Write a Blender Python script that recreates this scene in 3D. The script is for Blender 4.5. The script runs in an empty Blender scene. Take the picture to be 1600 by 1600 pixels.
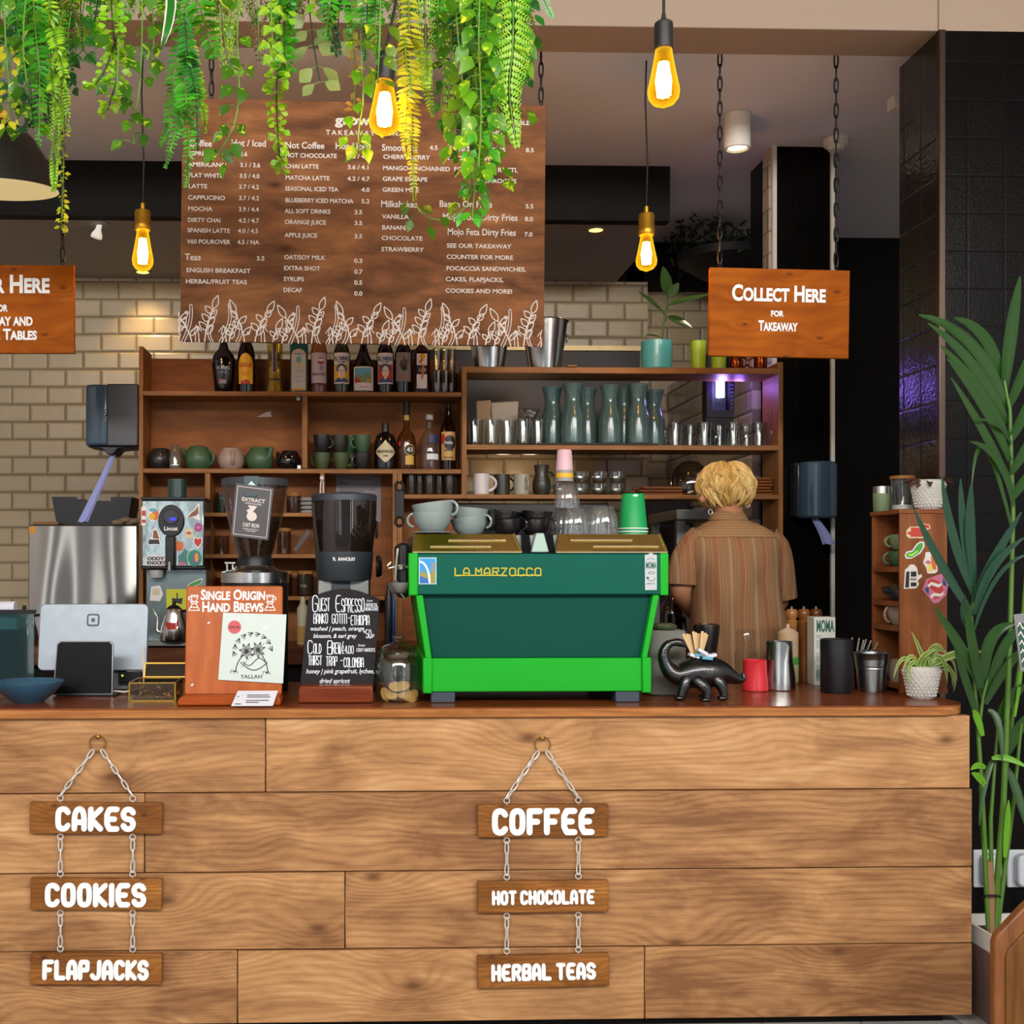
import bpy, bmesh, math, random
from math import sin, cos, pi, radians, hypot
from mathutils import Vector, Matrix
SC = bpy.context.scene
COL = SC.collection
# ---------------------------------------------------------------- camera
F, PX, PY = 1800.0, 622.0, 885.0      # focal length and principal point, pixels of a 1600 frame
YAW, CD, CZ = 0.029, 3.4, 1.38        # the bar front is the plane y = 0
cam_d = bpy.data.cameras.new('camera')
cam = bpy.data.objects.new('camera', cam_d)
COL.objects.link(cam)
cam.location = (0, -CD, CZ)
cam.rotation_euler = (pi / 2, 0, -YAW)
cam_d.sensor_width = 36.0
cam_d.lens = 36.0 * F / 1600
cam_d.shift_x = (800 - PX) / 1600
cam_d.shift_y = (PY - 800) / 1600
cam_d.clip_start = 0.05
SC.camera = cam
# ---------------------------------------------------------------- exposure, world, daylight
SC.view_settings.view_transform = 'Standard'
SC.view_settings.look = 'None'
SC.view_settings.gamma = 1.0
SC.view_settings.use_curve_mapping = False
SC.view_settings.exposure = 0.0
SC.cycles.max_bounces = 8
SC.cycles.transparent_max_bounces = 24
SC.cycles.caustics_reflective = False
SC.cycles.caustics_refractive = False
SC.cycles.sample_clamp_indirect = 6.0
wd = bpy.data.worlds.new('world')
SC.world = wd
wd.use_nodes = True
bg = wd.node_tree.nodes['Background']
bg.inputs[0].default_value = (0.80, 0.88, 1.0, 1)
bg.inputs[1].default_value = 0.32
def area(name, loc, rot, sx, sy, energy, col=(1, 1, 1)):
 d = bpy.data.lights.new(name, 'AREA')
 d.shape = 'RECTANGLE'
 d.size, d.size_y, d.energy, d.color = sx, sy, energy, col
 o = bpy.data.objects.new(name, d)
 o.location, o.rotation_euler = loc, rot
 COL.objects.link(o)
 return o
def point(name, loc, energy, col, r=0.03):
 d = bpy.data.lights.new(name, 'POINT')
 d.energy, d.color, d.shadow_soft_size = energy, col, r
 o = bpy.data.objects.new(name, d)
 o.location = loc
 COL.objects.link(o)
 return o
# daylight through the shop front behind the camera: two tall panes on one side, one on the other, with an added high fill light
for x_, z_, w_, h_, e_ in ((-3.9, 1.75, .25, 2.8, 4), (-3.15, 1.75, .16, 2.8, 3.5), (-2.2, 1.75, .22, 2.8, 10), (-1.45, 1.75, .16, 2.8, 8), (3.2, 1.75, .2, 2.8, 12), (4.3, 1.75, .5, 2.8, 24)):
 area('shop_window_daylight', (x_, -6.8, z_), (radians(90), 0, 0), w_, h_, e_, (0.94, 0.97, 1.0))
area('high_fill_light', (.6, -5.0, 3.6), (radians(58), 0, 0), 7.4, .8, 560, (1.0, .98, .95))  # added overhead fill light, not a real window of the room
# ---------------------------------------------------------------- helpers
def W(px, py, D):
 """the point seen at pixel (px, py) of the 1600 frame on the plane y = D - 3.4"""
 u, v = (px - PX) / F, (PY - py) / F
 t = D / (cos(YAW) - u * sin(YAW))
 return Vector((t * (sin(YAW) + u * cos(YAW)), D - CD, CZ + t * v))
def S(D, px=622):
 """metres per pixel at depth D"""
 return D / (cos(YAW) - (px - PX) / F * sin(YAW)) / F
def lin(c):
 if isinstance(c, str):
  c = [int(c[i:i + 2], 16) / 255 for i in (0, 2, 4)]
 return tuple(((x / 12.92) if x <= 0.04045 else ((x + 0.055) / 1.055) ** 2.4) for x in c) + (1.0,)
class NT:
 def __init__(s, name):
  s.m = bpy.data.materials.new(name)
  s.m.use_nodes = True
  s.t = s.m.node_tree
  s.b = s.t.nodes['Principled BSDF']
  s.out = s.t.nodes['Material Output']
 def n(s, typ, **kw):
  nd = s.t.nodes.new(typ)
  for k, v in kw.items():
   setattr(nd, k, v)
  return nd
 def l(s, a, b):
  s.t.links.new(a, b)
 def math(s, op, a, b=None, c=None):
  nd = s.n('ShaderNodeMath', operation=op)
  for i, x in enumerate((a, b, c)):
   if x is None:
    continue
   if isinstance(x, (int, float)):
    nd.inputs[i].default_value = x
   else:
    s.l(x, nd.inputs[i])
  return nd.outputs[0]
 def noise(s, vec, scale, detail=3, rough=0.5, dist=0.0):
  nd = s.n('ShaderNodeTexNoise')
  nd.inputs['Scale'].default_value = scale
  nd.inputs['Detail'].default_value = detail
  nd.inputs['Roughness'].default_value = rough
  nd.inputs['Distortion'].default_value = dist
  if vec is not None:
   s.l(vec, nd.inputs['Vector'])
  return nd.outputs[0]
 def ramp(s, fac, stops, interp='LINEAR'):
  nd = s.n('ShaderNodeValToRGB')
  nd.color_ramp.interpolation = interp
  e = nd.color_ramp.elements
  while len(e) < len(stops):
   e.new(0.5)
  for i, (p, c) in enumerate(stops):
   e[i].position = p
   e[i].color = lin(c) if isinstance(c, str) else (c, c, c, 1)
  s.l(fac, nd.inputs[0])
  return nd.outputs[0]
 def mixc(s, fac, a, b, mode='MIX'):
  nd = s.n('ShaderNodeMix', data_type='RGBA', blend_type=mode)
  for i, x in ((0, fac), (6, a), (7, b)):
   if isinstance(x, (int, float)):
    nd.inputs[i].default_value = x
   elif isinstance(x, (tuple, str)):
    nd.inputs[i].default_value = lin(x) if isinstance(x, str) else x
   else:
    s.l(x, nd.inputs[i])
  return nd.outputs[2]
 def bump(s, h, strength=0.3, dist=0.01):
  nd = s.n('ShaderNodeBump')
  nd.inputs['Strength'].default_value = strength
  nd.inputs['Distance'].default_value = dist
  s.l(h, nd.inputs['Height'])
  s.l(nd.outputs[0], s.b.inputs['Normal'])
 def coords(s, scale=(1, 1, 1), island=0.0, rot=(0, 0, 0)):
  tc = s.n('ShaderNodeTexCoord')
  mp = s.n('ShaderNodeMapping')
  mp.inputs['Scale'].default_value = scale
  mp.inputs['Rotation'].default_value = rot
  s.l(tc.outputs['Object'], mp.inputs['Vector'])
  if island:
   ge = s.n('ShaderNodeNewGeometry')
   k = s.math('MULTIPLY', ge.outputs['Random Per Island'], island)
   va = s.n('ShaderNodeVectorMath', operation='ADD')
   s.l(mp.outputs[0], va.inputs[0])
   cx = s.n('ShaderNodeCombineXYZ')
   for i in range(3):
    s.l(k, cx.inputs[i])
   s.l(cx.outputs[0], va.inputs[1])
   return va.outputs[0]
  return mp.outputs[0]
MATS = {}
def strips(poly, step):
 """an outline cut into narrow vertical strips so that it can be bent round a bottle"""
 def cut(p, x, keep):
  o = []
  for (a, b), (c, d) in zip(p, p[1:] + p[:1]):
   i, j = (a - x) * keep >= 0, (c - x) * keep >= 0
   if i:
    o.append((a, b))
   if i != j:
    t = (x - a) / (c - a)
    o.append((x, b + (d - b) * t))
  return o
 x, hi, out = min(p[0] for p in poly), max(p[0] for p in poly), []
 while x < hi - 1e-9:
  q = cut(cut(poly, x, 1), min(x + step, hi), -1)
  if len(q) > 2:
   out.append(q)
  x += step
 return out
def mat(name, col='808080', rough=0.5, metal=0.0, spec=0.5, var=0.06, vscale=30, bump=0.0, coat=0.0, emis=None, estr=0.0, trans=0.0, sss=0.0):
 """a procedural surface: base colour with a slight mottling, roughness break-up and optional bump"""
 if name in MATS:
  return MATS[name]
 t = NT(name)
 b = t.b
 v = t.coords()
 nz = t.noise(v, vscale, 4)
 c = lin(col)
 lo = tuple(x * (1 - var) for x in c[:3]) + (1,)
 hi = tuple(min(1, x * (1 + var)) for x in c[:3]) + (1,)
 t.l(t.mixc(nz, lo, hi), b.inputs['Base Color'])
 b.inputs['Metallic'].default_value = metal
 t.l(t.math('MULTIPLY_ADD', nz, rough * 0.3, rough * 0.85), b.inputs['Roughness'])
 b.inputs['Specular IOR Level'].default_value = spec
 b.inputs['Coat Weight'].default_value = coat
 b.inputs['Coat Roughness'].default_value = 0.08
 if bump:
  t.bump(t.noise(v, vscale * 4, 3), bump, 0.004)
 if emis:
  b.inputs['Emission Color'].default_value = lin(emis)
  b.inputs['Emission Strength'].default_value = estr
 if trans:
  # thin translucent leaf
  tl = t.n('ShaderNodeBsdfTranslucent')
  t.l(t.mixc(nz, lo, hi), tl.inputs[0])
  mx = t.n('ShaderNodeMixShader')
  mx.inputs[0].default_value = trans
  t.l(b.outputs[0], mx.inputs[1])
  t.l(tl.outputs[0], mx.inputs[2])
  t.l(mx.outputs[0], t.out.inputs[0])
 MATS[name] = t.m
 return t.m
def glass(name, tint='ffffff', refl=1.0, rough=0.03, body=0.0, bodycol='cccccc'):
 """thin-walled glass: tinted transmission, fresnel reflection, optional milky body"""
 if name in MATS:
  return MATS[name]
 t = NT(name)
 t.t.nodes.remove(t.b)
 tr = t.n('ShaderNodeBsdfTransparent')
 tr.inputs[0].default_value = lin(tint)
 gl = t.n('ShaderNodeBsdfGlossy')
 gl.inputs['Roughness'].default_value = rough
 lw = t.n('ShaderNodeLayerWeight')
 lw.inputs[0].default_value = 0.35
 k = t.math('MULTIPLY_ADD', t.math('POWER', lw.outputs['Facing'], 2.2), 0.55 * refl, 0.05 * refl)
 mx = t.n('ShaderNodeMixShader')
 t.l(k, mx.inputs[0])
 if body:
  df = t.n('ShaderNodeBsdfDiffuse')
  v = t.coords()
  t.l(t.mixc(t.noise(v, 40, 3), tuple(x * .92 for x in lin(bodycol)[:3]) + (1,), lin(bodycol)), df.inputs[0])
  m2 = t.n('ShaderNodeMixShader')
  m2.inputs[0].default_value = body
  t.l(tr.outputs[0], m2.inputs[1])
  t.l(df.outputs[0], m2.inputs[2])
  t.l(m2.outputs[0], mx.inputs[1])
 else:
  t.l(tr.outputs[0], mx.inputs[1])
 t.l(gl.outputs[0], mx.inputs[2])
 t.l(mx.outputs[0], t.out.inputs[0])
 MATS[name] = t.m
 return t.m
def emit(name, col, strength):
 if name in MATS:
  return MATS[name]
 t = NT(name)
 t.b.inputs['Base Color'].default_value = (0, 0, 0, 1)
 t.b.inputs['Emission Color'].default_value = lin(col)
 v = t.coords()
 t.l(t.math('MULTIPLY_ADD', t.noise(v, 5, 1), 0.02 * strength, strength * .99), t.b.inputs['Emission Strength'])
 MATS[name] = t.m
 return t.m
def wood(name, dark, mid, light, grain=26.0, axis='X', rough=0.45, knots=0.0, island=0.0, streak=0.5, coat=0.0, blotch=0.35, wob=5.0, bump=0.15, kcol=None, rw=.26, spec=.22):
 """timber with long grain lines along one axis, cathedral figure, blotchy stain and optional knots"""
 if name in MATS:
  return MATS[name]
 t = NT(name)
 rot = {'X': (0, 0, 0), 'Z': (0, pi / 2, 0), 'Y': (0, 0, pi / 2)}[axis]
 v = t.coords(island=island, rot=rot)
 sp = t.n('ShaderNodeSeparateXYZ')
 t.l(v, sp.inputs[0])
 x, y, z = sp.outputs
 def vec(a, b, c):
  cx = t.n('ShaderNodeCombineXYZ')
  for i, (s_, k) in enumerate(((x, a), (y, b), (z, c))):
   t.l(t.math('MULTIPLY', s_, k), cx.inputs[i])
  return cx.outputs[0]
 low = t.noise(vec(.9, 2.5, 2.5), 1.6, 2, 0.5, 0.4)
 phase = t.math('ADD', t.math('MULTIPLY', t.math('ADD', z, t.math('MULTIPLY', y, .7)), grain), t.math('MULTIPLY', low, wob * 2.4))
 kn = None
 if knots:
  vo = t.n('ShaderNodeTexVoronoi', voronoi_dimensions='2D')
  vo.inputs['Scale'].default_value = 1.0
  vo.inputs['Randomness'].default_value = 1.0
  c2 = t.n('ShaderNodeCombineXYZ')
  t.l(t.math('MULTIPLY', x, knots), c2.inputs[0])
  t.l(t.math('MULTIPLY', t.math('ADD', z, y), knots * 2.0), c2.inputs[1])
  t.l(c2.outputs[0], vo.inputs['Vector'])
  d = vo.outputs['Distance']
  near = t.math('EXPONENT', t.math('MULTIPLY', t.math('MULTIPLY', d, d), -22.0))
  phase = t.math('ADD', phase, t.math('MULTIPLY', near, wob * 1.0))
  kn = t.math('SMOOTH_MIN', 1.0, t.math('EXPONENT', t.math('MULTIPLY', t.math('POWER', d, 2.0), -420.0)), 0.1)
 ring = t.math('POWER', t.math('MULTIPLY_ADD', t.math('SINE', phase), 0.5, 0.5), 0.6)
 fine = t.noise(vec(2.0, 60, 90), 3.0, 5, 0.65)
 blot = t.noise(vec(1.6, 4, 5), 2.2, 4, 0.6, .5)
 f = t.math('ADD', t.math('MULTIPLY', t.math('MULTIPLY', ring, t.math('MULTIPLY_ADD', blot, 1.2, -.2)), rw), t.math('ADD', t.math('MULTIPLY', fine, streak), t.math('MULTIPLY', blot, blotch)))
 mxv = rw * .6 + .12 + (streak + blotch) * .5
 f = t.math('MULTIPLY_ADD', f, 1.0 / mxv, -0.42)
 if island:
  g_ = t.n('ShaderNodeNewGeometry')
  f = t.math('ADD', f, t.math('MULTIPLY_ADD', g_.outputs['Random Per Island'], .22, -.11))
 c = t.ramp(f, [(0.12, dark), (0.5, mid), (0.92, light)])
 if kn is not None:
  c = t.mixc(t.math('MULTIPLY', kn, .9), c, kcol or dark)
 t.l(c, t.b.inputs['Base Color'])
 t.l(t.math('MULTIPLY_ADD', fine, .2, rough - .1), t.b.inputs['Roughness'])
 t.b.inputs['Coat Weight'].default_value = coat
 t.b.inputs['Specular IOR Level'].default_value = spec
 t.b.inputs['Coat Roughness'].default_value = 0.12
 t.bump(f, bump, 0.003)
 MATS[name] = t.m
 return t.m
def tiles(name, c1, c2, grout, w, h, gap=.004, offs=.5, rough=.15, bump=.6, wav=0.0, speck=None, axes='XZ', phase=(0, 0), spec=.5):
 if name in MATS:
  return MATS[name]
 t = NT(name)
 tc = t.n('ShaderNodeTexCoord')
 sp = t.n('ShaderNodeSeparateXYZ')
 t.l(tc.outputs['Object'], sp.inputs[0])
 cx = t.n('ShaderNodeCombineXYZ')
 t.l(t.math('ADD', sp.outputs['XYZ'.index(axes[0])], phase[0]), cx.inputs[0])
 t.l(t.math('ADD', sp.outputs['XYZ'.index(axes[1])], phase[1]), cx.inputs[1])
 br = t.n('ShaderNodeTexBrick')
 br.offset = offs
 t.l(cx.outputs[0], br.inputs['Vector'])
 for k, val in (('Scale', 1.0), ('Brick Width', w), ('Row Height', h), ('Mortar Size', gap), ('Mortar Smooth', 0.3), ('Bias', 0.0)):
  br.inputs[k].default_value = val
 br.inputs['Color1'].default_value = lin(c1)
 br.inputs['Color2'].default_value = lin(c2)
 br.inputs['Mortar'].default_value = lin(grout)
 t.l(br.outputs['Color'], t.b.inputs['Base Color'])
 t.b.inputs['Specular IOR Level'].default_value = spec
 # bevelled edge of each tile
 b2 = t.n('ShaderNodeTexBrick')
 b2.offset = offs
 t.l(cx.outputs[0], b2.inputs['Vector'])
 for k, val in (('Scale', 1.0), ('Brick Width', w), ('Row Height', h), ('Mortar Size', gap * 4), ('Mortar Smooth', 1.0)):
  b2.inputs[k].default_value = val
 hh = t.math('SUBTRACT', 1.0, b2.outputs['Fac'])
 if wav:
  hh = t.math('ADD', hh, t.math('MULTIPLY', t.noise(tc.outputs['Object'], 14, 3), wav))
 if speck:
  hh = t.math('ADD', hh, t.math('MULTIPLY', t.noise(tc.outputs['Object'], speck, 3), wav * .8))
 t.bump(hh, bump, 0.01)
 t.l(t.math('MULTIPLY_ADD', br.outputs['Fac'], .5, rough), t.b.inputs['Roughness'])
 MATS[name] = t.m
 return t.m
# ---------------------------------------------------------------- mesh builder
class MB:
 def __init__(s):
  s.v, s.f = [], []
 def add(s, vs, fs, M=None):
  b = len(s.v)
  s.v += [tuple(M @ Vector(p)) for p in vs] if M is not None else [tuple(p) for p in vs]
  s.f += [tuple(i + b for i in f) for f in fs]
  return s
 def box(s, x0, x1, y0, y1, z0, z1, M=None):
  vs = [(x, y, z) for z in (z0, z1) for y in (y0, y1) for x in (x0, x1)]
  return s.add(vs, [(0, 2, 3, 1), (4, 5, 7, 6), (0, 1, 5, 4), (2, 6, 7, 3), (0, 4, 6, 2), (1, 3, 7, 5)], M)
 def prism(s, poly, y0, y1, M=None):
  """poly in x-z, extruded along y (counter-clockwise seen from the front, -y)"""
  n = len(poly)
  vs = [(x, y0, z) for x, z in poly] + [(x, y1, z) for x, z in poly]
  fs = [tuple(range(n)), tuple(range(2 * n - 1, n - 1, -1))]
  fs += [(i, i + n, (i + 1) % n + n, (i + 1) % n) for i in range(n)]
  return s.add(vs, fs, M)
 def slab(s, poly, z0, z1, M=None):
  """poly in x-y, extruded along z"""
  n = len(poly)
  vs = [(x, y, z0) for x, y in poly] + [(x, y, z1) for x, y in poly]
  fs = [tuple(range(n - 1, -1, -1)), tuple(range(n, 2 * n))]
  fs += [(i, (i + 1) % n, (i + 1) % n + n, i + n) for i in range(n)]
  return s.add(vs, fs, M)
 def lathe(s, prof, c=(0, 0, 0), seg=28, rib=0.0, nrib=10, M=None, sq=0.0):
  vs, fs = [], []
  for r, z in prof:
   for i in range(seg):
    a = 2 * pi * i / seg
    k = 1 + (rib * cos(a * nrib) if rib else 0)
    if sq:
     k *= 1 / (abs(cos(a)) ** sq + abs(sin(a)) ** sq) ** (1 / sq)
    vs.append((c[0] + r * k * cos(a), c[1] + r * k * sin(a), c[2] + z))
  for j in range(len(prof) - 1):
   for i in range(seg):
    i2 = (i + 1) % seg
    fs.append((j * seg + i, j * seg + i2, (j + 1) * seg + i2, (j + 1) * seg + i))
  if prof[0][0] > 1e-5:
   fs.append(tuple(range(seg - 1, -1, -1))) if prof[0] != prof[-1] else None
  return s.add(vs, fs, M)
 def tube(s, pts, r, seg=8, close=False, M=None, flat=1.0):
  """round bar along a polyline; r a number or one per point"""
  pts = [Vector(p) for p in pts]
  n = len(pts)
  rr = r if isinstance(r, (list, tuple)) else [r] * n
  vs, fs = [], []
  up = None
  for i, p in enumerate(pts):
   a = pts[(i - 1) % n] if (i or close) else p
   b = pts[(i + 1) % n] if (i < n - 1 or close) else p
   d = (b - a)
   d = d.normalized() if d.length > 1e-9 else Vector((0, 0, 1))
   if up is None:
    up = d.orthogonal().normalized()
   up = up - d * up.dot(d)
   up = up.normalized() if up.length > 1e-6 else d.orthogonal().normalized()
   sd = d.cross(up)
   for k in range(seg):
    t = 2 * pi * k / seg
    vs.append(p + (up * cos(t) + sd * sin(t) * flat) * rr[i])
  m = n if close else n - 1
  for i in range(m):
   for k in range(seg):
    k2 = (k + 1) % seg
    j = (i + 1) % n
    fs.append((i * seg + k, i * seg + k2, j * seg + k2, j * seg + k))
  if not close:
   fs.append(tuple(range(seg - 1, -1, -1)))
   fs.append(tuple((n - 1) * seg + k for k in range(seg)))
  return s.add(vs, fs, M)
 def ball(s, c, rx, ry=None, rz=None, seg=14, rings=8, M=None):
  ry, rz = ry or rx, rz or rx
  vs, fs = [], []
  for j in range(rings + 1):
   t = pi * j / rings
   for i in range(seg):
    a = 2 * pi * i / seg
    vs.append((c[0] + rx * sin(t) * cos(a), c[1] + ry * sin(t) * sin(a), c[2] - rz * cos(t)))
  for j in range(rings):
   for i in range(seg):
    i2 = (i + 1) % seg
    fs.append((j * seg + i, j * seg + i2, (j + 1) * seg + i2, (j + 1) * seg + i))
  return s.add(vs, fs, M)
 def loft(s, rings, cap=True, M=None):
  n = len(rings[0])
  vs = [p for r in rings for p in r]
  fs = []
  for j in range(len(rings) - 1):
   for i in range(n):
    i2 = (i + 1) % n
    fs.append((j * n + i, j * n + i2, (j + 1) * n + i2, (j + 1) * n + i))
  if cap:
   fs.append(tuple(range(n - 1, -1, -1)))
   fs.append(tuple((len(rings) - 1) * n + i for i in range(n)))
  return s.add(vs, fs, M)
 def quad(s, a, b, c, d):
  return s.add([a, b, c, d], [(0, 1, 2, 3)])
 def patch(s, r, z0, z1, a0, a1, c=(0, 0, 0), seg=10, M=None, t=0.0006):
  """curved label on a cylinder, angles from the -y side"""
  vs, fs = [], []
  for i in range(seg + 1):
   a = a0 + (a1 - a0) * i / seg
   for z in (z0, z1):
    vs.append((c[0] + r * sin(a), c[1] - r * cos(a), c[2] + z))
  for i in range(seg):
   fs.append((2 * i, 2 * i + 2, 2 * i + 3, 2 * i + 1))
  return s.add(vs, fs, M)
 def stroke(s, pts, w, y=0.0, t=0.0, caps=True, M=None, close=False):
  """a line of width w drawn in the x-z plane at y (front), thickness t behind it"""
  n = len(pts)
  m = n if close else n - 1
  yb = y
  for i in range(m):
   s.k = (getattr(s, 'k', 0) + 1) % 60
   y = yb - s.k * 5e-6
   (x0, z0), (x1, z1) = pts[i], pts[(i + 1) % n]
   L = hypot(x1 - x0, z1 - z0)
   if L < 1e-7:
    continue
   nx, nz = -(z1 - z0) / L * w / 2, (x1 - x0) / L * w / 2
   q = [(x0 - nx, z0 - nz), (x1 - nx, z1 - nz), (x1 + nx, z1 + nz), (x0 + nx, z0 + nz)]
   if t:
    s.prism(q, y, y + t, M)
   else:
    s.add([(a, y, b) for a, b in q], [(0, 1, 2, 3)], M)
  if caps:
   for (x0, z0) in pts:
    s.k = (getattr(s, 'k', 0) + 1) % 60
    y = yb - s.k * 5e-6
    q = [(x0 + cos(k * pi / 4) * w / 2, z0 + sin(k * pi / 4) * w / 2) for k in range(8)]
    if t:
     s.prism(q, y, y + t, M)
    else:
     s.add([(a, y, b) for a, b in q], [tuple(range(8))], M)
  return s
 def text(s, txt, x, z, h, y=0.0, align='LEFT', wt=0.0, xs=1.0, shear=0.0, t=0.0, sc=0.0, M=None, cyl=0.0, sp=1.0, fit=0.0):
  """lettering of cap height h in the x-z plane facing -y; cyl bends it round a cylinder of that radius"""
  cu = bpy.data.curves.new('t', 'FONT')
  cu.body = txt
  cu.size = h / 0.729
  cu.align_x = align
  cu.align_y = 'BOTTOM_BASELINE'
  cu.resolution_u = 3
  cu.offset = wt * h
  cu.shear = shear
  cu.space_character = sp
  cu.extrude = t / 2
  if sc:
   cu.small_caps_scale = sc
   for ch, b in zip(cu.body_format, txt):
    ch.use_small_caps = b.islower()
  ob = bpy.data.objects.new('t', cu)
  me = bpy.data.meshes.new_from_object(ob)
  vs = [v.co.copy() for v in me.vertices]
  fs = [tuple(p.vertices) for p in me.polygons]
  bpy.data.objects.remove(ob)
  bpy.data.curves.remove(cu)
  bpy.data.meshes.remove(me)
  if fit and vs:
   w = max(v.x for v in vs) - min(v.x for v in vs)
   xs = fit / w if w > 0 else xs
  out = []
  for v in vs:
   X, Z = x + v.x * xs, z + v.y
   Y = y + (t / 2 - v.z if t else 0)
   if cyl:
    out.append(((cyl) * sin(X / cyl), -cyl * cos(X / cyl), Z))
   else:
    out.append((X, Y, Z))
  return s.add(out, fs, M)
 def glyphs(s, txt, x, z, h, w, xs=1.0, gap=1.3, y=0.0, t=0.0, align='LEFT', jit=0.0, M=None, seed=1, smooth=1):
  """single-line drawn capitals (marker, neon, routed letters): cap height h, stroke width w"""
  u = h / 6.0
  rnd = random.Random(seed)
  adv = 0.0
  runs = []
  for ch in txt:
   if ch == ' ':
    adv += 2.6
    continue
   g = GLY.get(ch.upper())
   if not g:
    continue
   strokes = [[(int(p[0]), int(p[1])) for p in st.split()] for st in g.split('|')]
   wd_ = max(p[0] for st in strokes for p in st)
   dz = rnd.uniform(-jit, jit)
   for st in strokes:
    runs.append([(adv + p[0], p[1] + dz + rnd.uniform(-jit, jit) * .4) for p in st])
   adv += wd_ + gap
  adv -= gap
  x0 = x - (adv * u * xs / 2 if align == 'CENTER' else 0)
  for st in runs:
   if smooth and len(st) > 3:
    for _ in range(smooth):
     o = [st[0]]
     for a, b in zip(st, st[1:]):
      o += [(a[0] * .75 + b[0] * .25, a[1] * .75 + b[1] * .25), (a[0] * .25 + b[0] * .75, a[1] * .25 + b[1] * .75)]
     st = o + [st[-1]] if hypot(st[0][0] - st[-1][0], st[0][1] - st[-1][1]) > .1 else o[1:] + [o[1]]
   s.stroke([(x0 + p[0] * u * xs, z + p[1] * u) for p in st], w, y, t, True, M)
  return adv * u * xs
 def chain(s, a, b, L, wd_, r, M=None):
  """a chain of oval links from a to b"""
  a, b = Vector(a), Vector(b)
  d = b - a
  n = max(1, round(d.length / (L * .78)))
  st = d / n
  d.normalize()
  sd = Vector((0, 1, 0)).cross(d).normalized()
  nn = d.cross(sd)
  for i in range(n):
   c = a + st * (i + .5)
   ax = sd if i % 2 == 0 else (sd * .35 + nn * .94).normalized()
   hl = st.length / .78 / 2
   pts = []
   for k in range(12):
    t = 2 * pi * k / 12
    e = max(-1, min(1, 1.25 * sin(t)))
    pts.append(c + d * (hl - r) * e + ax * (wd_ / 2 - r) * cos(t))
   s.tube(pts, r, 5, True, M)
  return s
 def build(s, name, m, parent=None, smooth=35, bevel=0.0, bseg=2, M=None, sub=0):
  me = bpy.data.meshes.new(name)
  vs = s.v if M is None else [tuple(M @ Vector(p)) for p in s.v]
  me.from_pydata(vs, [], s.f)
  if smooth:
   me.polygons.foreach_set('use_smooth', [True] * len(me.polygons))
   me.set_sharp_from_angle(angle=radians(smooth))
  o = bpy.data.objects.new(name, me)
  me.materials.append(m)
  COL.objects.link(o)
  if parent is not None:
   o.parent = parent
  if bevel:
   md = o.modifiers.new('b', 'BEVEL')
   md.width, md.segments, md.limit_method, md.angle_limit = bevel, bseg, 'ANGLE', radians(40)
  if sub:
   md = o.modifiers.new('s', 'SUBSURF')
   md.levels = md.render_levels = sub
  return o
GLY = {'A': '00 04 16 36 44 40|02 42', 'B': '00 06 26 46 45 44 33 03|23 43 42 41 40 20 00', 'C': '45 36 16 05 01 10 30 41', 'D': '00 06 26 44 42 20 00',
  'E': '40 00 06 46|03 33', 'F': '00 06 46|03 33', 'G': '45 36 16 05 01 10 30 41 43 23', 'H': '00 06|40 46|03 43', 'I': '00 06', 'J': '46 41 30 10 01',
  'K': '00 06|46 03 40', 'L': '06 00 40', 'M': '00 06|06 23|23 46|46 40', 'N': '00 06|06 40|40 46', 'O': '26 16 05 01 10 30 41 45 36 26', 'P': '00 06 26 46 45 44 43 33 03',
  'Q': '26 16 05 01 10 30 41 45 36 26|21 40', 'R': '00 06 26 46 45 44 33 03|23 40', 'S': '45 36 16 05 04 13 33 42 41 30 10 01', 'T': '06 46|26 20', 'U': '06 01 10 30 41 46',
  'V': '06 20|20 46', 'W': '06 10|10 24|24 30|30 46', 'X': '06 40|00 46', 'Y': '06 23|46 23|23 20', 'Z': '06 46|46 00|00 40', '0': '26 16 05 01 10 30 41 45 36 26',
  '1': '15 26 20', '2': '05 16 36 45 44 00 40', '3': '05 16 36 45 34 23 32 41 30 10 01', '4': '30 36|36 02|02 42', '5': '46 06|06 03|03 33 42 41 30 10 01', '6': '35 26 04 01 10 30 41 42 33 03',
  '7': '06 46|46 10', '8': '23 14 15 26 35 34 23 42 41 20 01 02 23', '-': '13 33', '/': '00 26', '+': '03 43|25 21', '.': '00 01', ',': '11 00', '&': '40 05 16 25 01 10 42', '\u00a3': '36 25 10 00 40|02 32', "'": '06 05', '|': '07 0'+'0'}
def tag(o, label=None, cat=None, group=None, kind=None):
 for k, v in (('label', label), ('category', cat), ('group', group), ('kind', kind)):
  if v:
   o[k] = v
 return o
def thing(name, label, cat, loc=(0, 0, 0), rz=0.0, group=None, rx=0.0, ry=0.0):
 o = bpy.data.objects.new(name, None)
 o.empty_display_size = 0.05
 COL.objects.link(o)
 o.location = loc
 o.rotation_euler = (rx, ry, rz)
 return tag(o, label, cat, group)
def kids(o):
 return [c for c in bpy.data.objects if c.parent == o]
def dup(root, loc, label, rz=None, group=None, scale=None):
 def cp(o, par):
  c = o.copy()
  COL.objects.link(c)
  c.parent = par
  for ch in KID.get(o.name, []):
   cp(ch, c)
  return c
 KID.clear()
 for o in bpy.data.objects:
  if o.parent:
   KID.setdefault(o.parent.name, []).append(o)
 r = cp(root, None)
 r.location = loc
 r['label'] = label
 if group:
  r['group'] = group
 if rz is not None:
  r.rotation_euler.z = rz
 if scale:
  r.scale = scale
 return r
KID = {}
NTH = ['first', 'second', 'third', 'fourth', 'fifth', 'sixth', 'seventh', 'eighth', 'ninth', 'tenth', 'eleventh', 'twelfth', 'thirteenth', 'fourteenth', 'fifteenth', 'sixteenth']
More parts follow.
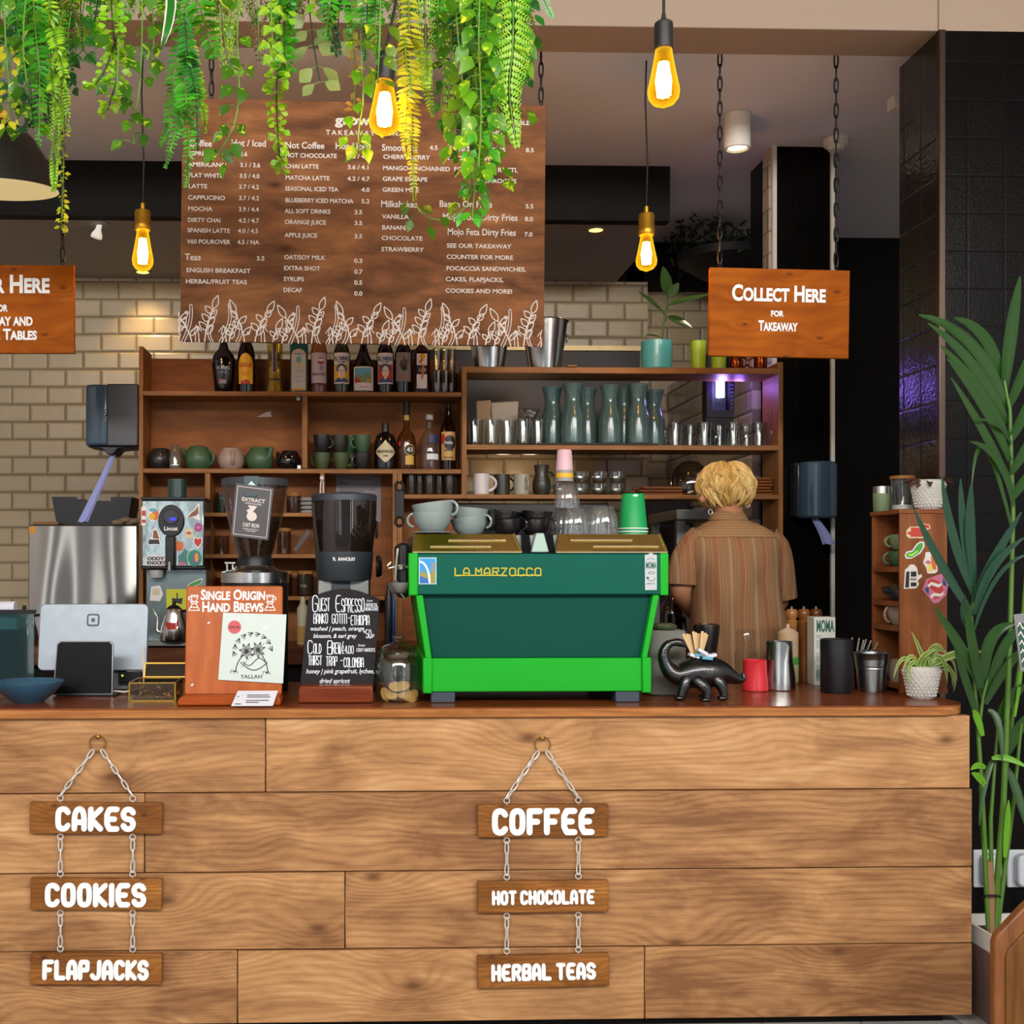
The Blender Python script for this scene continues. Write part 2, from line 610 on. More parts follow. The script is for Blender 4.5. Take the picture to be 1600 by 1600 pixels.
def struct(mb, name, m, **k):
 return tag(mb.build(name, m, **k), kind='structure')
# ---------------------------------------------------------------- the room
ZT = 0.9655                    # worktop height
M_PLAST = mat('painted_plaster', 'd9d7dc', .75, var=.04, vscale=3, bump=.05)
M_BEAM = mat('beam_paint', '9d8875', .7, var=.04, vscale=3)
M_BLACKP = mat('black_paint', '12110f', .8, spec=.2, var=.2, vscale=2)
M_LOWC = mat('grey_ceiling_paint', '8a827e', .7, var=.15, vscale=2)
M_WHITE = mat('white_paint', 'd9d5ca', .5)
M_TILE = tiles('cream_metro_tile', 'b3a07c', 'bda986', '75695a', .2, .1, .0035, .5, .3, .55, wav=.25)
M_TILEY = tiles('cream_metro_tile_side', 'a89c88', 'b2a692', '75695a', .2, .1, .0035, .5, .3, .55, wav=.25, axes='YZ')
M_BTILE = tiles('black_glazed_tile', '070707', '0d0b09', '050505', .13, .13, .0015, 0, .26, .06, wav=1.6, speck=110, spec=.1)
M_BTILEY = tiles('black_glazed_tile_side', '171513', '1e1a17', '0b0b0b', .13, .13, .0015, 0, .2, .2, wav=1.4, speck=90, axes='YZ')
M_FLOOR = tiles('floor_tile', 'b3aea8', 'bdb8b2', '86817b', .3, .3, .004, 0, .4, .2, axes='XY')
ZC, ZB, ZL = 3.28, W(1466, 48, 3.92).z, 3.02
struct(MB().box(-5, 6, -7.2, 5.2, -.1, 0), 'floor', M_FLOOR, smooth=0)
xb = W(1047, 300, 5.43).x
struct(MB().box(-5, 6, .70, 5.2, ZC, ZC + .1), 'ceiling', M_PLAST, smooth=0)
struct(MB().box(-5, 6, .52, .725, ZB, 3.9), 'ceiling_beam', M_BEAM, smooth=0, bevel=.004)
struct(MB().box(-5, 6, -7.2, .52, 3.75, 3.85), 'ceiling_front', M_BEAM, smooth=0)
struct(MB().box(-5, xb, 2.03, 2.1, ZL, ZC), 'ceiling_bulkhead', M_BLACKP, smooth=0)
struct(MB().box(-5, xb, 2.1, 3.6, ZL, ZL + .08), 'ceiling_low', M_LOWC, smooth=0)
xr = W(1012, 500, 6.6).x
struct(MB().box(-5, xr, 3.2, 3.3, 0, ZL), 'wall_back', M_TILE, smooth=0)
struct(MB().box(xr, 2.45, 3.4, 3.5, 0, ZL), 'wall_recess', M_TILE, smooth=0)
struct(MB().box(xr - .1, xr, 3.3, 3.5, 0, ZC), 'wall_return', M_TILEY, smooth=0)
struct(MB().box(1.80, 1.84, 1.9, 3.4, 0, 2.45), 'wall_side', M_TILEY, smooth=0)
x0, x1 = W(1212, 500, 5.16).x, W(1297, 500, 5.16).x
struct(MB().box(x0, x1, 1.76, 2.1, 0, ZC), 'pillar_rear', M_BTILE, smooth=0)
struct(MB().box(x0 - .028, x0 - .006, 1.77, 1.85, 0, ZC), 'pillar_rear_side', M_TILEY, smooth=0)
struct(MB().box(x0 - .018, x0, 1.745, 1.765, 0, ZC), 'trim_1', M_WHITE, smooth=0)
struct(MB().box(x1, x1 + .016, 1.745, 1.8, 0, ZC), 'trim_2', M_WHITE, smooth=0)
px_ = W(1470, 500, 3.92).x
struct(MB().box(px_, px_ + 1.4, .52, .815, 0, ZB), 'pillar_front', M_BTILE, smooth=0)
struct(MB().box(px_ - .006, px_, .522, .815, 0, ZB), 'pillar_front_side', M_BTILEY, smooth=0)
struct(MB().box(px_ - .012, px_ + .012, .508, .532, 0, ZB), 'trim_3', mat('bronze_trim', '4a3c34', .3, .8), bevel=.003)
struct(MB().box(px_ - .01, px_ + .004, .512, .52, ZB, 3.75), 'trim_4', M_BEAM, smooth=0)
struct(MB().box(xb, 2.45, 3.3, 3.39, ZL - .01, ZC), 'ceiling_lintel', M_BLACKP, smooth=0)
struct(MB().box(x1 + .02, 6, 3.18, 3.28, 0, ZC), 'wall_dark', M_BLACKP, smooth=0)  # black wall stands in for the unlit interior past the doorway
struct(MB().box(-4.2, -4.1, -7.2, 3.3, 0, 3.75), 'wall_left', M_PLAST, smooth=0)
struct(MB().box(5.0, 5.1, -7.2, 3.3, 0, 3.75), 'wall_right', M_PLAST, smooth=0)
# ---------------------------------------------------------------- bar counter
M_PLANK = wood('stained_pine_plank', '7d5536', 'b18457', 'd2ab7c', 300, 'X', .42, knots=1.7, island=37.0, streak=.42, blotch=.95, wob=22, bump=.22, rw=.3, kcol='5c3a22')
M_TOP = wood('varnished_worktop', '6b3213', '8c4a22', 'a5602f', 160, 'X', .3, streak=.3, coat=.2, blotch=.3, bump=.03)
M_LIP = wood('worktop_edge', '8a5428', 'b47840', 'c98f55', 200, 'X', .35, streak=.5, coat=.2)
xe = W(1517, 1300, 3.4).x
xl = -2.2
counter = thing('bar_counter', 'long bar counter clad in stained pine planks, under the varnished worktop', 'counter', (0, 0, 0))
rows = [(1118, 1240, [415]), (1240, 1363, [226]), (1363, 1487, [539]), (1487, 1597, [371, 1007])]
pl = MB()
zrow = [ZT - .03] + [W(622, y, 3.4).z for y in (1237, 1361, 1482)] + [.035]
for k in range(4):
 cuts = [xl] + [W(c, 1300, 3.4).x for c in rows[k][2]] + [xe + (.004 if k else -.002)]
 for a, b in zip(cuts, cuts[1:]):
  pl.box(a + .0012, b - .0012, -.0015 * (k % 2) - .0005, .022, zrow[k + 1] + .0015, zrow[k] - .0015)
pl.build('front_cladding', M_PLANK, counter, bevel=.002, bseg=1)
MB().box(xl, xe - .003, .022, .70, .036, ZT - .03).build('carcass', M_BLACKP, counter, smooth=0)
MB().box(xl, xe - .06, .05, .65, 0, .036).build('plinth', M_BLACKP, counter, smooth=0)
# the worktop with one rounded corner
pts = [(xl, -.018), (xe - .10, -.018)]
for k in range(1, 9):
 a = -pi / 2 + k * pi / 16
 pts.append((xe - .10 + .105 * cos(a), .10 - .018 + .10 + .118 * sin(a) - .10 + .018))
pts += [(xe + .005, .74), (xl, .74)]
wt = thing('worktop', 'long reddish varnished wooden worktop with a pale front edge and rounded end', 'worktop', (0, 0, 0))
MB().slab(pts, ZT - .004, ZT).build('top_surface', M_TOP, wt)
MB().slab(pts, ZT - .03, ZT - .004).build('front_edge', M_LIP, wt, bevel=.003)
# ---------------------------------------------------------------- boards hung on the counter front
M_SIGNW = wood('dark_stained_board', '663c16', '98622c', 'c68f4c', 420, 'X', .4, knots=5.0, island=0, streak=.45, blotch=.6, wob=11, bump=.12, kcol='3b2012')
M_WLET = mat('white_lettering', 'eef0ee', .55, var=.02)
M_CHAIN = mat('bright_chain', 'e2e2de', .3, .6, var=.05)
M_BRASS = mat('aged_brass', '9c7434', .35, 1.0, var=.1)
M_BLKM = mat('black_metal', '161514', .45, .4, var=.1)
def hung_boards(px, rows, words, who):
 D = 3.383
 s = S(3.4, px)
 ring = W(px, rows[0][4], D)
 nail = thing('nail', 'small brass nail holding the ring of the %s boards' % who, 'nail', (ring.x, .0, ring.z + .019))
 MB().tube([(0, .012, 0), (0, -.012, 0)], .0016, 6).build('shank', M_BRASS, nail)
 MB().ball((0, -.013, 0), .0065, .003, .0065).build('head', M_BRASS, nail)
 st = thing('hanging_boards', 'three stained boards on chrome chains reading %s' % words, 'sign', (ring.x, -.0125, ring.z))
 MB().tube([(.023 * cos(k * pi / 12), 0, .023 * sin(k * pi / 12)) for k in range(24)], .002, 6, True).build('ring', M_BRASS, st)
 eyes = []
 for j, (x0, x1, y0, y1, _, txt, hh, xs, tilt, cx0, cx1) in enumerate(rows):
  a, b = W(x0, y1, D), W(x1, y0, D)
  o = Vector((ring.x, -.0125, ring.z))
  w, h = b.x - a.x, b.z - a.z
  cx, cz = (a.x + b.x) / 2 - o.x, (a.z + b.z) / 2 - o.z
  M = Matrix.Translation((cx, 0, cz)) @ Matrix.Rotation(tilt, 4, 'Y')
  bd = MB().box(-w / 2, w / 2, -.010, .007, -h / 2, h / 2, M).build('board', M_SIGNW, st, bevel=.003)
  lt = MB()
  wdt = MB().glyphs(txt, 0, 0, hh * s * .8, 1, 1.0, 2.7)
  k = (xs - hh * .225) * s / wdt
  lt.glyphs(txt, 0, -hh * s * .42, hh * s * .80, hh * s * .225, k, 2.7, -.0155, .0055, 'CENTER', M=M)
  l_ = lt.build('lettering', M_WLET, bd)
  ex = [W(cx0, y0, D).x - o.x, W(cx1, y0, D).x - o.x]
  for i, e in enumerate(ex):
   zt, zb = cz + h / 2 - (e - cx) * tilt, cz - h / 2 - (e - cx) * tilt
   eyes.append((j, i, e, zt, zb))
   for zz, sg in ((zt, 1), (zb, -1)):
    if sg < 0 and j == 2:
     continue
    c = zz + sg * .011
    ch = MB()
    ch.tube([(e + .0085 * cos(q * pi / 5 + .3), -.002, c + .0085 * sin(q * pi / 5 + .3)) for q in range(10)], .0019, 6, True)
    ch.tube([(e, -.002, zz - sg * .004), (e, -.002, zz + sg * .004)], .0019, 6)
    ch.build('screw_eye', M_CHAIN, st)
 E = {(j, i): (e, zt, zb) for j, i, e, zt, zb in eyes}
 for i, dx in ((0, -.012), (1, .012)):
  e, zt, _ = E[(0, i)]
  MB().chain((dx, -.002, -.019), (e, -.002, zt + .018), .036, .0155, .0024).build('chain', M_CHAIN, st)
  for j in (0, 1):
   MB().chain((e, -.002, E[(j, i)][2] - .018), (E[(j + 1, i)][0], -.002, E[(j + 1, i)][1] + .018), .036, .0155, .0024).build('chain', M_CHAIN, st)
hung_boards(152, [(47, 254, 1253, 1303, 1162, 'CAKES', 38, 124, .012, 94, 207), (48, 253, 1371, 1422, 0, 'COOKIES', 37, 156, .01, 94, 207), (48, 253, 1488, 1539, 0, 'FLAPJACKS', 31, 164, .014, 94, 207)], 'CAKES, COOKIES and FLAPJACKS', 'cakes')
hung_boards(848, [(746, 950, 1256, 1308, 1164, 'COFFEE', 41, 160, .0, 792, 904), (746, 950, 1375, 1426, 0, 'HOT CHOCOLATE', 22, 160, -.004, 792, 904), (746, 951, 1490, 1543, 0, 'HERBAL TEAS', 26, 163, -.012, 792, 904)], 'COFFEE, HOT CHOCOLATE and HERBAL TEAS', 'coffee')
# ---------------------------------------------------------------- boards hung from the ceiling
M_MENU = wood('printed_menu_wood', '5c3c28', '8c5c3a', 'b87e4c', 60, 'X', .6, knots=1.8, spec=.08, streak=.3, blotch=1.2, wob=7, bump=.03, kcol='48291b')
M_ORANGE = wood('orange_stained_board', '8a4408', 'aa5a10', 'c27022', 150, 'X', .45, spec=.05, knots=4.0, streak=.25, blotch=.6, wob=8, bump=.03, kcol='5a2a10')
M_PRINT = mat('pale_print', 'ded4cb', .6, var=.02)
def ceiling_board(name, label, cx, cy, wpx, hpx, D, tilt, m, chains, top=ZC):
 s = S(D, cx)
 c = W(cx, cy, D)
 o = thing(name, label, 'sign', c)
 R = Matrix.Rotation(tilt, 4, 'Y')
 w, h = wpx * s, hpx * s
 bd = MB().box(-w / 2, w / 2, 0, .018, -h / 2, h / 2, R).build('board', m, o, bevel=.002)
 for cpx in chains:
  ck = MB()
  e = W(cpx, cy, D).x - c.x
  z = h / 2 - e * tilt
  ck.tube([(e + .007 * cos(q * pi / 5), .009, z + .012 + .007 * sin(q * pi / 5)) for q in range(10)], .0016, 6, True)
  ck.tube([(e, .009, z - .002), (e, .009, z + .006)], .0018, 6)
  ck.chain((e, .009, z + .019), (e, .009, top - c.z), .060, .021, .0031)
  ck.build('chain', M_BLKM, o)
 return o, s, R, bd
# the big menu
mn, s, R, bd = ceiling_board('hanging_menu_board', 'large brown wood-effect drinks menu printed in pale lettering, hung above the bar', 568.5, 348, 568, 378, 4.22, .009, M_MENU, (330, 846))
tx = MB()
TI = .0135
def ml(px, py):
 dx, dz = (px - 568.5) * s, (348 - py) * s
 return dx * cos(TI) - dz * sin(TI), dz * cos(TI) + dx * sin(TI)
def mt(px, py, t, h=6.9, al='LEFT', wt=.028, fit=0, **k):
 x, z = ml(px, py)
 tx.text(t, x, z - h * s / 2, h * s, -.0012, al, wt, xs=k.pop('xs', 1.12), M=R, fit=fit * s, **k)
def hd(px, py, t, al='LEFT', fit=0, h=10.5):
 mt(px, py, t, h, al, .022, fit, xs=.92)
for t, x, y, p, xp in (('ESPRESSO', 296, 241, '2.6', 376), ('AMERICANO', 296, 258, '3.1 / 3.6', 376), ('FLAT WHITE', 296, 275, '3.5 / 4.0', 375), ('LATTE', 296, 292, '3.7 / 4.2', 374),
      ('CAPPUCINO', 295, 309.5, '3.7 / 4.2', 374), ('MOCHA', 295, 327, '3.9 / 4.4', 373.5), ('DIRTY CHAI', 294.5, 344.5, '4.2 / 4.7', 373.5), ('SPANISH LATTE', 294, 360.5, '4.0 / 4.5', 372.5), ('V60 POUROVER', 293.5, 378, '4.5 / NA', 371.5)):
 mt(x, y, t, xs=1.0 if len(t) > 9 else 1.08)
 mt(xp, y + .6, p, xs=1.02)
hd(297, 225, 'Coffee')
hd(417, 225, 'Hot / Iced', 'RIGHT')
hd(290, 402, 'Teas')
mt(401, 404, '3.5')
mt(292, 422.5, 'ENGLISH BREAKFAST')
mt(291, 440, 'HERBAL/FRUIT TEAS')
hd(446, 227, 'Not Coffee')
hd(579, 228.5, 'Hot / Iced', 'RIGHT')
for t, x, y, p in (('HOT CHOCOLATE', 446.5, 243, '3.6 / 4.1'), ('CHAI LATTE', 446.5, 260, '3.6 / 4.1'), ('MATCHA LATTE', 446.5, 278, '4.2 / 4.7'), ('SEASONAL ICED TEA', 446, 295, '4.0'), ('BLUEBERRY ICED MATCHA', 446, 313, '5.2'),
     ('ALL SOFT DRINKS', 445.5, 330, '3.5'), ('ORANGE JUICE', 445, 347, '3.5'), ('APPLE JUICE', 445, 367.5, '3.5'), ('OAT/SOY MILK', 444, 402, '0.3'), ('EXTRA SHOT', 443.5, 419, '0.7'), ('SYRUPS', 443, 436, '0.5'), ('DECAF', 442.5, 453, '0.0')):
 mt(x, y, t, xs=.93 if len(t) > 14 else 1.0)
 mt((578 if y < 320 else 567) - (y - 250) * .006, y + (1.5 if y < 380 else 5.5), p, al='RIGHT')
hd(597, 230, 'Smoothies')
mt(672, 230, '4.5')
for t, x, y in (('CHERRY BERRY', 599, 244.5), ('MANGO UNCHAINED', 598.5, 262), ('GRAPE ESCAPE', 598, 279), ('GREEN MILE', 597.5, 296), ('VANILLA', 597, 338), ('BANANA', 596.5, 355), ('CHOCOLATE', 596, 371.5), ('STRAWBERRY', 595.5, 389)):
 mt(x, y, t)
hd(595, 318, 'Milkshakes')
hd(791, 231, 'Breakfast Sarnies', 'RIGHT')
mt(823, 233, '8.5')
mt(829, 190.5, 'FULL MENU AVAILABLE', al='RIGHT')
mt(800, 206, 'FOLLOWING IN', al='RIGHT')
mt(774, 247, 'CHOOSE TWO:', al='RIGHT')
mt(810, 264.5, 'EGG, BACON, ROSTI,', al='RIGHT')
mt(808, 282, 'MUSHROOMS', al='RIGHT')
hd(770, 318.5, 'Bacon On Fries', 'RIGHT')
mt(822, 321, '5.5')
hd(810, 339, 'Mojo Pork Dirty Fries', 'RIGHT')
mt(821, 341, '8.0')
hd(699, 361, 'Mojo Feta Dirty Fries', fit=107)
mt(820, 365, '7.0')
for t, x, y in (('SEE OUR TAKEAWAY', 698, 383), ('COUNTER FOR MORE', 697.5, 400.5), ('FOCACCIA SANDWICHES,', 697, 418.5), ('CAKES, FLAPJACKS,', 696, 435.5), ('COOKIES AND MORE!', 695.5, 453.5)):
 mt(x, y, t)
mt(510, 207, 'TAKEAWAY & IN', 7.6, sp=1.45, fit=112)
mt(525, 187, 'grow', 15, wt=.05, fit=56)
tx.build('lettering', M_PRINT, mn, smooth=0)
# leafy line drawing along the lower edge
ln = MB()
zb0 = ml(568, 534)[1]
def leafline(px, py, ang, L, wd_):
 out = []
 for k in range(9):
  u = k / 8
  out.append((px + cos(ang) * L * u - sin(ang) * wd_ * sin(pi * u ** .8), py - sin(ang) * L * u - cos(ang) * wd_ * sin(pi * u ** .8)))
 for k in range(8, -1, -1):
  u = k / 8
  out.append((px + cos(ang) * L * u + sin(ang) * wd_ * sin(pi * u ** .8), py - sin(ang) * L * u + cos(ang) * wd_ * sin(pi * u ** .8)))
 return out
def pst(pts, w=1.5):
 q = [ml(a, b) for a, b in pts if 281 < a - (b - 348) * -.0135 - 0 < 850]
 if len(q) > 1:
  ln.stroke(q, w * s, -.0012, 0, False, M=R)
def sprig(x, y0, lean, H, n, L=15, wd_=4.2, tip=22):
 st = [(x + lean * (k / 8) ** 1.5, y0 - H * k / 8) for k in range(9)]
 pst(st, 1.7)
 for k in range(n):
  u = .25 + .62 * k / max(1, n - 1)
  i = u * 8
  a, b = st[int(i)], st[min(8, int(i) + 1)]
  px, py = a[0] + (b[0] - a[0]) * (i % 1), a[1] + (b[1] - a[1]) * (i % 1)
  pst(leafline(px, py, pi / 2 + (.75 if k % 2 else -.75), L * (1.1 - .25 * u), wd_))
 ang = pi / 2 - math.atan2(lean * .5, H * .4)
 pst(leafline(st[8][0], st[8][1], ang, tip, 4.5))
for k in range(-1, 5):
 x0 = 270 + 166 * k
 yb = 533 + (x0 - 280) * .0135 + 2
 sprig(x0 + 50, yb, 14, 52, 6, 17, 4.4)
 sprig(x0 + 128, yb, 20, 45, 5, 16, 4.2)
 sprig(x0 + 112, yb, -14, 44, 4, 17, 4.0, 24)
 sprig(x0 + 30, yb, -20, 40, 3, 19, 3.6, 24)
 sprig(x0 + 4, yb, 8, 20, 3, 11, 3)
 sprig(x0 + 156, yb, 6, 17, 3, 11, 3)
 sprig(x0 + 88, yb, 8, 24, 4, 11, 3, 14)
 for dx, H, c in ((14, 56, 6), (72, 58, 9), (60, 24, -5), (98, 28, 6)):
  st = [(x0 + dx + c * sin(u * 2.6) + (10 * u if H > 40 else 0), yb - H * u) for u in [i / 10 for i in range(11)]]
  pst(st, 1.2)
  pst([(a + 4, b + 1) for a, b in st], 1.2)
  pst([(st[-1][0] + 2 - 2 * cos(a), st[-1][1] - 2.5 * sin(a)) for a in [i * pi / 6 for i in range(7)]], 1.2)
 for dx, dy in ((22, 46), (64, 46), (40, 20), (8, 22), (118, 14), (144, 26), (90, 12)):
  pst([(x0 + dx + 2.2 * cos(a), yb - dy - 2.2 * sin(a)) for a in [i * pi / 5 for i in range(11)]], 1.2)
 for dx in (38, 80, 140):
  pst([(x0 + dx - 4 + 8 * u, yb - 26 * sin(pi * (.15 + u * .85))) for u in [i / 10 for i in range(11)]], 1.2)
  pst([(x0 + dx + 16 * u - 8, yb - 16 - 8 * sin(pi * u)) for u in [i / 8 for i in range(9)]], 1.2)
  pst([(x0 + dx - 2, yb), (x0 + dx - 2, yb - 14)], 1.2)
  pst([(x0 + dx + 3, yb), (x0 + dx + 3, yb - 14)], 1.2)
ln.build('leaf_drawing', M_PRINT, mn, smooth=0)
# collect / order boards
for nm, lab, cx, cy, w_, h_, tl, chs, rows in (
  ('hanging_collect_sign', 'orange-stained board reading COLLECT HERE FOR TAKEAWAY, hung on two black chains', 1218, 489, 221, 138, .016, (1126, 1308),
   (('Collect Here', 1216, 458, 25, 148), ('for', 1214, 489, 11, 20), ('Takeaway', 1216, 509, 16, 62))),
  ('hanging_order_sign', 'orange-stained board reading ORDER HERE beside the cream tiled wall', 5, 483, 220, 138, -.005, (-85, 97),
   (('Order Here', -2, 443, 28, 158), ('for', 2, 480, 13, 20), ('Takeaway and', -4, 500, 17, 110), ('Outside Tables', -4, 522, 17, 122)))):
 o, s, R, bd = ceiling_board(nm, lab, cx, cy, w_, h_, 4.22, tl, M_ORANGE, chs)
 lt = MB()
 TI = tl + .004
 for t, px, py, h, f in rows:
  dx, dz = (px - cx) * s, (cy - py) * s
  lt.text(t, dx - f * s / 2, dz + dx * (-.004) - h * s * .5, h * s, -.0025, 'LEFT', .045, t=.002, sc=.80, fit=f * s, M=R)
 lt.build('lettering', M_WLET, bd, smooth=0)
# ---------------------------------------------------------------- back shelving
M_PLY = wood('plywood_edge', '7a5028', '9f6c3a', 'bd874c', 200, 'X', .5, streak=.5, blotch=.4, wob=4, bump=.05)
M_PLYZ = wood('plywood_upright', '7a5028', '9f6c3a', 'bd874c', 200, 'Z', .5, streak=.5, blotch=.4, wob=4, bump=.05)
M_PANEL = wood('plywood_back_panel', '7a4822', '965c2c', 'a86e3a', 70, 'X', .6, streak=.2, blotch=.6, wob=14, bump=.03)
SD = 4.95                       # the shelves' front edges
sy0, sy1 = SD - CD, SD - CD + .20
def sx(px, py=650):
 return W(px, py, SD).x
def sz(px, py):
 return W(px, py, SD).z
cab = thing('back_shelf_unit', 'wooden back bar shelf unit with closed brown back holding bottles and teapots', 'shelves', (0, 0, 0))
zbot = .35
MB().box(sx(217), sx(223.5), sy0, sy1, zbot, sz(220, 541)).build('side_panel', M_PLYZ, cab, bevel=.001)
MB().box(sx(223.5), sx(721), sy1 - .012, sy1, zbot, sz(450, 549)).build('back_panel', M_PANEL, cab, smooth=0)
zs = {}
for nm, xa, xb_, yt, yb in (('a', 223.5, 721, 611, 618), ('b', 223.5, 721, 732, 739), ('c', 328, 500, 801, 807), ('d', 328, 500, 866, 872), ('e', 328, 613, 932, 938)):
 zs[nm] = sz(xa + 60, yt)
 MB().box(sx(xa), sx(xb_), sy0 + .001, sy1 - .013, sz(xa + 60, yb), zs[nm]).build('shelf', M_PLY, cab, bevel=.001)
for xa, xb_, yt, yb in ((472, 480, 618.6, 731.5), (320, 328, 739.6, 1060), (500, 507, 739.6, 931), (613.5, 620.5, 739.6, 1060), (621, 628, 739.6, 1060)):
 MB().box(sx(xa), sx(xb_), sy0 + .002, sy1 - .013, sz(xa, yb), sz(xa, yt)).build('divider', M_PLYZ, cab, bevel=.001)
cb2 = thing('open_shelf_unit', 'open-backed wooden shelf unit holding carafes, glasses and mugs', 'shelves', (0, 0, 0))
MB().box(sx(721.5), sx(729), sy0 - .004, sy1, sz(725, 778), sz(725, 573)).build('side_panel', M_PLYZ, cb2, bevel=.001)
MB().box(sx(1216), sx(1223), sy0 - .004, sy1, zbot, sz(1219, 566)).build('side_panel', M_PLYZ, cb2, bevel=.001)
for nm, xa, xb_, yt, yb in (('f', 729, 1216, 574, 583.5), ('g', 729, 1216, 695.5, 703), ('h', 628.5, 1216, 773, 779.5)):
 zs[nm] = sz((xa + xb_) / 2, yt)
 MB().box(sx(xa), sx(xb_), sy0, sy1 - (.014 if nm == 'h' else 0), sz((xa + xb_) / 2, yb), zs[nm]).build('shelf', M_PLY, cb2, bevel=.001)
# back counter
bc = thing('back_counter', 'brown wooden back counter below the shelves with a dark front', 'counter', (0, 0, 0))
ZBC = W(260, 1010, 4.62).z
MB().box(-1.45, 1.72, 1.22, 1.548, ZBC - .075, ZBC).build('counter_top', wood('back_counter_wood', '4f2a12', '6e3f1f', '85502b', 150, 'X', .35, streak=.4, wob=6), bc, bevel=.004)
MB().box(-1.42, 1.72, 1.27, 1.548, 0, ZBC - .075).build('cupboard_front', M_BLACKP, bc, smooth=0)
# ---------------------------------------------------------------- glass and crockery kinds
G_CLEAR = glass('clear_glass', 'f4f6f4', 1.0)
G_CLEAR2 = glass('clear_drinking_glass', 'eceeec', 1.7, .02)
G_CARAFE = glass('frosted_blue_glass', 'b9d2d0', .9, .15, body=.27, bodycol='86a6a3')
G_DARK = glass('smoked_jar_glass', 'dcd6ce', .9, .05)
M_CER = {k: mat('ceramic_' + k, c, r, coat=k_) for k, c, r, k_ in (('black', '222021', .35, .2), ('green', '3c5a3c', .45, .1), ('moss', '43502f', .45, .1), ('pink', '9c8779', .45, .1), ('grey', '8d9b98', .22, .6), ('gloss_black', '131213', .12, .6), ('white', 'cfc8c6', .35, .3), ('sage', '6d7f5b', .4, .2), ('taupe', '8f7c6c', .35, .3), ('stone', '9a9a88', .45, .1), ('dkmoss', '2d2c20', .4, .1))}
M_STEEL = mat('brushed_steel', 'b9bab7', .22, 1.0, var=.04, vscale=60)
M_STEELD = mat('dull_steel', '8f908d', .36, 1.0, var=.08, vscale=20)
M_LABEL = mat('paper_label', 'd9d3d3', .6, var=.03)
M_INK = mat('dark_ink', '1d1b1d', .6)
def cup_handle(r, z, h, rad=.0045, ang=0.0, out=.032):
 """a loop handle on the +x side turned by ang"""
 p = []
 for k in range(11):
  t = -pi / 2 + pi * k / 10
  p.append((r - .004 + out * cos(t), 0, z + h / 2 * sin(t)))
 R = Matrix.Rotation(ang, 4, 'Z')
 return [tuple(R @ Vector(q)) for q in p], rad
def mug(name, label, cat, loc, prof, m, hz, hh, ang=0.0, group=None, inner=.003, out=.028, rad=.0045, rx=0.0, ry=0.0):
 o = thing(name, label, cat, loc, 0, group, rx, ry)
 pr = prof + [(r - inner, z) for r, z in reversed(prof) if z > .006] + [(0.0001, .006)]
 MB().lathe([(0.0001, 0)] + pr, seg=26).build('bowl', m, o)
 r = max(p[0] for p in prof if abs(p[1] - hz) < .03)
 p, rd = cup_handle(r, hz, hh, rad, ang, out)
 MB().tube(p, rd, 7).build('handle', m, o)
 return o
def on(px, py, D, z):
 p = W(px, py, D)
 return Vector((p.x, p.y, z + .0004))
# teapots on the second shelf
def teapot(px, m, wpx, label, spout, hang, D=5.03, lid=True, k=1.0):
 s = S(D)
 r = wpx / 2 * s
 o = thing('teapot', label, 'teapot', on(px, 700, D, zs['b']), 0, 'small ceramic pots on the back shelf')
 H = r * 1.62 * k
 pr = [(r * .62, 0), (r * .86, H * .14), (r, H * .42), (r * .96, H * .62), (r * .76, H * .88), (r * .62, H), (r * .57, H), (r * .70, H * .87), (r * .9, H * .6), (r * .93, H * .42), (.0001, H * .1)]
 MB().lathe([(.0001, 0)] + pr, seg=26).build('body', m, o)
 if spout is not None:
  R = Matrix.Rotation(spout, 4, 'Z')
  MB().tube([R @ Vector(q) for q in ((r * .75, 0, H * .5), (r * 1.0, 0, H * .66), (r * 1.12, 0, H * .86), (r * 1.2, 0, H * .98))], [r * .3, r * .24, r * .17, r * .15], 9).build('spout', m, o)
 p, rd = cup_handle(r * .92, H * .52, H * .6, r * .10, hang, r * .4)
 MB().tube(p, rd, 7).build('handle', m, o)
 if lid:
  MB().lathe([(r * .56, H * .97), (r * .5, H * 1.02), (r * .2, H * 1.06), (.0001, H * 1.07)]).build('lid', M_CER['gloss_black'], o)
 return o
teapot(251.5, M_CER['black'], 40, 'matt black round teapot beside the shelf unit side panel', None, -1.2)
teapot(310, M_CER['green'], 44, 'green round teapot with handle turned to the front, next to the steel-capped shaker', 2.9, -.45)
teapot(361, M_CER['pink'], 42, 'pinkish beige round teapot on the second shelf', 2.0, -1.35)
teapot(406, M_CER['green'], 43, 'green round milk pot without lid between pink and black teapots', -.7, 2.6, lid=False)
teapot(452, M_CER['gloss_black'], 38, 'glossy black squat teapot against the shelf divider', 2.6, -1.3, k=.95)
o = thing('sugar_shaker', 'small clear shaker with rounded top leaning beside the black teapot', 'shaker', on(274, 700, 4.98, zs['b']))
MB().lathe([(.0001, 0), (.026, 0), (.028, .012), (.027, .02), (.027, .05), (.020, .085), (.008, .104), (.0001, .106)]).build('body', glass('smoky_shaker_glass', 'cfc6b8', 1.2, body=.35, bodycol='8f8577'), o)
MB().lathe([(.029, .012), (.030, .016), (.029, .02)]).build('band', M_STEEL, o)
tag(MB().prism([(-.034, 0), (.03, 0), (.033, .008), (.026, .012), (.03, .024), (.010, .022), (-.01, .012)], -.0008, 0).build('torn_label', mat('torn_paper', 'c9b3a9', .7), smooth=0), 'torn scrap of paper stuck to the brown back panel above the teapots', 'paper').location = (W(413, 651, 5.125).x, sy1 - .0125, W(413, 651, 5.125).z)
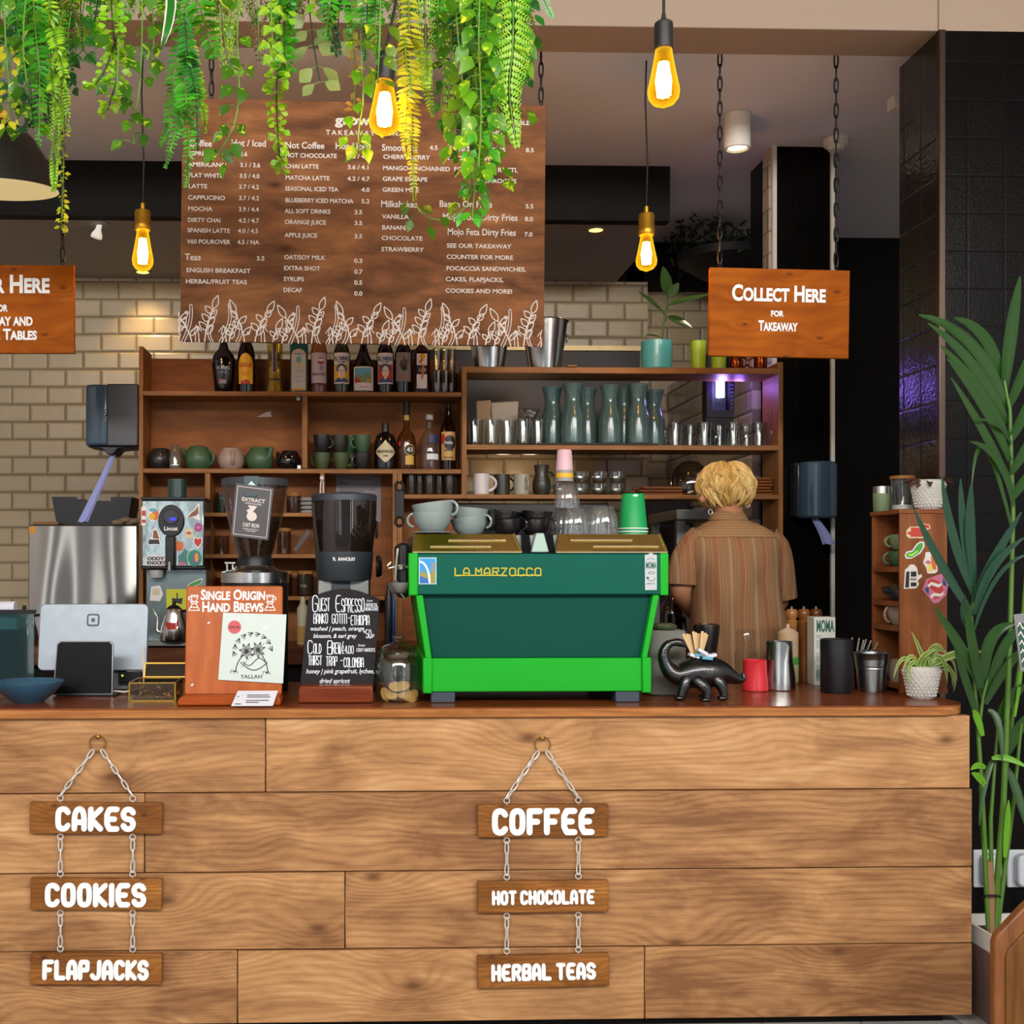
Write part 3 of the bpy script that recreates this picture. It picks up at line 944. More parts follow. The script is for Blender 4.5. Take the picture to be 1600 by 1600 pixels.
for i, (px, py) in enumerate(((466, 624), (467, 731))):
 p = W(px, py, 4.96)
 tag(MB().box(-.009, .009, -.006, .006, 0, .018).build('corner_bracket', M_STEEL, bevel=.002), 'small metal corner bracket %s' % ('under the top bottle shelf by the divider' if i == 0 else 'standing at the foot of the divider by the black teapot'), 'bracket').location = (p.x, p.y + .02, (sz(466, 618) - .0185) if i == 0 else zs['b'] + .0004)
# espresso cups stacked in the middle bay
CUP = [(.021, 0), (.024, .004), (.034, .04), (.038, .074)]
for i, (px, dz, m, ang, dy, lab) in enumerate(((503, 0, 'moss', 2.7, 0, 'moss green cup at the bottom beside the divider, under a black cup'), (533, 0, 'moss', -.2, 0, 'moss green cup with its handle out, lower middle of the stacked cups'), (566, 0, 'black', 3.6, 0, 'black cup under a green one, beside the round black bottle'),
           (503, 1, 'black', -.15, 0, 'black cup stacked on the moss green cup by the divider'), (531, 1, 'dkmoss', 2.8, .02, 'dark brown cup in the upper row of stacked cups'), (547, 1, 'green', 2.4, .075, 'green cup at the back of the upper row of stacked cups'), (566, 1, 'green', 3.3, 0, 'green cup stacked on a black cup beside the round black bottle'))):
 p = on(px, 700, 5.02 + dy * .8, zs['b'] + (.0778 if dz else 0))
 mug('coffee_cup', lab, 'cup', p, CUP, M_CER[m], .04, .042, ang, 'cups stacked in the bottle bay', out=.02)
mug('coffee_cup', 'moss green cup half hidden behind the lower row of stacked cups', 'cup', on(548, 700, 5.082, zs['b']), CUP, M_CER['moss'], .04, .042, 2.2, 'cups stacked in the bottle bay', out=.02)
# ---------------------------------------------------------------- bottles
def bottle(label, px, zkey, prof, gm, wpx=None, D=5.03, cap=None, lab=None, liq=None, sq=0.0, group=None):
 """prof in pixels of the photo (radius, height); lab: list of label patches"""
 s = S(D, px)
 o = thing('bottle', label, 'bottle', on(px, 600, D, zs[zkey]), 0, group or 'bottles on the back shelves')
 pr = [(.0001, 0)] + [(r * s, z * s) for r, z in prof]
 MB().lathe(pr + [(.0001, pr[-1][1])], seg=28, sq=sq).build('body', gm, o)
 if liq:
  lv, lm = liq
  q = [(.0001, .002)] + [(r * s * .92, z * s + .002) for r, z in prof if z < lv] + [(.0001, [z * s for r, z in prof if z < lv][-1] + .003)]
  MB().lathe(q, seg=24, sq=sq).build('liquid', lm, o)
 if cap:
  r, z0, z1, m = cap
  MB().lathe([(.0001, z0 * s), (r * s, z0 * s), (r * s, z1 * s - .002), (r * s * .9, z1 * s), (.0001, z1 * s)], seg=20).build('cap', m, o)
 for L in lab or ():
  k = L[0]
  if k == 'p':                        # plain patch: r, z0, z1, half width px, material, name
   _, r, z0, z1, hw, m, nm = L
   a = hw / r
   if sq:
    MB().box(-hw * s, hw * s, -r * s - .0006, -r * s + .001, z0 * s, z1 * s).build(nm, m, o, smooth=0)
   else:
    MB().patch(r * s + .0006, z0 * s, z1 * s, -a, a, seg=12).build(nm, m, o)
  elif k == 't':                      # text: r, z, h, string, material, fit
   _, r, z, h, t, m, f = L[:7]
   dx = L[7] if len(L) > 7 else 0
   q = MB()
   if sq:
    q.text(t, -f * s / 2, z * s, h * s, -r * s - .0012, wt=.03, fit=f * s)
   else:
    q.text(t, (dx - f / 2) * s, z * s, h * s, wt=.03, fit=f * s, cyl=r * s + .0014)
   q.build('lettering', m, o, smooth=0)
  elif k == 'd':                      # disc / diamond / any outline in px, on the front
   _, r, poly, m, nm = L
   R_ = r * s + .0008
   q = MB()
   for st in ([poly] if sq else strips(poly, 1.6)):
    vs = [(R_ * sin(a / r) if not sq else a * s, -R_ * cos(a / r) if not sq else -R_, b * s) for a, b in st]
    q.add(vs, [tuple(range(len(vs)))])
   q.build(nm, m, o, smooth=0)
 return o
def disc(cx, cz, rx, rz=None, n=20):
 rz = rz or rx
 return [(cx + rx * cos(2 * pi * k / n), cz + rz * sin(2 * pi * k / n)) for k in range(n)]
def tintg(nm, tint, body, col, refl=1.0):
 return glass('bottle_' + nm, tint, refl, .04, body, col)
GB_BLK = mat('black_bottle_glass', '0c0b0c', .12, coat=.5)
GB_BRN = tintg('brown', '3a2012', .55, '1c0f08')
GB_LIME = tintg('pale_yellow', 'd9d08a', .15, 'c9b95a')
GB_TEAL = tintg('teal', '4f8f93', .6, '2d6a70')
GB_ROSE = tintg('rose', 'd8a585', .25, 'b97a58')
GB_OLIV = tintg('olive', '6d7440', .45, '3e4420')
GB_DKG = tintg('dark_green', '1d2418', .7, '11150f')
GB_RED = tintg('amber_red', '5c1f12', .6, '3d140c')
GB_CLR = tintg('clear', 'e3ddd5', .06, 'b9b0a6')
C = {k: mat('print_' + k, v, .5, var=.02) for k, v in dict(yellow='d9a710', red='b52a1c', gold='c8a545', white='dcd8d6', cream='c9bd98', blue='1f3d78', sky='5aa0b8', black='1a1819', silver='b7babb', grey='8a8480', navy='25245c', tan='c79b56', olive='6f8a5a', orange='d0641c', teal='3f7f7a', pink='c06a86', green='3f9b3a', purple='7a5a9a', skin='d8c9b4').items()}
WINE = [(12.8, 0), (13.5, 2), (13.5, 62), (11, 72), (5.5, 84), (4.6, 90), (4.6, 108), (5.2, 108), (5.2, 112)]
bottle('black tear-shaped liqueur bottle with silver script and red mark', 349.5, 'a', [(12.5, 0), (14, 2), (18.3, 44), (18.5, 52), (16, 60), (8, 70), (5, 82), (5, 104)], GB_BLK,
  lab=[('t', 17.5, 36, 7, 'Tia Maria', C['silver'], 24), ('t', 16.5, 31, 2.6, 'COLD BREW', C['silver'], 15), ('d', 15.5, [(-6, 14), (6, 14), (6, 27), (2, 24), (0, 28), (-3, 26)], C['grey'], 'label'), ('d', 15.7, [(-7, 18), (-2, 27), (1, 28), (-3, 20), (-4, 15)], C['red'], 'red_mark')], cap=(5.5, 98, 108, C['black']))
bottle('dark brown liqueur bottle with a bright yellow arched label', 385, 'a', [(13.2, 0), (14, 3), (14, 48), (13.8, 60), (11, 72), (6, 84), (5.2, 108)], GB_BRN,
  lab=[('d', 14.2, [(-12, 14), (12, 14), (12.5, 46), (10, 54), (5, 60), (0, 62), (-5, 60), (-10, 54), (-12.5, 46)], C['yellow'], 'label'), ('t', 14.6, 40, 7, "KAHLUA", C['red'], 22), ('t', 14.6, 30, 2.6, 'RUM AND COFFEE', C['orange'], 13), ('t', 14.6, 27, 2.6, 'LIQUEUR', C['orange'], 11), ('d', 14.5, [(-8, 14), (8, 14), (6, 19), (0, 20.5), (-7, 18)], C['red'], 'red_band')], cap=(6, 104, 112, C['yellow']))
bottle('tall clear bottle of yellow liqueur with a gold-edged ribbon label', 429.5, 'a', [(13.5, 0), (14, 2), (11.2, 16), (10.8, 40), (12.5, 75), (13, 90), (5, 102), (5, 112)], GB_LIME,
  lab=[('d', 11.4, [(-8, 50), (8, 50), (9.5, 56), (8, 64), (-8, 64), (-9.5, 56)], C['black'], 'label'), ('d', 11.7, [(-3.6, 34), (0, 29), (3.6, 34), (3.6, 78), (-3.6, 78)], C['gold'], 'ribbon_edge'), ('d', 11.9, [(-2.6, 34), (0, 31), (2.6, 34), (2.6, 77), (-2.6, 77)], C['navy'], 'ribbon'), ('d', 11.4, [(-9, 20), (9, 20), (9, 23), (-9, 23)], C['black'], 'band')], cap=(5.5, 106, 116, C['gold']), liq=(60, mat('yellow_liqueur', 'b9a02c', .1, spec=.3)))
bottle('square teal gin bottle with a silver arched label and yellow foot', 467.5, 'a', [(13.6, 0), (14, 2), (14, 80), (12, 88), (5, 95), (5, 112)], GB_TEAL, sq=8.0,
  lab=[('d', 14, [(-11.3, 4), (11.3, 4), (11.3, 60), (8, 66), (0, 69), (-8, 66), (-11.3, 60)], C['yellow'], 'label_border'), ('d', 14.4, [(-10.5, 7), (10.5, 7), (10.5, 59.5), (7.5, 65), (0, 68), (-7.5, 65), (-10.5, 59.5)], C['silver'], 'label'), ('t', 14.5, 59, 3.4, 'BOMBAY', C['teal'], 14), ('d', 14.7, disc(0, 51, 4, 5.5), C['sky'], 'emblem'), ('d', 14.8, disc(0, 45.5, 2.5), C['gold'], 'seal'), ('t', 14.6, 38.5, 2.6, 'SAPPHIRE', C['gold'], 15), ('t', 14.6, 33, 2, 'LONDON DRY GIN', C['grey'], 14), ('t', 14.6, 24, 2, 'INFUSION', C['grey'], 9), ('t', 14.6, 17, 2, 'DISTILLED', C['grey'], 11)])
bottle('rose wine bottle with a plain lilac label and a balloon drawing', 498.5, 'a', [(12.6, 0), (13, 2), (13, 66), (10, 78), (5, 92), (5, 112)], GB_ROSE,
  lab=[('p', 13, 16, 63, 14, mat('lilac_label', 'b9b1bd', .6), 'label'), ('t', 13.3, 28, 3.6, 'BALLON', M_INK, 21), ('d', 13.3, disc(3.5, 50, 5, 5.5), C['red'], 'balloon'), ('d', 13.5, disc(3.5, 51.4, 5.1, 2), C['white'], 'balloon_band'), ('d', 13.4, [(1.5, 36), (6, 36), (6.5, 42), (2, 43)], C['grey'], 'basket')], liq=(60, mat('rose_wine', '9a5230', .1)))
def nino(px, label, g, bgc):
 bottle(label, px, 'a', WINE, g, lab=[
  ('p', 13.5, 15, 63, 13.8, C['white'], 'label'), ('t', 14.1, 51, 6.5, 'EL NINO', C['blue'], 25), ('t', 14.1, 47.5, 2.4, 'DE CAMPO', M_INK, 13), ('d', 13.9, [(-12.4, 17), (12.4, 17), (12.4, 45), (-12.4, 45)], bgc, 'picture_ground'),
  ('d', 14.1, disc(0, 38, 8.5, 8), C['blue'], 'hair'), ('d', 14.3, disc(0, 33.5, 5.4, 9), C['skin'], 'face'), ('d', 14.3, [(-2, 20), (2, 20), (2, 27), (-2, 27)], C['skin'], 'neck'), ('d', 14.4, [(-12, 17), (12, 17), (8, 22.5), (2.5, 24), (0, 20.5), (-2.5, 24), (-8, 22.5)], C['blue'], 'dress'),
  ('d', 14.5, disc(-2.2, 35, 1.3, .7), C['black'], 'eye'), ('d', 14.5, disc(2.2, 35, 1.3, .7), C['black'], 'eye'), ('d', 14.5, disc(0, 28.5, 1.4, .6), C['red'], 'mouth')])
nino(534, 'green wine bottle with a yellow label showing a face', GB_OLIV, C['yellow'])
nino(602, 'dark wine bottle with a red label showing a face', GB_DKG, C['red'])
bottle('dark broad-shouldered wine bottle with a landscape painting label', 568, 'a', [(16.6, 0), (17.3, 2), (17.3, 40), (15.5, 48), (9, 62), (5.5, 74), (5, 90), (5, 112)], GB_DKG,
  lab=[('p', 17.3, 4, 41, 18, C['white'], 'label'), ('d', 17.8, [(-15, 16), (13, 16), (13, 39), (-15, 39)], C['sky'], 'picture'), ('d', 18.0, [(-15, 16), (13, 16), (13, 27), (6, 31), (-2, 26), (-10, 30), (-15, 26)], C['olive'], 'hills'), ('d', 18.1, [(-15, 16), (-3, 16), (-6, 22), (-15, 25)], C['red'], 'fields'), ('d', 18.1, [(4, 17), (12, 17), (11, 21), (6, 22)], C['tan'], 'sand'), ('t', 18.0, 8, 2.6, 'PETIT BIJOU', C['pink'], 14)])
bottle('dark wine bottle with a grey label showing a smoky flower', 630, 'a', WINE, GB_DKG,
  lab=[('p', 13.5, 19, 64, 13.5, mat('grey_label', '857d77', .6), 'label'), ('d', 14, disc(0, 43, 8.5, 8), C['grey'], 'smoke'), ('d', 14.1, [(-7, 44), (-4, 52), (-1, 50), (0, 60), (3, 52), (6, 54), (7, 46), (4, 38), (-3, 36)], mat('charcoal_print', '4a4644', .7), 'flower'), ('d', 14.2, disc(2, 40, 4, 5), C['black'], 'flower_heart'), ('t', 14.1, 25, 3, 'MERLOT', C['orange'], 10)])
bottle('square amber-red bottle with a white label and orange wax drip', 658.5, 'a', [(12, 0), (12.4, 2), (12.4, 66), (10, 70), (4.5, 76), (4.5, 96)], GB_RED, sq=8.0,
  lab=[('d', 12.4, [(-8, 8), (8, 8), (8, 30), (-8, 30)], C['white'], 'label'), ('d', 12.4, [(-8, 44), (8, 44), (8, 62), (-8, 62)], C['white'], 'upper_label'), ('d', 12.4, [(-8, 31), (8, 31), (8, 43), (-8, 43)], C['black'], 'name_band'), ('t', 12.6, 34, 5.5, '1&9', C['silver'], 10), ('d', 12.8, disc(1, 58, 4.5, 4), C['yellow'], 'sticker'), ('d', 12.9, [(-2, 46), (4, 44), (3, 30), (1, 22), (-1.5, 23), (0, 32), (0.5, 42), (-5, 50), (0, 56), (3, 52)], C['orange'], 'wax_drip')])
# second shelf
bottle('round-shouldered black gin bottle with a diamond label', 602, 'b', [(16.5, 0), (17.3, 3), (17.3, 44), (14, 54), (5.5, 60), (5.5, 72)], GB_BLK, cap=(5.8, 64, 74, C['black']),
  lab=[('d', 17.6, [(-17, 27.5), (-15, 31), (-3, 42), (0, 46), (3, 42), (15, 31), (17, 27.5), (15, 24), (3, 13), (0, 11), (-3, 13), (-15, 24)], C['cream'], 'diamond_label'), ('t', 18.1, 26, 4.4, "HENDRICK'S", M_INK, 30), ('t', 18.1, 20, 2.6, 'GIN', M_INK, 8)])
bottle('amber liqueur bottle with a round black and gold badge', 635, 'b', [(14, 0), (14.6, 2), (14.6, 46), (13, 54), (6, 64), (5, 70), (5, 104)], tintg('amber', 'b07a3a', .3, '6e3f17'), cap=(5.4, 84, 108, C['black']),
  lab=[('d', 14.8, disc(5, 31, 9), C['gold'], 'badge_rim'), ('d', 15.1, disc(5, 31, 7.8), C['black'], 'badge'), ('t', 15.3, 28, 7, '43', C['white'], 10, 5), ('d', 14.8, [(-2, 8), (12, 8), (12, 22), (-2, 22)], C['gold'], 'label'), ('d', 14.8, disc(-12, 41, 3, 4), C['red'], 'red_seal'), ('d', 5.2, [(-4.5, 78), (4.5, 78), (4.5, 86), (-4.5, 86)], C['gold'], 'neck_label')])
o = kids(SC.objects[[q.name for q in SC.objects if q.name.startswith('bottle')][0]])
bottle('short clear bottle with a purple band and small white label', 671, 'b', [(15, 0), (15.6, 2), (15.6, 46), (12, 56), (4.5, 66), (4.5, 76)], GB_CLR, cap=(6, 79, 87, C['silver']), liq=(12, mat('amber_rum', '8a4a16', .1)),
  lab=[('d', 15.9, [(-2, 42), (15, 42), (15, 54), (-2, 54)], C['navy'], 'purple_band'), ('d', 15.9, [(-5, 16), (15, 16), (15, 25), (-5, 25)], C['white'], 'label')])
bottle('clear-necked bottle with a tan label and round black badge', 700, 'b', [(12.6, 0), (13, 2), (13, 62), (10, 72), (5, 82), (5.5, 88), (4, 98), (4, 104)], tintg('dark_rum', '6e4a30', .35, '2c1710'), cap=(4.6, 99, 106, C['black']), D=5.05,
  lab=[('p', 13, 16, 60, 12.5, C['tan'], 'label'), ('d', 13.6, disc(2, 43, 9.5, 11.5), C['black'], 'badge'), ('t', 14, 41, 5, 'Smoky', C['white'], 14), ('t', 13.8, 30, 2.4, 'SPICED RUM', C['black'], 14), ('d', 13.6, disc(-9, 49, 4, 8), C['red'], 'leaf_print'), ('t', 13.8, 19, 2.2, 'SINGLE BARREL', C['black'], 16)])
# stacked shot glasses beside the bottles
SHOT = [(.013, 0), (.0145, .002), (.0165, .05), (.0185, .098), (.0175, .098), (.0155, .05), (.0125, .006), (.0001, .005)]
shp = None
for i, (px, dy) in enumerate(((677, .05), (683, -.01), (695, -.005), (706, .0), (689, .045), (700, .05), (709, .045))):
 p = on(px, 600, 5.0 + dy, zs['a'])
 lab = NTH[i] + ' of the tall clear shot glasses standing beside the amber-red bottle'
 if shp is None:
  shp = thing('shot_glass', lab, 'glass', p, 0, 'shot glasses beside the bottles')
  MB().lathe([(.0001, 0)] + SHOT, seg=16, rib=.03, nrib=8).build('body', G_CLEAR2, shp)
 else:
  shp_ = dup(shp, p, lab)
 if i > 0 and i < 4:
  dup(shp, p + Vector((0, 0, .0985)), NTH[i] + ' of the tall shot glasses stacked on top of another')
# tumblers in the open shelf, upside-down and ribbed
M_KW = dict(seg=22)
TUM = [(.029, 0), (.031, .004), (.033, .06), (.036, .115), (.034, .115), (.031, .06), (.029, .01), (.0001, .009)]
tum = thing('tumbler', 'first tall clear tumbler beside the wooden upright of the open shelves', 'glass', on(743, 640, 5.02, zs['g']), 0, 'tall tumblers on the open shelves')
MB().lathe([(.0001, 0)] + TUM, seg=40, rib=.015, nrib=10).build('body', G_CLEAR2, tum)
for i, px in enumerate((769, 794, 819, 842)):
 dup(tum, on(px, 640, 5.0 + .02 * (i % 2), zs['g']), NTH[i + 1] + ' tall clear tumbler from the wooden upright of the open shelves')
# bags of filters and a bowl standing behind the tumblers
for i, (px, w_, h_, col, lab) in enumerate(((755, 24, 36, 'a08762', 'brown paper filter packet standing behind the tumblers'), (788, 44, 34, 'b3a693', 'clear bag of pale paper filters behind the tumblers'))):
 s = S(5.1)
 p = on(px, 640, 5.115, zs['g'])
 q = MB()
 zb_ = .0
 q.prism([(-w_ * .42 * s, 0), (w_ * .42 * s, 0), (w_ * .5 * s, (h_ + 40) * s), (-w_ * .5 * s, (h_ + 38) * s)], -.014, .014)
 tag(q.build('filter_bag', mat('filter_bag_%d' % i, col, .6, bump=.5, vscale=25), bevel=.006), lab, 'bag').location = p
o = thing('glass_bowl', 'small clear bowl of wrapped sugars resting on the tumblers', 'bowl', on(829, 640, 5.0, zs['g'] + .1155))
MB().lathe([(.0001, 0), (.02, 0), (.036, .03), (.042, .045), (.040, .045), (.034, .03), (.018, .004), (.0001, .004)]).build('bowl', G_CLEAR2, o)
q = MB()
rn = random.Random(3)
for k in range(9):
 q.ball((rn.uniform(-.018, .018), rn.uniform(-.018, .018), rn.uniform(.014, .035)), .012, .010, .009, 8, 5)
tag(q.build('sugar_wraps', M_LABEL, o), kind='stuff')
# carafes
CAR = [(.046, 0), (.050, .004), (.0505, .11), (.048, .128), (.040, .15), (.0335, .18), (.033, .205), (.038, .235), (.046, .262), (.044, .262), (.036, .235), (.031, .205), (.0315, .18), (.038, .15), (.046, .128), (.048, .006), (.0001, .005)]
tray = tag(MB().box(-.28, .24, -.099, .096, 0, .008).build('slate_tray', mat('slate', '2a2826', .6), bevel=.003), 'dark slate tray under the frosted carafes', 'tray')
tray.location = on(935, 640, 5.045, zs['g'])
car = None
for i, (px, dy, k) in enumerate(((863, .05, .98), (895, -.046, 1.0), (917, .05, .98), (953, -.046, .98), (975, .05, .97), (997, -.046, 1.0), (1022, .05, .96))):
 p = on(px, 640, 5.05 + dy, zs['g'] + .0085)
 lab = ('frosted blue-green water carafe nearest the tumblers on the slate tray' if i == 0 else NTH[i] + ' frosted blue-green carafe on the slate tray, counting from the tumblers')
 lab = lab.replace('nearest', 'next to')
 if car is None:
  car = thing('carafe', lab, 'carafe', p, 0, 'frosted water carafes')
  MB().lathe([(.0001, 0)] + CAR, seg=30).build('body', G_CARAFE, car)
 else:
  dup(car, p, lab, scale=(k, k, k))
# glass latte mugs with handles
LAT = [(.027, 0), (.030, .003), (.031, .05), (.034, .105), (.032, .105), (.029, .05), (.027, .008), (.0001, .007)]
lat = None
for i, (px, dy, a) in enumerate(((1056, -.045, 3.3), (1079, .045, .2), (1102, -.045, .1), (1125, .045, -.2), (1147, -.045, -.2), (1167, .045, .2), (1187, -.045, -.4))):
 p = on(px, 640, 5.05 + dy, zs['g'])
 lab = NTH[i] + ' clear glass mug with handle, counting from the carafes on the open shelf'
 if lat is None:
  lat = thing('glass_mug', lab, 'mug', p, a, 'glass mugs under the blue lamp')
  MB().lathe([(.0001, 0)] + LAT, seg=24).build('body', G_CLEAR2, lat)
  pp, rd = cup_handle(.031, .055, .06, .0042, 0, .024)
  MB().tube(pp, rd, 7).build('handle', G_CLEAR2, lat)
 else:
  dup(lat, p, lab, rz=a)
# top of the open shelf
ICE = [(.066, 0), (.070, .002), (.088, .12), (.100, .212), (.106, .214), (.102, .217), (.098, .212), (.085, .12), (.066, .006), (.0001, .005)]
for i, (px, k, lab) in enumerate(((764, .93, 'steel ice bucket partly behind the menu board, on the open shelf'), (851, 1.0, 'tapered steel wine bucket with a ring handle beside the menu board'))):
 o = thing('ice_bucket', lab, 'bucket', on(px, 560, 5.05, zs['f']), 0, 'steel ice buckets on the shelf top')
 MB().lathe([(.0001, 0)] + [(r * k, z * k) for r, z in ICE]).build('body', M_STEEL, o)
 r_ = .091 * k
 for sg in (1, -1):
  MB().tube([(sg * (r_ + .006), .012 * cos(a), .14 * k + .016 * sin(a)) for a in [j * pi / 6 for j in range(12)]], .0022, 6, True).build('ring_handle', M_STEEL, o)
  MB().ball((sg * r_, 0, .16 * k), .007).build('lug', M_STEEL, o)
tag(MB().box(-.022, .022, -.03, .03, 0, .008).build('wood_block', M_PLY, bevel=.002), 'small flat wooden offcut beside the steel wine bucket', 'block').location = on(892, 560, 4.97, zs['f'])
# rubber plant in a turquoise pot
rp = thing('potted_rubber_plant', 'young rubber plant with few dark leaves in a turquoise pot', 'plant', on(1026, 560, 5.03, zs['f']))
s = S(5.03)
MB().lathe([(.0001, 0), (21 * s, 0), (23.5 * s, 2 * s), (24.5 * s, 20 * s), (24.3 * s, 45 * s), (23 * s, 45 * s), (23 * s, 38 * s), (.0001, 37 * s)]).build('pot', mat('turquoise_glaze', '53aeb4', .4, coat=.2, var=.05), rp)
MB().lathe([(22.6 * s, 38.5 * s), (10 * s, 40 * s), (.0001, 40 * s)]).build('soil', mat('potting_soil', '2b1e15', .9, bump=.6, vscale=60), rp)
ox, oz = 1026, 573
def lv(px, py, dy=0.0):
 p = W(px, py, 5.03) - on(1026, 560, 5.03, zs['f'])
 return Vector((p.x, dy, p.z))
st_ = MB().tube([lv(1034, 533), lv(1037, 505), lv(1041, 480), lv(1042, 466)], [.005, .0045, .004, .003], 8)
st_.build('stem', mat('plant_stem_green', '46602f', .5), rp)
M_RUB = mat('rubber_leaf', '2c4a1c', .25, coat=.4, var=.25, vscale=18)
def bigleaf(q, a, b, wd_, nrm, fold=.25, n=8, droop=0.0):
 a, b = Vector(a), Vector(b)
 d = b - a
 sd = d.cross(nrm).normalized()
 up = sd.cross(d).normalized()
 vs, fs = [], []
 for k in range(n + 1):
  u = k / n
  w = wd_ * (sin(pi * min(1, u ** .8 * .97 + .015)) ** .8)
  c = a + d * u + up * (droop * -u * u)
  vs += [c - sd * w + up * w * fold, c, c + sd * w + up * w * fold]
 for k in range(n):
  i = k * 3
  fs += [(i, i + 1, i + 4, i + 3), (i + 1, i + 2, i + 5, i + 4)]
 return q.add(vs, fs)
for (a, b, w_, nr) in (((1043, 462), (1031, 421), 9.5, (0, -1, .2)), ((1043, 466), (1056, 446), 8, (0, -1, .1)), ((1043, 478), (1106, 464), 9.5, (0, -.7, 1)), ((1034, 487), (992, 459), 7, (0, -.8, .8)), ((1041, 495), (1076, 516), 9.5, (0, -.8, .7)), ((1033, 528), (1004, 527), 6, (0, -.6, 1))):
 q = MB()
 if a[0] != 1043 or b[0] > 1100:
  q.tube([lv(1040, a[1] + 8), lv(*a, -.01)], .002, 6)
 bigleaf(q, lv(*a, -.01), lv(*b, -.05), w_ * s, Vector(nr))
 q.build('leaf', M_RUB, rp)
M_LIME = mat('lime_plastic', '9fc02c', .4, var=.05)
for i, (px, h_, lab) in enumerate(((1091, 46, 'lime green ribbed plastic beaker beside the turquoise pot'), (1123, 44, 'lime green beaker under the edge of the collect sign'))):
 tag(MB().lathe([(.0001, 0), (10.5 * s, 0), (11 * s, 2 * s), (12.6 * s, h_ * s), (11.6 * s, h_ * s), (10 * s, 3 * s), (.0001, 3 * s)], seg=40, rib=.012, nrib=12).build('beaker', M_LIME), lab, 'beaker').location = on(px, 560, 5.03, zs['f'])
M_COP = mat('copper', '8a3f1c', .25, .9, var=.1)
mug('copper_mug', 'rounded copper mug between the lime beaker and a second copper mug', 'mug', on(1150, 560, 5.03, zs['f']), [(.024, 0), (.031, .02), (.030, .045), (.022, .075)], M_COP, .04, .045, .2)
mug('copper_mug', 'dark copper mug at the shelf end beneath the collect sign', 'mug', on(1188, 560, 5.05, zs['f']), [(.022, 0), (.029, .02), (.030, .05), (.026, .08)], M_COP, .04, .045, 2.9)
# third row: low tumblers, mugs, jars and boards
t3 = None
for i, px in enumerate((642, 655, 671, 686, 703, 711)):
 lab = NTH[i] + ' smoky straight glass under the bottle shelf, counting from the double divider'
 p = on(px, 760, 5.02 + .03 * (i % 2), zs['h'])
 if t3 is None:
  t3 = thing('straight_glass', lab, 'glass', p, 0, 'smoky glasses in the low bay')
  MB().lathe([(.0001, 0), (.021, 0), (.023, .003), (.023, .088), (.021, .088), (.021, .008), (.0001, .007)], seg=20).build('body', glass('smoky_tumbler_glass', 'ddd6ce', 1.6, body=.05, bodycol='8d8077'), t3)
 else:
  dup(t3, p, lab)
CYL = [(.030, 0), (.034, .004), (.036, .04), (.036, .092)]
mug('coffee_mug', 'pale pinkish mug with a big round handle on the low open shelf', 'mug', on(752, 760, 5.0, zs['h']), CYL, M_CER['white'], .05, .06, -.2, out=.032, rad=.006)
mug('coffee_mug', 'dark olive mug between the pale pink and stone mugs', 'mug', on(784, 760, 5.04, zs['h']), CYL, M_CER['dkmoss'], .05, .055, .3)
mug('coffee_mug', 'stone-coloured mug with its handle facing out on the low open shelf', 'mug', on(815, 760, 5.02, zs['h']), CYL, M_CER['stone'], .05, .05, -1.2)
o = thing('dark_pitcher', 'dark brown pot-bellied pitcher beside the stone mug', 'pitcher', on(846, 760, 5.05, zs['h']))
MB().lathe([(.0001, 0), (.030, 0), (.040, .03), (.040, .06), (.028, .095), (.034, .135), (.031, .135), (.026, .095), (.037, .06), (.0001, .006)]).build('body', M_CER['dkmoss'], o)
q, rd = cup_handle(.036, .07, .07, .005, .1, .03)
MB().tube(q, rd, 7).build('handle', M_CER['dkmoss'], o)
JG = [(.026, 0), (.029, .003), (.034, .03), (.034, .052), (.032, .052), (.032, .03), (.027, .006), (.0001, .005)]
jg = None
for i, (px, lv_) in enumerate(((908, 0), (936, 0), (964, 0), (908, 1), (936, 1), (964, 1), (876, 0))):
 lab = NTH[i] + ' small ribbed clear glass stacked on the low shelf below the carafes'
 p = on(px, 760, 5.03, zs['h'] + lv_ * .0526)
 if jg is None:
  jg = thing('small_glass', lab, 'glass', p, 0, 'stacked small glasses below the carafes')
  MB().lathe([(.0001, 0)] + JG, seg=40, rib=.02, nrib=10).build('body', G_CLEAR2, jg)
 else:
  dup(jg, p, lab)
# wooden serving boards and a cloche
M_BRD = wood('serving_board_wood', '5a3014', '80481f', '9c6130', 260, 'X', .45, streak=.4, wob=4)
z0 = zs['h']
for i, (px, w_, t_) in enumerate(((1032, .20, .011), (1026, .19, .011), (1030, .18, .011), (1196, .20, .011), (1197, .205, .011), (1194, .20, .011), (1198, .20, .011), (1196, .205, .011), (1197, .20, .011))):
 grp = 0 if i < 3 else 1
 j = i if i < 3 else i - 3
 lab = ('%s serving board from the shelf in the pile behind the green cups' if grp == 0 else '%s serving board from the shelf in the pile behind the person\'s head') % NTH[j]
 xc = W(px, 760, 5.05).x - (.10 if grp else 0) + (.012 if grp else 0)
 q = MB().box(-w_ / 2, w_ / 2, -.07, .07, 0, t_)
 q.box(-w_ / 2 - .03, -w_ / 2, -.014, .014, .001, t_ - .001)
 if grp:
  xc = W(1214, 760, 5.05).x - w_ / 2 - .004 * (j % 3) - .042
 tag(q.build('serving_board', M_BRD, bevel=.003), lab, 'board', 'wooden serving boards').location = (xc, 1.65, z0 + .0005 + j * (.0135 if grp == 0 else .0135))
zt = z0 + 3 * .0135 + .001
o = thing('cake_cloche', 'clear glass cake dome on the low open shelf above the pile of boards', 'cloche', (W(1078, 760, 5.05).x, 1.65, z0 + .0005))
MB().lathe([(.086, 0), (.088, .004), (.085, .07), (.07, .12), (.04, .15), (.0001, .158)]).build('dome', glass('dome_glass', 'cbbfb4', 1.4), o)
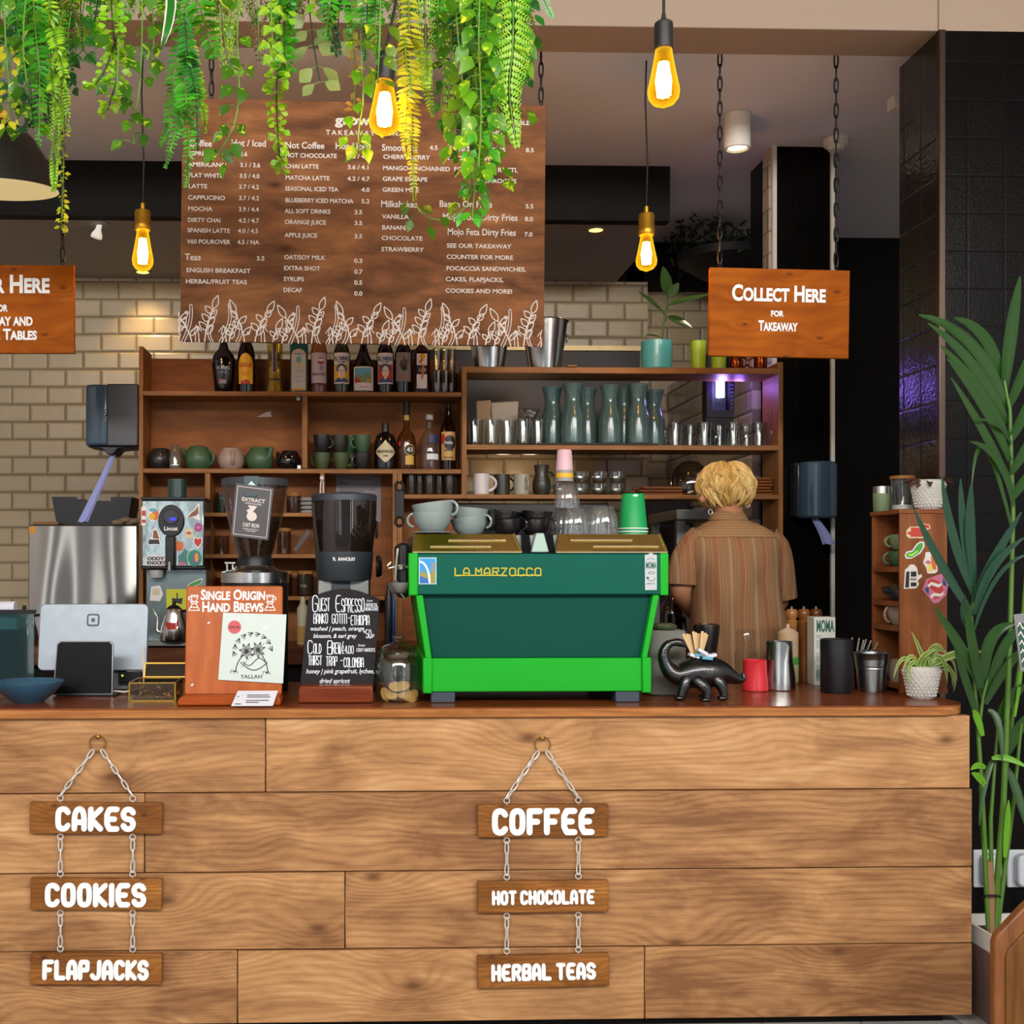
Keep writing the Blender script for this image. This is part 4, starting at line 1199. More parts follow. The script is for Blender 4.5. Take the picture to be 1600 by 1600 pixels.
MB().lathe([(.0001, .158), (.008, .160), (.014, .172), (.0001, .182)]).build('knob', G_CLEAR2, o)
MB().box(.01, .065, -.02, -.015, .03, .11).build('price_card', C['black'], o)
MB().box(.025, .05, -.0212, -.0205, .06, .10).build('card_note', C['white'], o)
# ---------------------------------------------------------------- lower bays of the closed unit
M_JARLID = wood('bamboo_lid', '8a5c2a', 'b17f42', 'c79856', 200, 'X', .5, streak=.3, wob=3)
def jar(label, px, zk, r, h, content, fill=.7, lid=True, D=5.03, lidm=None, note=None):
 o = thing('storage_jar', label, 'jar', on(px, 850, D, zs[zk]))
 MB().lathe([(.0001, 0), (r * .97, 0), (r, .003), (r, h), (r * .96, h), (r * .96, .005), (.0001, .004)]).build('glass', G_DARK, o)
 if content:
  MB().lathe([(.0001, .006), (r * .93, .006), (r * .93, h * fill), (.0001, h * fill + .002)]).build('contents', content, o)
 if lid:
  MB().lathe([(.0001, h), (r * 1.03, h), (r * 1.03, h + .014), (.0001, h + .016)]).build('lid', lidm or M_JARLID, o)
 if note:
  MB().text(note, -r * .6, h * .42, .011, wt=.0, shear=.2, cyl=r + .0012).build('lettering', C['silver'], o, smooth=0)
 return o
jar('glass jar of brown sugar with bamboo lid on the middle shelf by the hopper', 459, 'c', .032, .075, mat('brown_sugar', '5b3018', .8), .6)
o = thing('white_cup_lid_stack', 'stack of pale cup lids beside the sugar jar', 'lids', on(481, 790, 5.03, zs['c']))
for k in range(4):
 MB().lathe([(.034, .018 * k), (.036, .018 * k + .004), (.030, .018 * k + .014), (.0001, .018 * k + .016)]).build('cup_lid', mat('frosted_plastic', '8c8a8a', .4), o)
jar('small teal bottle-jar in the bay behind the big hopper', 346, 'c', .03, .09, mat('teal_syrup', '274a4e', .3), .8, lid=False)
jar('tall empty jar with cork lid beside the black-lidded hopper', 444, 'd', .031, .10, None)
jar('clear ribbed glass jar behind the bean hopper', 347, 'd', .033, .08, None, lid=False)
o = thing('measuring_scoop', 'clear plastic scoop leaning in the middle bay', 'scoop', on(472, 860, 5.03, zs['d']))
MB().tube([(-.03, 0, .016), (.022, 0, .09), (.03, 0, .105)], [.012, .015, .014], 8).build('handle', glass('clear_plastic', 'd8d4d0', 1.2, body=.15), o)
jar('jar of red chilli flakes in the lowest bay', 348, 'e', .033, .08, mat('red_flakes', '8c1c12', .8, bump=.5), .95)
jar('jar of dark tea with bamboo lid in the lowest bay', 444, 'e', .036, .095, mat('dark_tea', '4a2a22', .8), .8)
jar('jar of grey salt with chalk writing and bamboo lid', 477, 'e', .036, .095, mat('grey_salt', '5d5a54', .8), .95, note='S-Gy')
o = tag(MB().box(-.10, .10, -.0006, .0006, -.105, .105).build('notice_sheet', mat('printed_paper', '8c8588', .7), smooth=0), 'printed white notice sheet pinned inside the unit behind the black hopper', 'paper')
o.location = (W(560, 742, 5.1).x, sy1 - .0135, W(560, 778, 5.1).z)
q = MB()
for k, (w_, z) in enumerate(((.12, .085), (.04, .065), (.17, .045), (.16, .037), (.11, .029))):
 q.box(-.085 if k else -.06, -.085 + w_ if k else .06, -.0012, -.0008, z, z + .004)
q.build('printed_lines', mat('grey_print', '5a5557', .7), o, smooth=0)
o = thing('twine_hook', 'white looped cord hanging on the short divider above the black hopper', 'cord', (W(503, 750, 4.94).x, sy0 - .004, W(503, 747, 4.94).z))
MB().tube([(-.008, 0, -.10), (-.006, 0, -.02), (0, -.002, .0), (.006, 0, -.02), (.008, 0, -.10)], .003, 6).build('loop', M_LABEL, o)
MB().ball((0, -.002, 0), .010).build('knot', M_LABEL, o)
# bottle opener hanging on the double divider
p = W(624, 787, SD)
o = thing('hanging_bottle_opener', 'long black bottle opener hanging from a nail on the double divider', 'opener', (p.x, sy0 - .006, p.z))
q = MB()
for zz in (.075, -.075):
 q.tube([(.017 * cos(k * pi / 8), 0, zz + .02 * sin(k * pi / 8)) for k in range(16)], .006, 6, True)
q.box(-.020, .020, -.004, .004, -.058, .056)
q.build('blade', M_BLKM, o, bevel=.002)
MB().ball((0, -.004, .096), .005).build('nail_head', M_STEEL, o)
# ---------------------------------------------------------------- kitchen seen through the open shelves
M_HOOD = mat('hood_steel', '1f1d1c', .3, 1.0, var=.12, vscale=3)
a, b = W(640, 541, 6.1), W(1000, 541, 6.1)
h = thing('extraction_hood', 'stainless kitchen extraction hood behind the open shelves', 'hood', (0, 0, 0))
zlo = W(800, 690, 6.1).z
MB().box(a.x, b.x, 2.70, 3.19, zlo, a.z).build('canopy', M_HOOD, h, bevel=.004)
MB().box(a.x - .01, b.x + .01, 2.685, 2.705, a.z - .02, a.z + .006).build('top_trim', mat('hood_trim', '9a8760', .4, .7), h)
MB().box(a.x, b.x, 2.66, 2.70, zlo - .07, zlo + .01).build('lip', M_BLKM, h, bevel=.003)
for k, px in enumerate((786, 828, 1010)):
 p = W(px, 728, 6.3)
 if k < 2:
  MB().lathe([(.0001, 0), (.03, 0), (.03, .02), (.0001, .02)]).build('lamp', emit('warm_lamp_face', 'ffb060', 6), h, M=Matrix.Translation((p.x, 2.9, zlo - .03)))
tb = thing('prep_table', 'steel kitchen prep table seen below the open shelves', 'table', (W(1070, 800, 5.7).x - .06, 2.3, 0))
zt_ = W(1070, 800, 5.7).z
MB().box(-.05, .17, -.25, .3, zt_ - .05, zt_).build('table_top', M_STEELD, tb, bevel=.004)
for xx in (-.04, .12):
 for yy in (-.22, .26):
  MB().box(xx, xx + .04, yy, yy + .04, 0, zt_ - .04).build('leg', M_STEELD, tb)
fr = thing('dark_fridge_backing', 'dark fridge-shaped box added behind the low bay to darken it', 'fridge', (W(800, 900, 5.9).x, 2.5, 0))  # made-up box, put here to keep the view below the shelves dark
zf = W(800, 790, 5.9).z
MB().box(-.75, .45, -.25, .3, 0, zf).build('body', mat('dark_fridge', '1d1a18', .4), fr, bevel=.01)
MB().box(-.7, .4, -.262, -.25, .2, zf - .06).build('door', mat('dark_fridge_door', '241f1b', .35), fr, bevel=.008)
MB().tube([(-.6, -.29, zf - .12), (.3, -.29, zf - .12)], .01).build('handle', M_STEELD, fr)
tag(MB().box(W(1010, 900, 6.3).x, W(1074, 900, 6.3).x, 2.85, 3.08, 0, W(1080, 779, 6.3).z).build('dark_backdrop_box', mat('dark_backdrop', '1b1512', .5), bevel=.01), 'tall dark kitchen cupboard added behind the steel prep table to darken the gap', 'backdrop')  # dark box added to cover the tiles and keep this gap dark
# gas cylinder-like dark bottle by the person
o = thing('soda_siphon', 'dark metal siphon bottle behind the espresso machine', 'siphon', (W(1062, 960, 4.66).x, 1.36, ZBC + .0004))
MB().lathe([(.0001, 0), (.052, 0), (.055, .01), (.055, .12), (.045, .16), (.022, .19), (.02, .24), (.0001, .245)]).build('body', M_CER['gloss_black'], o)
# ---------------------------------------------------------------- things on the bar
def Dn(px, py):
 """depth of the worktop point seen at pixel (px, py)"""
 return (CZ - ZT) * F / (py - PY) * (cos(YAW) - (px - PX) / F * sin(YAW))
def onbar(px, py, dz=.0003):
 p = W(px, py, Dn(px, py))
 return Vector((p.x, p.y, ZT + dz))
M_BLKPL = mat('black_plastic', '121214', .4, var=.1, spec=.35)
M_GREYPL = mat('dark_grey_plastic', '33373b', .4)
M_ALU = mat('satin_aluminium', '8e979f', .45, .55, var=.03)
M_GOLD = mat('brass_edge', 'b08a3a', .3, 1.0)
M_PAPER = mat('white_paper', 'd2d4dc', .6, var=.03)
def rrect(w, h, r, n=5, cx=0, cz=0):
 out = []
 for (sx_, sz_, a0) in ((1, -1, -pi / 2), (1, 1, 0), (-1, 1, pi / 2), (-1, -1, pi)):
  for k in range(n + 1):
   a = a0 + k * pi / 2 / n
   out.append((cx + sx_ * (w / 2 - r) + r * cos(a), cz + sz_ * (h / 2 - r) + r * sin(a)))
 return out
# blue bowl
p = onbar(45, 1097)
s = S(p.y + CD, 45)
o = thing('ceramic_bowl', 'wide dark blue glazed bowl on a small foot at the bar edge', 'bowl', p)
MB().lathe([(.0001, 0), (23 * s, 0), (26 * s, 3 * s), (40 * s, 14 * s), (54 * s, 31 * s), (54.5 * s, 33 * s), (53 * s, 33 * s), (40 * s, 17 * s), (20 * s, 7 * s), (.0001, 6 * s)], seg=40).build('bowl', mat('blue_glaze', '2c5268', .3, coat=.4, var=.25, vscale=12), o)
tag(MB().prism([(-.02, 0), (.022, 0), (.018, .006), (-.012, .005)], -.01, .01).build('receipt_scrap', M_PAPER, bevel=.001), 'crumpled receipt lying in the blue bowl', 'paper').location = p + Vector((0, .01, 17.2 * s))
# till tablet seen from behind, with the small customer display
s = S(3.80, 130)
o = thing('till_tablet', 'large silver till tablet seen from the back with a square logo on its stand', 'tablet', onbar(136, 1083) + Vector((0, .07, 0)))
c0 = W(136, 998, 3.80)
M = Matrix.Translation((0, .02, c0.z - ZT)) @ Matrix.Rotation(radians(-9), 4, 'X')
bd = MB().prism(rrect(173 * s, 107 * s, 9 * s), -.004, .006, M).build('housing', M_ALU, o, bevel=.003)
lg = MB()
lg.prism(rrect(20 * s, 20 * s, 4 * s, 4, -1 * s, 27 * s), -.0052, -.004, M)
lg.build('logo', mat('logo_teal', '1f3a3c', .4), bd, smooth=0)
lg = MB()
lg.prism(rrect(14.5 * s, 14.5 * s, 2 * s, 4, -1 * s, 27 * s), -.0058, -.0052, M)
lg.build('logo', M_ALU, bd, smooth=0)
lg = MB()
lg.prism(rrect(6 * s, 6 * s, 1 * s, 4, -1 * s, 27 * s), -.0064, -.0058, M)
lg.build('logo', mat('logo_teal', '1f3a3c'), bd, smooth=0)
MB().prism([(-65 * s, 0), (55 * s, 0), (50 * s, 45 * s), (-60 * s, 45 * s)], .03, .05).build('stand', mat('silver_stand', '8a9298', .4, .5), o, bevel=.004)
MB().box(42 * s, 78 * s, .0, .06, 12 * s, 30 * s).build('card_reader', M_BLKPL, o, bevel=.003)
MB().ball((48 * s, -.001, 24 * s), .004, .001, .004).build('status_light', emit('green_led', '9be03a', 1.2), o)
s = S(3.62, 130)
o = thing('customer_display', 'small black customer display leaning on the silver till tablet', 'display', onbar(131, 1087))
M = Matrix.Translation((0, 0, 44 * s)) @ Matrix.Rotation(radians(-8), 4, 'X')
MB().prism([(-48 * s, -43 * s), (48 * s, -43 * s), (46.5 * s, 38 * s), (42 * s, 43.5 * s), (-39 * s, 43.5 * s), (-44 * s, 39 * s)], -.004, .006, M).build('rim', mat('display_rim', '8d8f95', .3, .8), o, bevel=.002)
MB().prism([(-46 * s, -41 * s), (46 * s, -41 * s), (44.5 * s, 37 * s), (40.5 * s, 42 * s), (-37.5 * s, 42 * s), (-42.5 * s, 38 * s)], -.0052, -.004, M).build('screen', mat('dark_screen', '0b0b0d', .3, spec=.1), o, smooth=0)
MB().slab([(-42 * s, -.02), (54 * s, -.02), (54 * s, .05), (-42 * s, .05)], 0, .006).build('foot', M_BLKPL, o, bevel=.002)
MB().tube([(10 * s, .012, .02), (62 * s, .03, .008), (90 * s, .06, .02), (86 * s, .09, .10), (84 * s, .12, .16)], .003, 6).build('cable', M_WHITE, o)
# glass counter screen with printer and kettle behind it
o = thing('receipt_printer', 'white receipt printer with a paper roll behind the blue bowl', 'printer', onbar(8, 1076))
s = S(3.95, 8)
MB().box(-.09, 24 * s, -.04, .08, 0, 92 * s).build('body', M_BLKPL, o, bevel=.004)
MB().box(-.09, 23 * s, -.035, .08, 92 * s, 118 * s).build('housing', mat('pale_blue_plastic', 'a9c0ca', .35), o, bevel=.004)
MB().lathe([(.0001, -.04), (.022, -.04), (.022, .04), (.0001, .04)], seg=18, M=Matrix.Translation((-.005, .0, 126 * s)) @ Matrix.Rotation(pi / 2, 4, 'Y')).build('paper_roll', M_PAPER, o)
o = thing('glass_screen', 'clear glass counter screen beside the till tablet', 'screen', onbar(30, 1079))
MB().box(-.10, .05, -.004, .004, .0, 118 * s).build('pane', glass('screen_glass', 'b9d4d2', 1.0, body=.12, bodycol='3c6468'), o, bevel=.001)
MB().box(-.105, .055, -.006, .006, 118 * s, 124 * s).build('top_edge', M_BLKPL, o)
# brass and glass cash box
s = S(3.52, 240)
p = onbar(238, 1096)
o = thing('brass_glass_box', 'brass-edged glass box with coins and its lid propped open', 'box', p)
bw, bd_, bh = 72 * s, .16, 29 * s
ed, gl = MB(), MB()
for x in (-bw / 2, bw / 2):
 for y in (0, bd_):
  ed.box(x - .002, x + .002, y - .002, y + .002, 0, bh)
 for z in (0.002, bh):
  ed.box(x - .002, x + .002, 0, bd_, z - .002, z + .002)
 gl.box(x - .0006, x + .0006, .002, bd_ - .002, .002, bh - .002)
for y in (0, bd_):
 for z in (0.002, bh):
  ed.box(-bw / 2, bw / 2, y - .002, y + .002, z - .002, z + .002)
 gl.box(-bw / 2 + .002, bw / 2 - .002, y - .0006, y + .0006, .002, bh - .002)
ed.build('brass_frame', M_GOLD, o, smooth=0)
gl.build('glass_panes', glass('box_glass', 'e8e0d2', 1.2), o, smooth=0)
ld = MB()
M = Matrix.Translation((0, bd_, bh + .002)) @ Matrix.Rotation(radians(78), 4, 'X')
for x in (-bw / 2, bw / 2 - .004):
 ld.box(x, x + .004, -.002, .002, 0, .0, M)
ld = MB()
M = Matrix.Translation((.012, bd_ + .006, bh)) @ Matrix.Rotation(radians(-20), 4, 'X')
for q in ((-bw / 2, -bw / 2 + .004, 0, .05), (bw / 2 - .004, bw / 2, 0, .05), (-bw / 2, bw / 2, 0, .004), (-bw / 2, bw / 2, .046, .05)):
 ld.box(q[0], q[1], -.002, .002, q[2], q[3], M)
lid = ld.build('lid_frame', M_GOLD, o, smooth=0)
MB().box(-bw / 2 + .004, bw / 2 - .004, -.0006, .0006, .004, .046, M).build('lid_pane', glass('box_glass', 'e8e0d2'), lid, smooth=0)
rn = random.Random(5)
cn = MB()
for k in range(26):
 Mx = Matrix.Translation((rn.uniform(-.055, .055), rn.uniform(.02, .14), .005 + rn.random() * .008)) @ Matrix.Rotation(rn.uniform(-.5, .5), 4, 'X') @ Matrix.Rotation(rn.uniform(-.5, .5), 4, 'Y')
 cn.lathe([(.0001, 0), (.011, 0), (.011, .0018), (.0001, .0018)], seg=12, M=Mx)
tag(cn.build('loose_coins', mat('coin_metal', 'b39a6a', .3, 1.0), smooth=0), 'loose coins lying in the brass-edged glass box', 'coins', None, 'stuff').location = p + Vector((0, 0, .004))
# single-origin stand
p = onbar(362, 1101)
s = S(p.y + CD, 362)
o = thing('hand_brew_sign', 'orange-stained table sign reading SINGLE ORIGIN HAND BREWS on a wooden foot', 'sign', p)
M_OW = wood('amber_stained_pine', 'a34f12', 'bb6422', 'd08038', 130, 'Z', .35, streak=.3, wob=5, knots=0, coat=.2, rw=.2)
M = Matrix.Translation((0, .03, 14 * s)) @ Matrix.Rotation(radians(-7), 4, 'X')
def q_(px, py, cx=362, y0=1087):
 return ((px - cx) * s, (y0 - py) * s * 1.0)
pl_ = rrect(153 * s, 172 * s, 4 * s, 4, .5 * s, 86 * s)
bdd = MB().prism(pl_, 0, .016, M).build('board', M_OW, o, bevel=.003)
MB().prism([(-82 * s, 0), (77 * s, 0), (78 * s, 9 * s), (74 * s, 15 * s), (-76 * s, 14 * s), (-82 * s, 9 * s)], -.03, .07).build('foot', wood('amber_stained_foot', '9c4513', 'b0571f', 'c4702f', 120, 'X', .35, streak=.3, wob=4, rw=.2), o, bevel=.005)
lt = MB()
for t, x, y, h, f in (('Single Origin', 309, 937, 16.5, 102), ('Hand Brews', 311, 956, 16.5, 97)):
 a, b = q_(x, y)
 lt.text(t, a, b, h * s, -.0012, wt=.04, sc=.82, fit=f * s, M=M)
lt.build('lettering', M_WLET, bdd, smooth=0)
dr = MB()
for cx, fl in ((299, 1), (419, -1)):
 for pts in ([(-5.5, 930), (5.5, 930), (5.5, 932.5), (-5.5, 932.5), (-5.5, 930)], [(-5, 933), (-3, 940), (3, 940), (5, 933)], [(-6, 940.5), (6, 940.5), (3, 943.5), (-3, 943.5), (-6, 940.5)], [(-3, 944), (-8.5, 954), (8.5, 954), (3, 944)], [(-6, 950), (-2, 948.5), (2, 950), (6, 948.5)], [(-5 * fl - 0, 933), (-9 * fl, 933), (-9 * fl, 937), (-4 * fl, 938)]):
  dr.stroke([q_(cx + a, b) for a, b in pts], 1.2 * s, -.0012, 0, M=M)
dr.build('dripper_drawing', M_WLET, bdd, smooth=0)
ch_ = MB()
for px, py, r in ((322, 974, 2.5), (297.5, 1072, 2.6)):
 a, b = q_(px, py)
 ch_.prism([(a - r * s, b - r * s * .6), (a + r * s * .8, b - r * s * .4), (a + r * s, b + r * s), (a - r * s * .2, b + r * s * .5)], -.0012, 0, M)
ch_.build('paint_chip', M_PAPER, bdd, smooth=0)
# the coffee card pinned on it
cs = MB()
o2 = thing('coffee_card', 'pale mint coffee card with palm drawing and red dot, held on the orange table sign', 'card', p)
M2 = M @ Matrix.Translation((0, -.004, 0))
cd = MB().prism([q_(339, 1064), q_(441, 1070), q_(445.5, 961), q_(345, 958)], -.0015, .0015, M2).build('card', mat('mint_card', 'c3cfca', .5, var=.02), o2, smooth=0)
dt = MB()
cx, cz = q_(363.5, 981)
dt.prism([(cx + 10.5 * s * cos(k * pi / 14), cz + 10.5 * s * sin(k * pi / 14)) for k in range(28)], -.0022, -.0016, M2)
dt.build('red_dot', mat('red_sticker', 'c04a52', .5), o2, smooth=0)
MB().text('EXPLORE', cx - 8 * s, cz - 2 * s, 4 * s, -.0026, wt=.02, fit=16 * s, M=M2).build('lettering', M_INK, o2, smooth=0)
cx, cz = q_(411.5, 981)
MB().prism([(cx - 5 * s, cz - 3 * s), (cx + 5 * s, cz - 3.4 * s), (cx + 5 * s, cz + 3.4 * s), (cx - 5 * s, cz + 3.4 * s)], -.002, -.0016, M2).build('price_sticker', M_PAPER, o2, smooth=0)
a, b = q_(374, 1062)
MB().text('YALLAH', a, b, 6.2 * s, -.002, wt=.02, xs=1.1, M=M2, fit=34 * s).build('lettering', M_INK, o2, smooth=0)
dr = MB()
for (bx, by, tx_, ty, bow) in ((366, 1052, 383, 1019, 4), (417, 1054, 401, 1017, -4)):
 st = [(bx + (tx_ - bx) * u - bow * sin(pi * u), by + (ty - by) * u) for u in [k / 8 for k in range(9)]]
 dr.stroke([q_(a, b) for a, b in st], 1.5 * s, -.0021, 0, M=M2)
 for k in range(7):
  an = k * 2 * pi / 7 + .3
  e = (tx_ + 12 * cos(an), ty - 12 * sin(an) * 1.1)
  lf = [q_(tx_, ty), q_((tx_ + e[0]) / 2 - sin(an) * 2.6, (ty + e[1]) / 2 - cos(an) * 2.6), q_(*e), q_((tx_ + e[0]) / 2 + sin(an) * 2.6, (ty + e[1]) / 2 + cos(an) * 2.6)]
  dr.stroke(lf + [lf[0]], .9 * s, -.0021, 0, M=M2)
  dr.stroke([lf[0], lf[2]], 1.1 * s, -.0021, 0, M=M2)
 for k in (-1, 0, 1):
  dr.stroke([q_(bx, by), q_(bx + 4 * k - 3, by - 3), q_(bx + 6 * k - 2, by + 2)], .8 * s, -.0021, 0, M=M2)
for k in range(9):
 an = pi * (.02 + .96 * k / 8)
 bx, by = 393 + 31 * cos(an), 1021 - 31 * sin(an)
 for d in (-.45, 0, .45):
  dr.stroke([q_(bx, by), q_(bx + 8 * cos(an + 2 + d), by - 8 * sin(an + 2 + d))], 1.2 * s, -.0021, 0, M=M2)
for k in range(12):
 x, y = 372 + 40 * ((k * 37) % 12) / 12, 1006 + 42 * ((k * 23) % 12) / 12
 dr.stroke([q_(x, y), q_(x + 1, y - 2.5)], .7 * s, -.0021, 0, M=M2)
dr.stroke([q_(374 + 42 * u, 1037 + 12 * sin(pi * u)) for u in [k / 10 for k in range(11)]], 1.4 * s, -.0021, 0, M=M2)
dr.stroke([q_(378 + 34 * u, 1036 + 6 * sin(pi * u * 2)) for u in [k / 10 for k in range(11)]], 1.4 * s, -.0021, 0, M=M2)
dr.build('palm_drawing', M_INK, o2, smooth=0)
o3 = thing('visiting_card', 'small white printed card lying against the foot of the orange table sign', 'card', p + Vector((0, -.062, .0)))
Mc = Matrix.Translation((40 * s, 0, 4.5 * s)) @ Matrix.Rotation(radians(-48), 4, 'X')
MB().prism([(-37 * s, -4 * s), (27 * s, -4 * s), (33 * s, 27 * s), (-29 * s, 27 * s)], -.0006, .0006, Mc).build('card', M_PAPER, o3, smooth=0)
q = MB()
for k, (x, z, w_) in enumerate(((-14, 17, 34), (-14, 13, 36), (-15, 6, 35), (-15, 2, 20), (-31, -1, 9), (-29, 14, 3))):
 q.prism([(x * s, z * s), ((x + w_) * s, z * s), ((x + w_) * s, (z + 1.8) * s), (x * s, (z + 1.8) * s)], -.0012, -.0007, Mc)
q.build('printed_lines', mat('grey_print', '5a5557'), o3, smooth=0)
# grinder with the tall bean hopper
p = onbar(394, 1083)
s = S(p.y + CD, 394)
gx = lambda y: (1083 - y) * s * 1.0
def prof(rows_):
 return [(r * s, gx(y)) for r, y in rows_]
o = thing('coffee_grinder', 'coffee grinder with steel collar and half-full clear hopper behind the orange sign', 'grinder', p + Vector((0, .10, 0)))
MB().lathe([(.0001, 0)] + prof([(53, 1083), (53, 912), (50, 911)]) + [(.0001, gx(911))], seg=40).build('body', M_BLKPL, o)
MB().lathe(prof([(52, 912), (54, 911), (54, 895), (51, 893), (36, 890), (30, 884)]) + [(.0001, gx(884))], seg=48).build('collar', M_STEEL, o)
MB().lathe(prof([(30, 887), (28, 874), (26, 869)]) + [(.0001, gx(869))], seg=32).build('throat', M_BLKPL, o)
hp = MB().lathe(prof([(27, 870), (32, 855), (46, 800), (53, 757), (52, 748), (51, 757), (44, 800), (30, 855), (25, 870)]), seg=40)
hp.build('hopper', glass('hopper_glass', 'e4dfd9', 1.1), o)
M_BEAN = mat('roasted_beans', '3a2114', .45, var=.6, vscale=95, bump=1.0)
bn = MB().lathe([(.0001, gx(868))] + prof([(25, 868), (29.5, 856), (38.5, 820), (40, 814)]) + [(.0001, gx(833 - 14))], seg=36)
rn = random.Random(8)
for k in range(420):
 u = rn.random()
 y = 866 - 50 * u
 r = (25 + (40 - 25) * ((868 - y) / 54)) * .985
 a = rn.uniform(pi, 2 * pi) if rn.random() < .85 else rn.uniform(0, pi)
 Mx = Matrix.Translation((r * s * cos(a), r * s * sin(a), gx(y))) @ Matrix.Rotation(rn.uniform(0, 6), 4, 'Z') @ Matrix.Rotation(rn.uniform(0, 6), 4, 'X')
 bn.ball((0, 0, 0), .0052, .0038, .0032, 6, 4, Mx)
tag(bn.build('coffee_beans', M_BEAN, o), kind='stuff')
MB().lathe(prof([(52, 757), (53.5, 757), (53.5, 746), (50, 744.5)]) + [(.0001, gx(744.5))], seg=40).build('hopper_lid', M_GREYPL, o)
MB().prism([(-11 * s, gx(777)), (8 * s, gx(777)), (12 * s, gx(744)), (-13 * s, gx(744))], -.113, -.100).build('lid_clip', mat('teal_clip', '2c4448', .4), o, bevel=.002)
MB().prism([(-8 * s, gx(760)), (7 * s, gx(760)), (-.5 * s, gx(752))], -.1145, -.113).build('clip_arrow', mat('mint_print', 'bcd6d4', .5), o, smooth=0)
Mt = Matrix.Translation((0, -.098, gx(800))) @ Matrix.Rotation(radians(7), 4, 'Y') @ Matrix.Rotation(radians(13), 4, 'X')
card = MB().prism(rrect(59 * s, 84 * s, 1.5 * s, 2), -.001, .001, Mt).build('hopper_card', mat('grey_card', '57565a', .55), o, smooth=0)
q = MB()
q.stroke([(a * s, b * s) for a, b in ((-26, -38), (26, -38), (26, 38), (-26, 38), (-26, -38))], .9 * s, -.0016, 0, M=Mt)
for t, z, h, f in (('EXTRACT', 16, 6, 36), ('COFFEE ROASTERS', 12, 2.2, 26), ('CAST IRON', -24, 6.2, 26), ('COFFEE ROASTED IN', -28.5, 1.8, 25), ('A VINTAGE', -31.5, 1.8, 16)):
 q.text(t, -f * s / 2, z * s, h * s, -.0016, wt=.04, fit=f * s, M=Mt)
q.prism([(8 * s * cos(k * pi / 10), -7 * s + 7.5 * s * sin(k * pi / 10)) for k in range(20)], -.0016, -.0012, Mt)
q.prism([(-6 * s, -3 * s), (-1 * s, -3 * s), (7 * s, 10 * s), (-8 * s, 10 * s), (-4 * s, 5 * s), (-9 * s, 2 * s)], -.0017, -.0013, Mt)
q.build('lettering', mat('pale_print', 'ded4cb'), card, smooth=0)
tp = MB()
tp.box(-47 * s, -30 * s, -.03, .01, gx(881), gx(878))
for a in (-44, -35):
 tp.tube([(a * s, -.01, gx(893)), (a * s, -.01, gx(880))], .004, 8)
tp.build('adjustment_lever', M_STEEL, o, bevel=.001)
# black chalk sign
p = onbar(527, 1097)
s = S(p.y + CD, 527)
o = thing('chalkboard_sign', 'black chalk menu board with arched top reading Guest Espresso, on a reddish wooden foot', 'sign', p)
M = Matrix.Translation((0, .03, 22 * s)) @ Matrix.Rotation(radians(-8), 4, 'X')
y0 = 1075
def q_(px, py):
 return ((px - 527) * s, (y0 - py) * s * 1.01)
out = [q_(468, 1074), q_(584, 1076)] + [q_(594 - 114 * u, 936 + 1.5 * (1 - u) - 16 * sin(pi * u)) for u in [k / 12 for k in range(13)]]
bdd = MB().prism(out, 0, .012, M).build('board', mat('chalkboard', '221e20', .7, spec=.2, var=.12, vscale=14), o, bevel=.0015)
MB().prism([(-62 * s, 0), (56 * s, -.0), (57 * s, 7 * s), (55 * s, 27 * s), (-58 * s, 27 * s), (-60 * s, 8 * s)], -.034, .07).build('foot', wood('red_stained_foot', '6a2a0f', '87401c', 'a0562a', 120, 'X', .28, streak=.3, wob=4, coat=.3, rw=.2), o, bevel=.006)
M_CHALK = mat('chalk_pen', 'dfe8ee', .6, var=.03)
lt = MB()
def cap(t, x0, x1, yb, h, w_=1.35, jit=.15):
 a, b = q_(x0, yb)
 wd_ = MB().glyphs(t, 0, 0, h * s, .1, 1, 1.5, seed=3)
 lt.glyphs(t, a, b, h * s, w_ * s * .82, (x1 - x0) * s / wd_, 1.5, -.0013, 0, jit=jit, M=M, seed=len(t))
cap('G', 487, 495, 957, 26, 1.7)
cap('UEST', 497, 514, 956, 20, 1.5)
cap('E', 524, 531, 957, 26, 1.7)
cap('SPRESSO', 533, 569, 957.5, 21, 1.5)
cap('RADICAL', 572, 591, 949, 5, .8)
cap('ROASTERS', 571, 591, 955.5, 5, .8)
cap('BANKO', 489, 511, 975.5, 15, 1.4)
cap('GOTITI', 518, 541, 976, 15, 1.4)
cap('-', 542.5, 546, 973, 12, 1.3, 0)
cap('ETHIOPIA', 548, 577, 978, 15, 1.4)
cap('50', 572, 580, 999, 13, 1.3)
cap('+', 567.5, 571, 992, 6, 1.1, 0)
cap('C', 480, 487, 1023, 21, 1.7)
cap('OLD', 489, 501, 1022.5, 15, 1.5)
cap('B', 511, 518, 1023.5, 21, 1.7)
cap('REW', 519, 531, 1023, 17, 1.5)
cap('/', 531, 536, 1024, 20, 1.2, 0)
cap('\u00a34.00', 534, 552, 1023, 12, 1.2)
cap('CODY KNOCKS', 557, 586, 1020, 5, .8)
cap('THIRST', 481, 502, 1041, 14.5, 1.4)
cap('TRAP', 509, 526, 1042, 14.5, 1.4)
cap('-', 530, 535, 1039, 10, 1.3, 0)
cap('COLOMBIA', 537, 568, 1044, 14.5, 1.4)
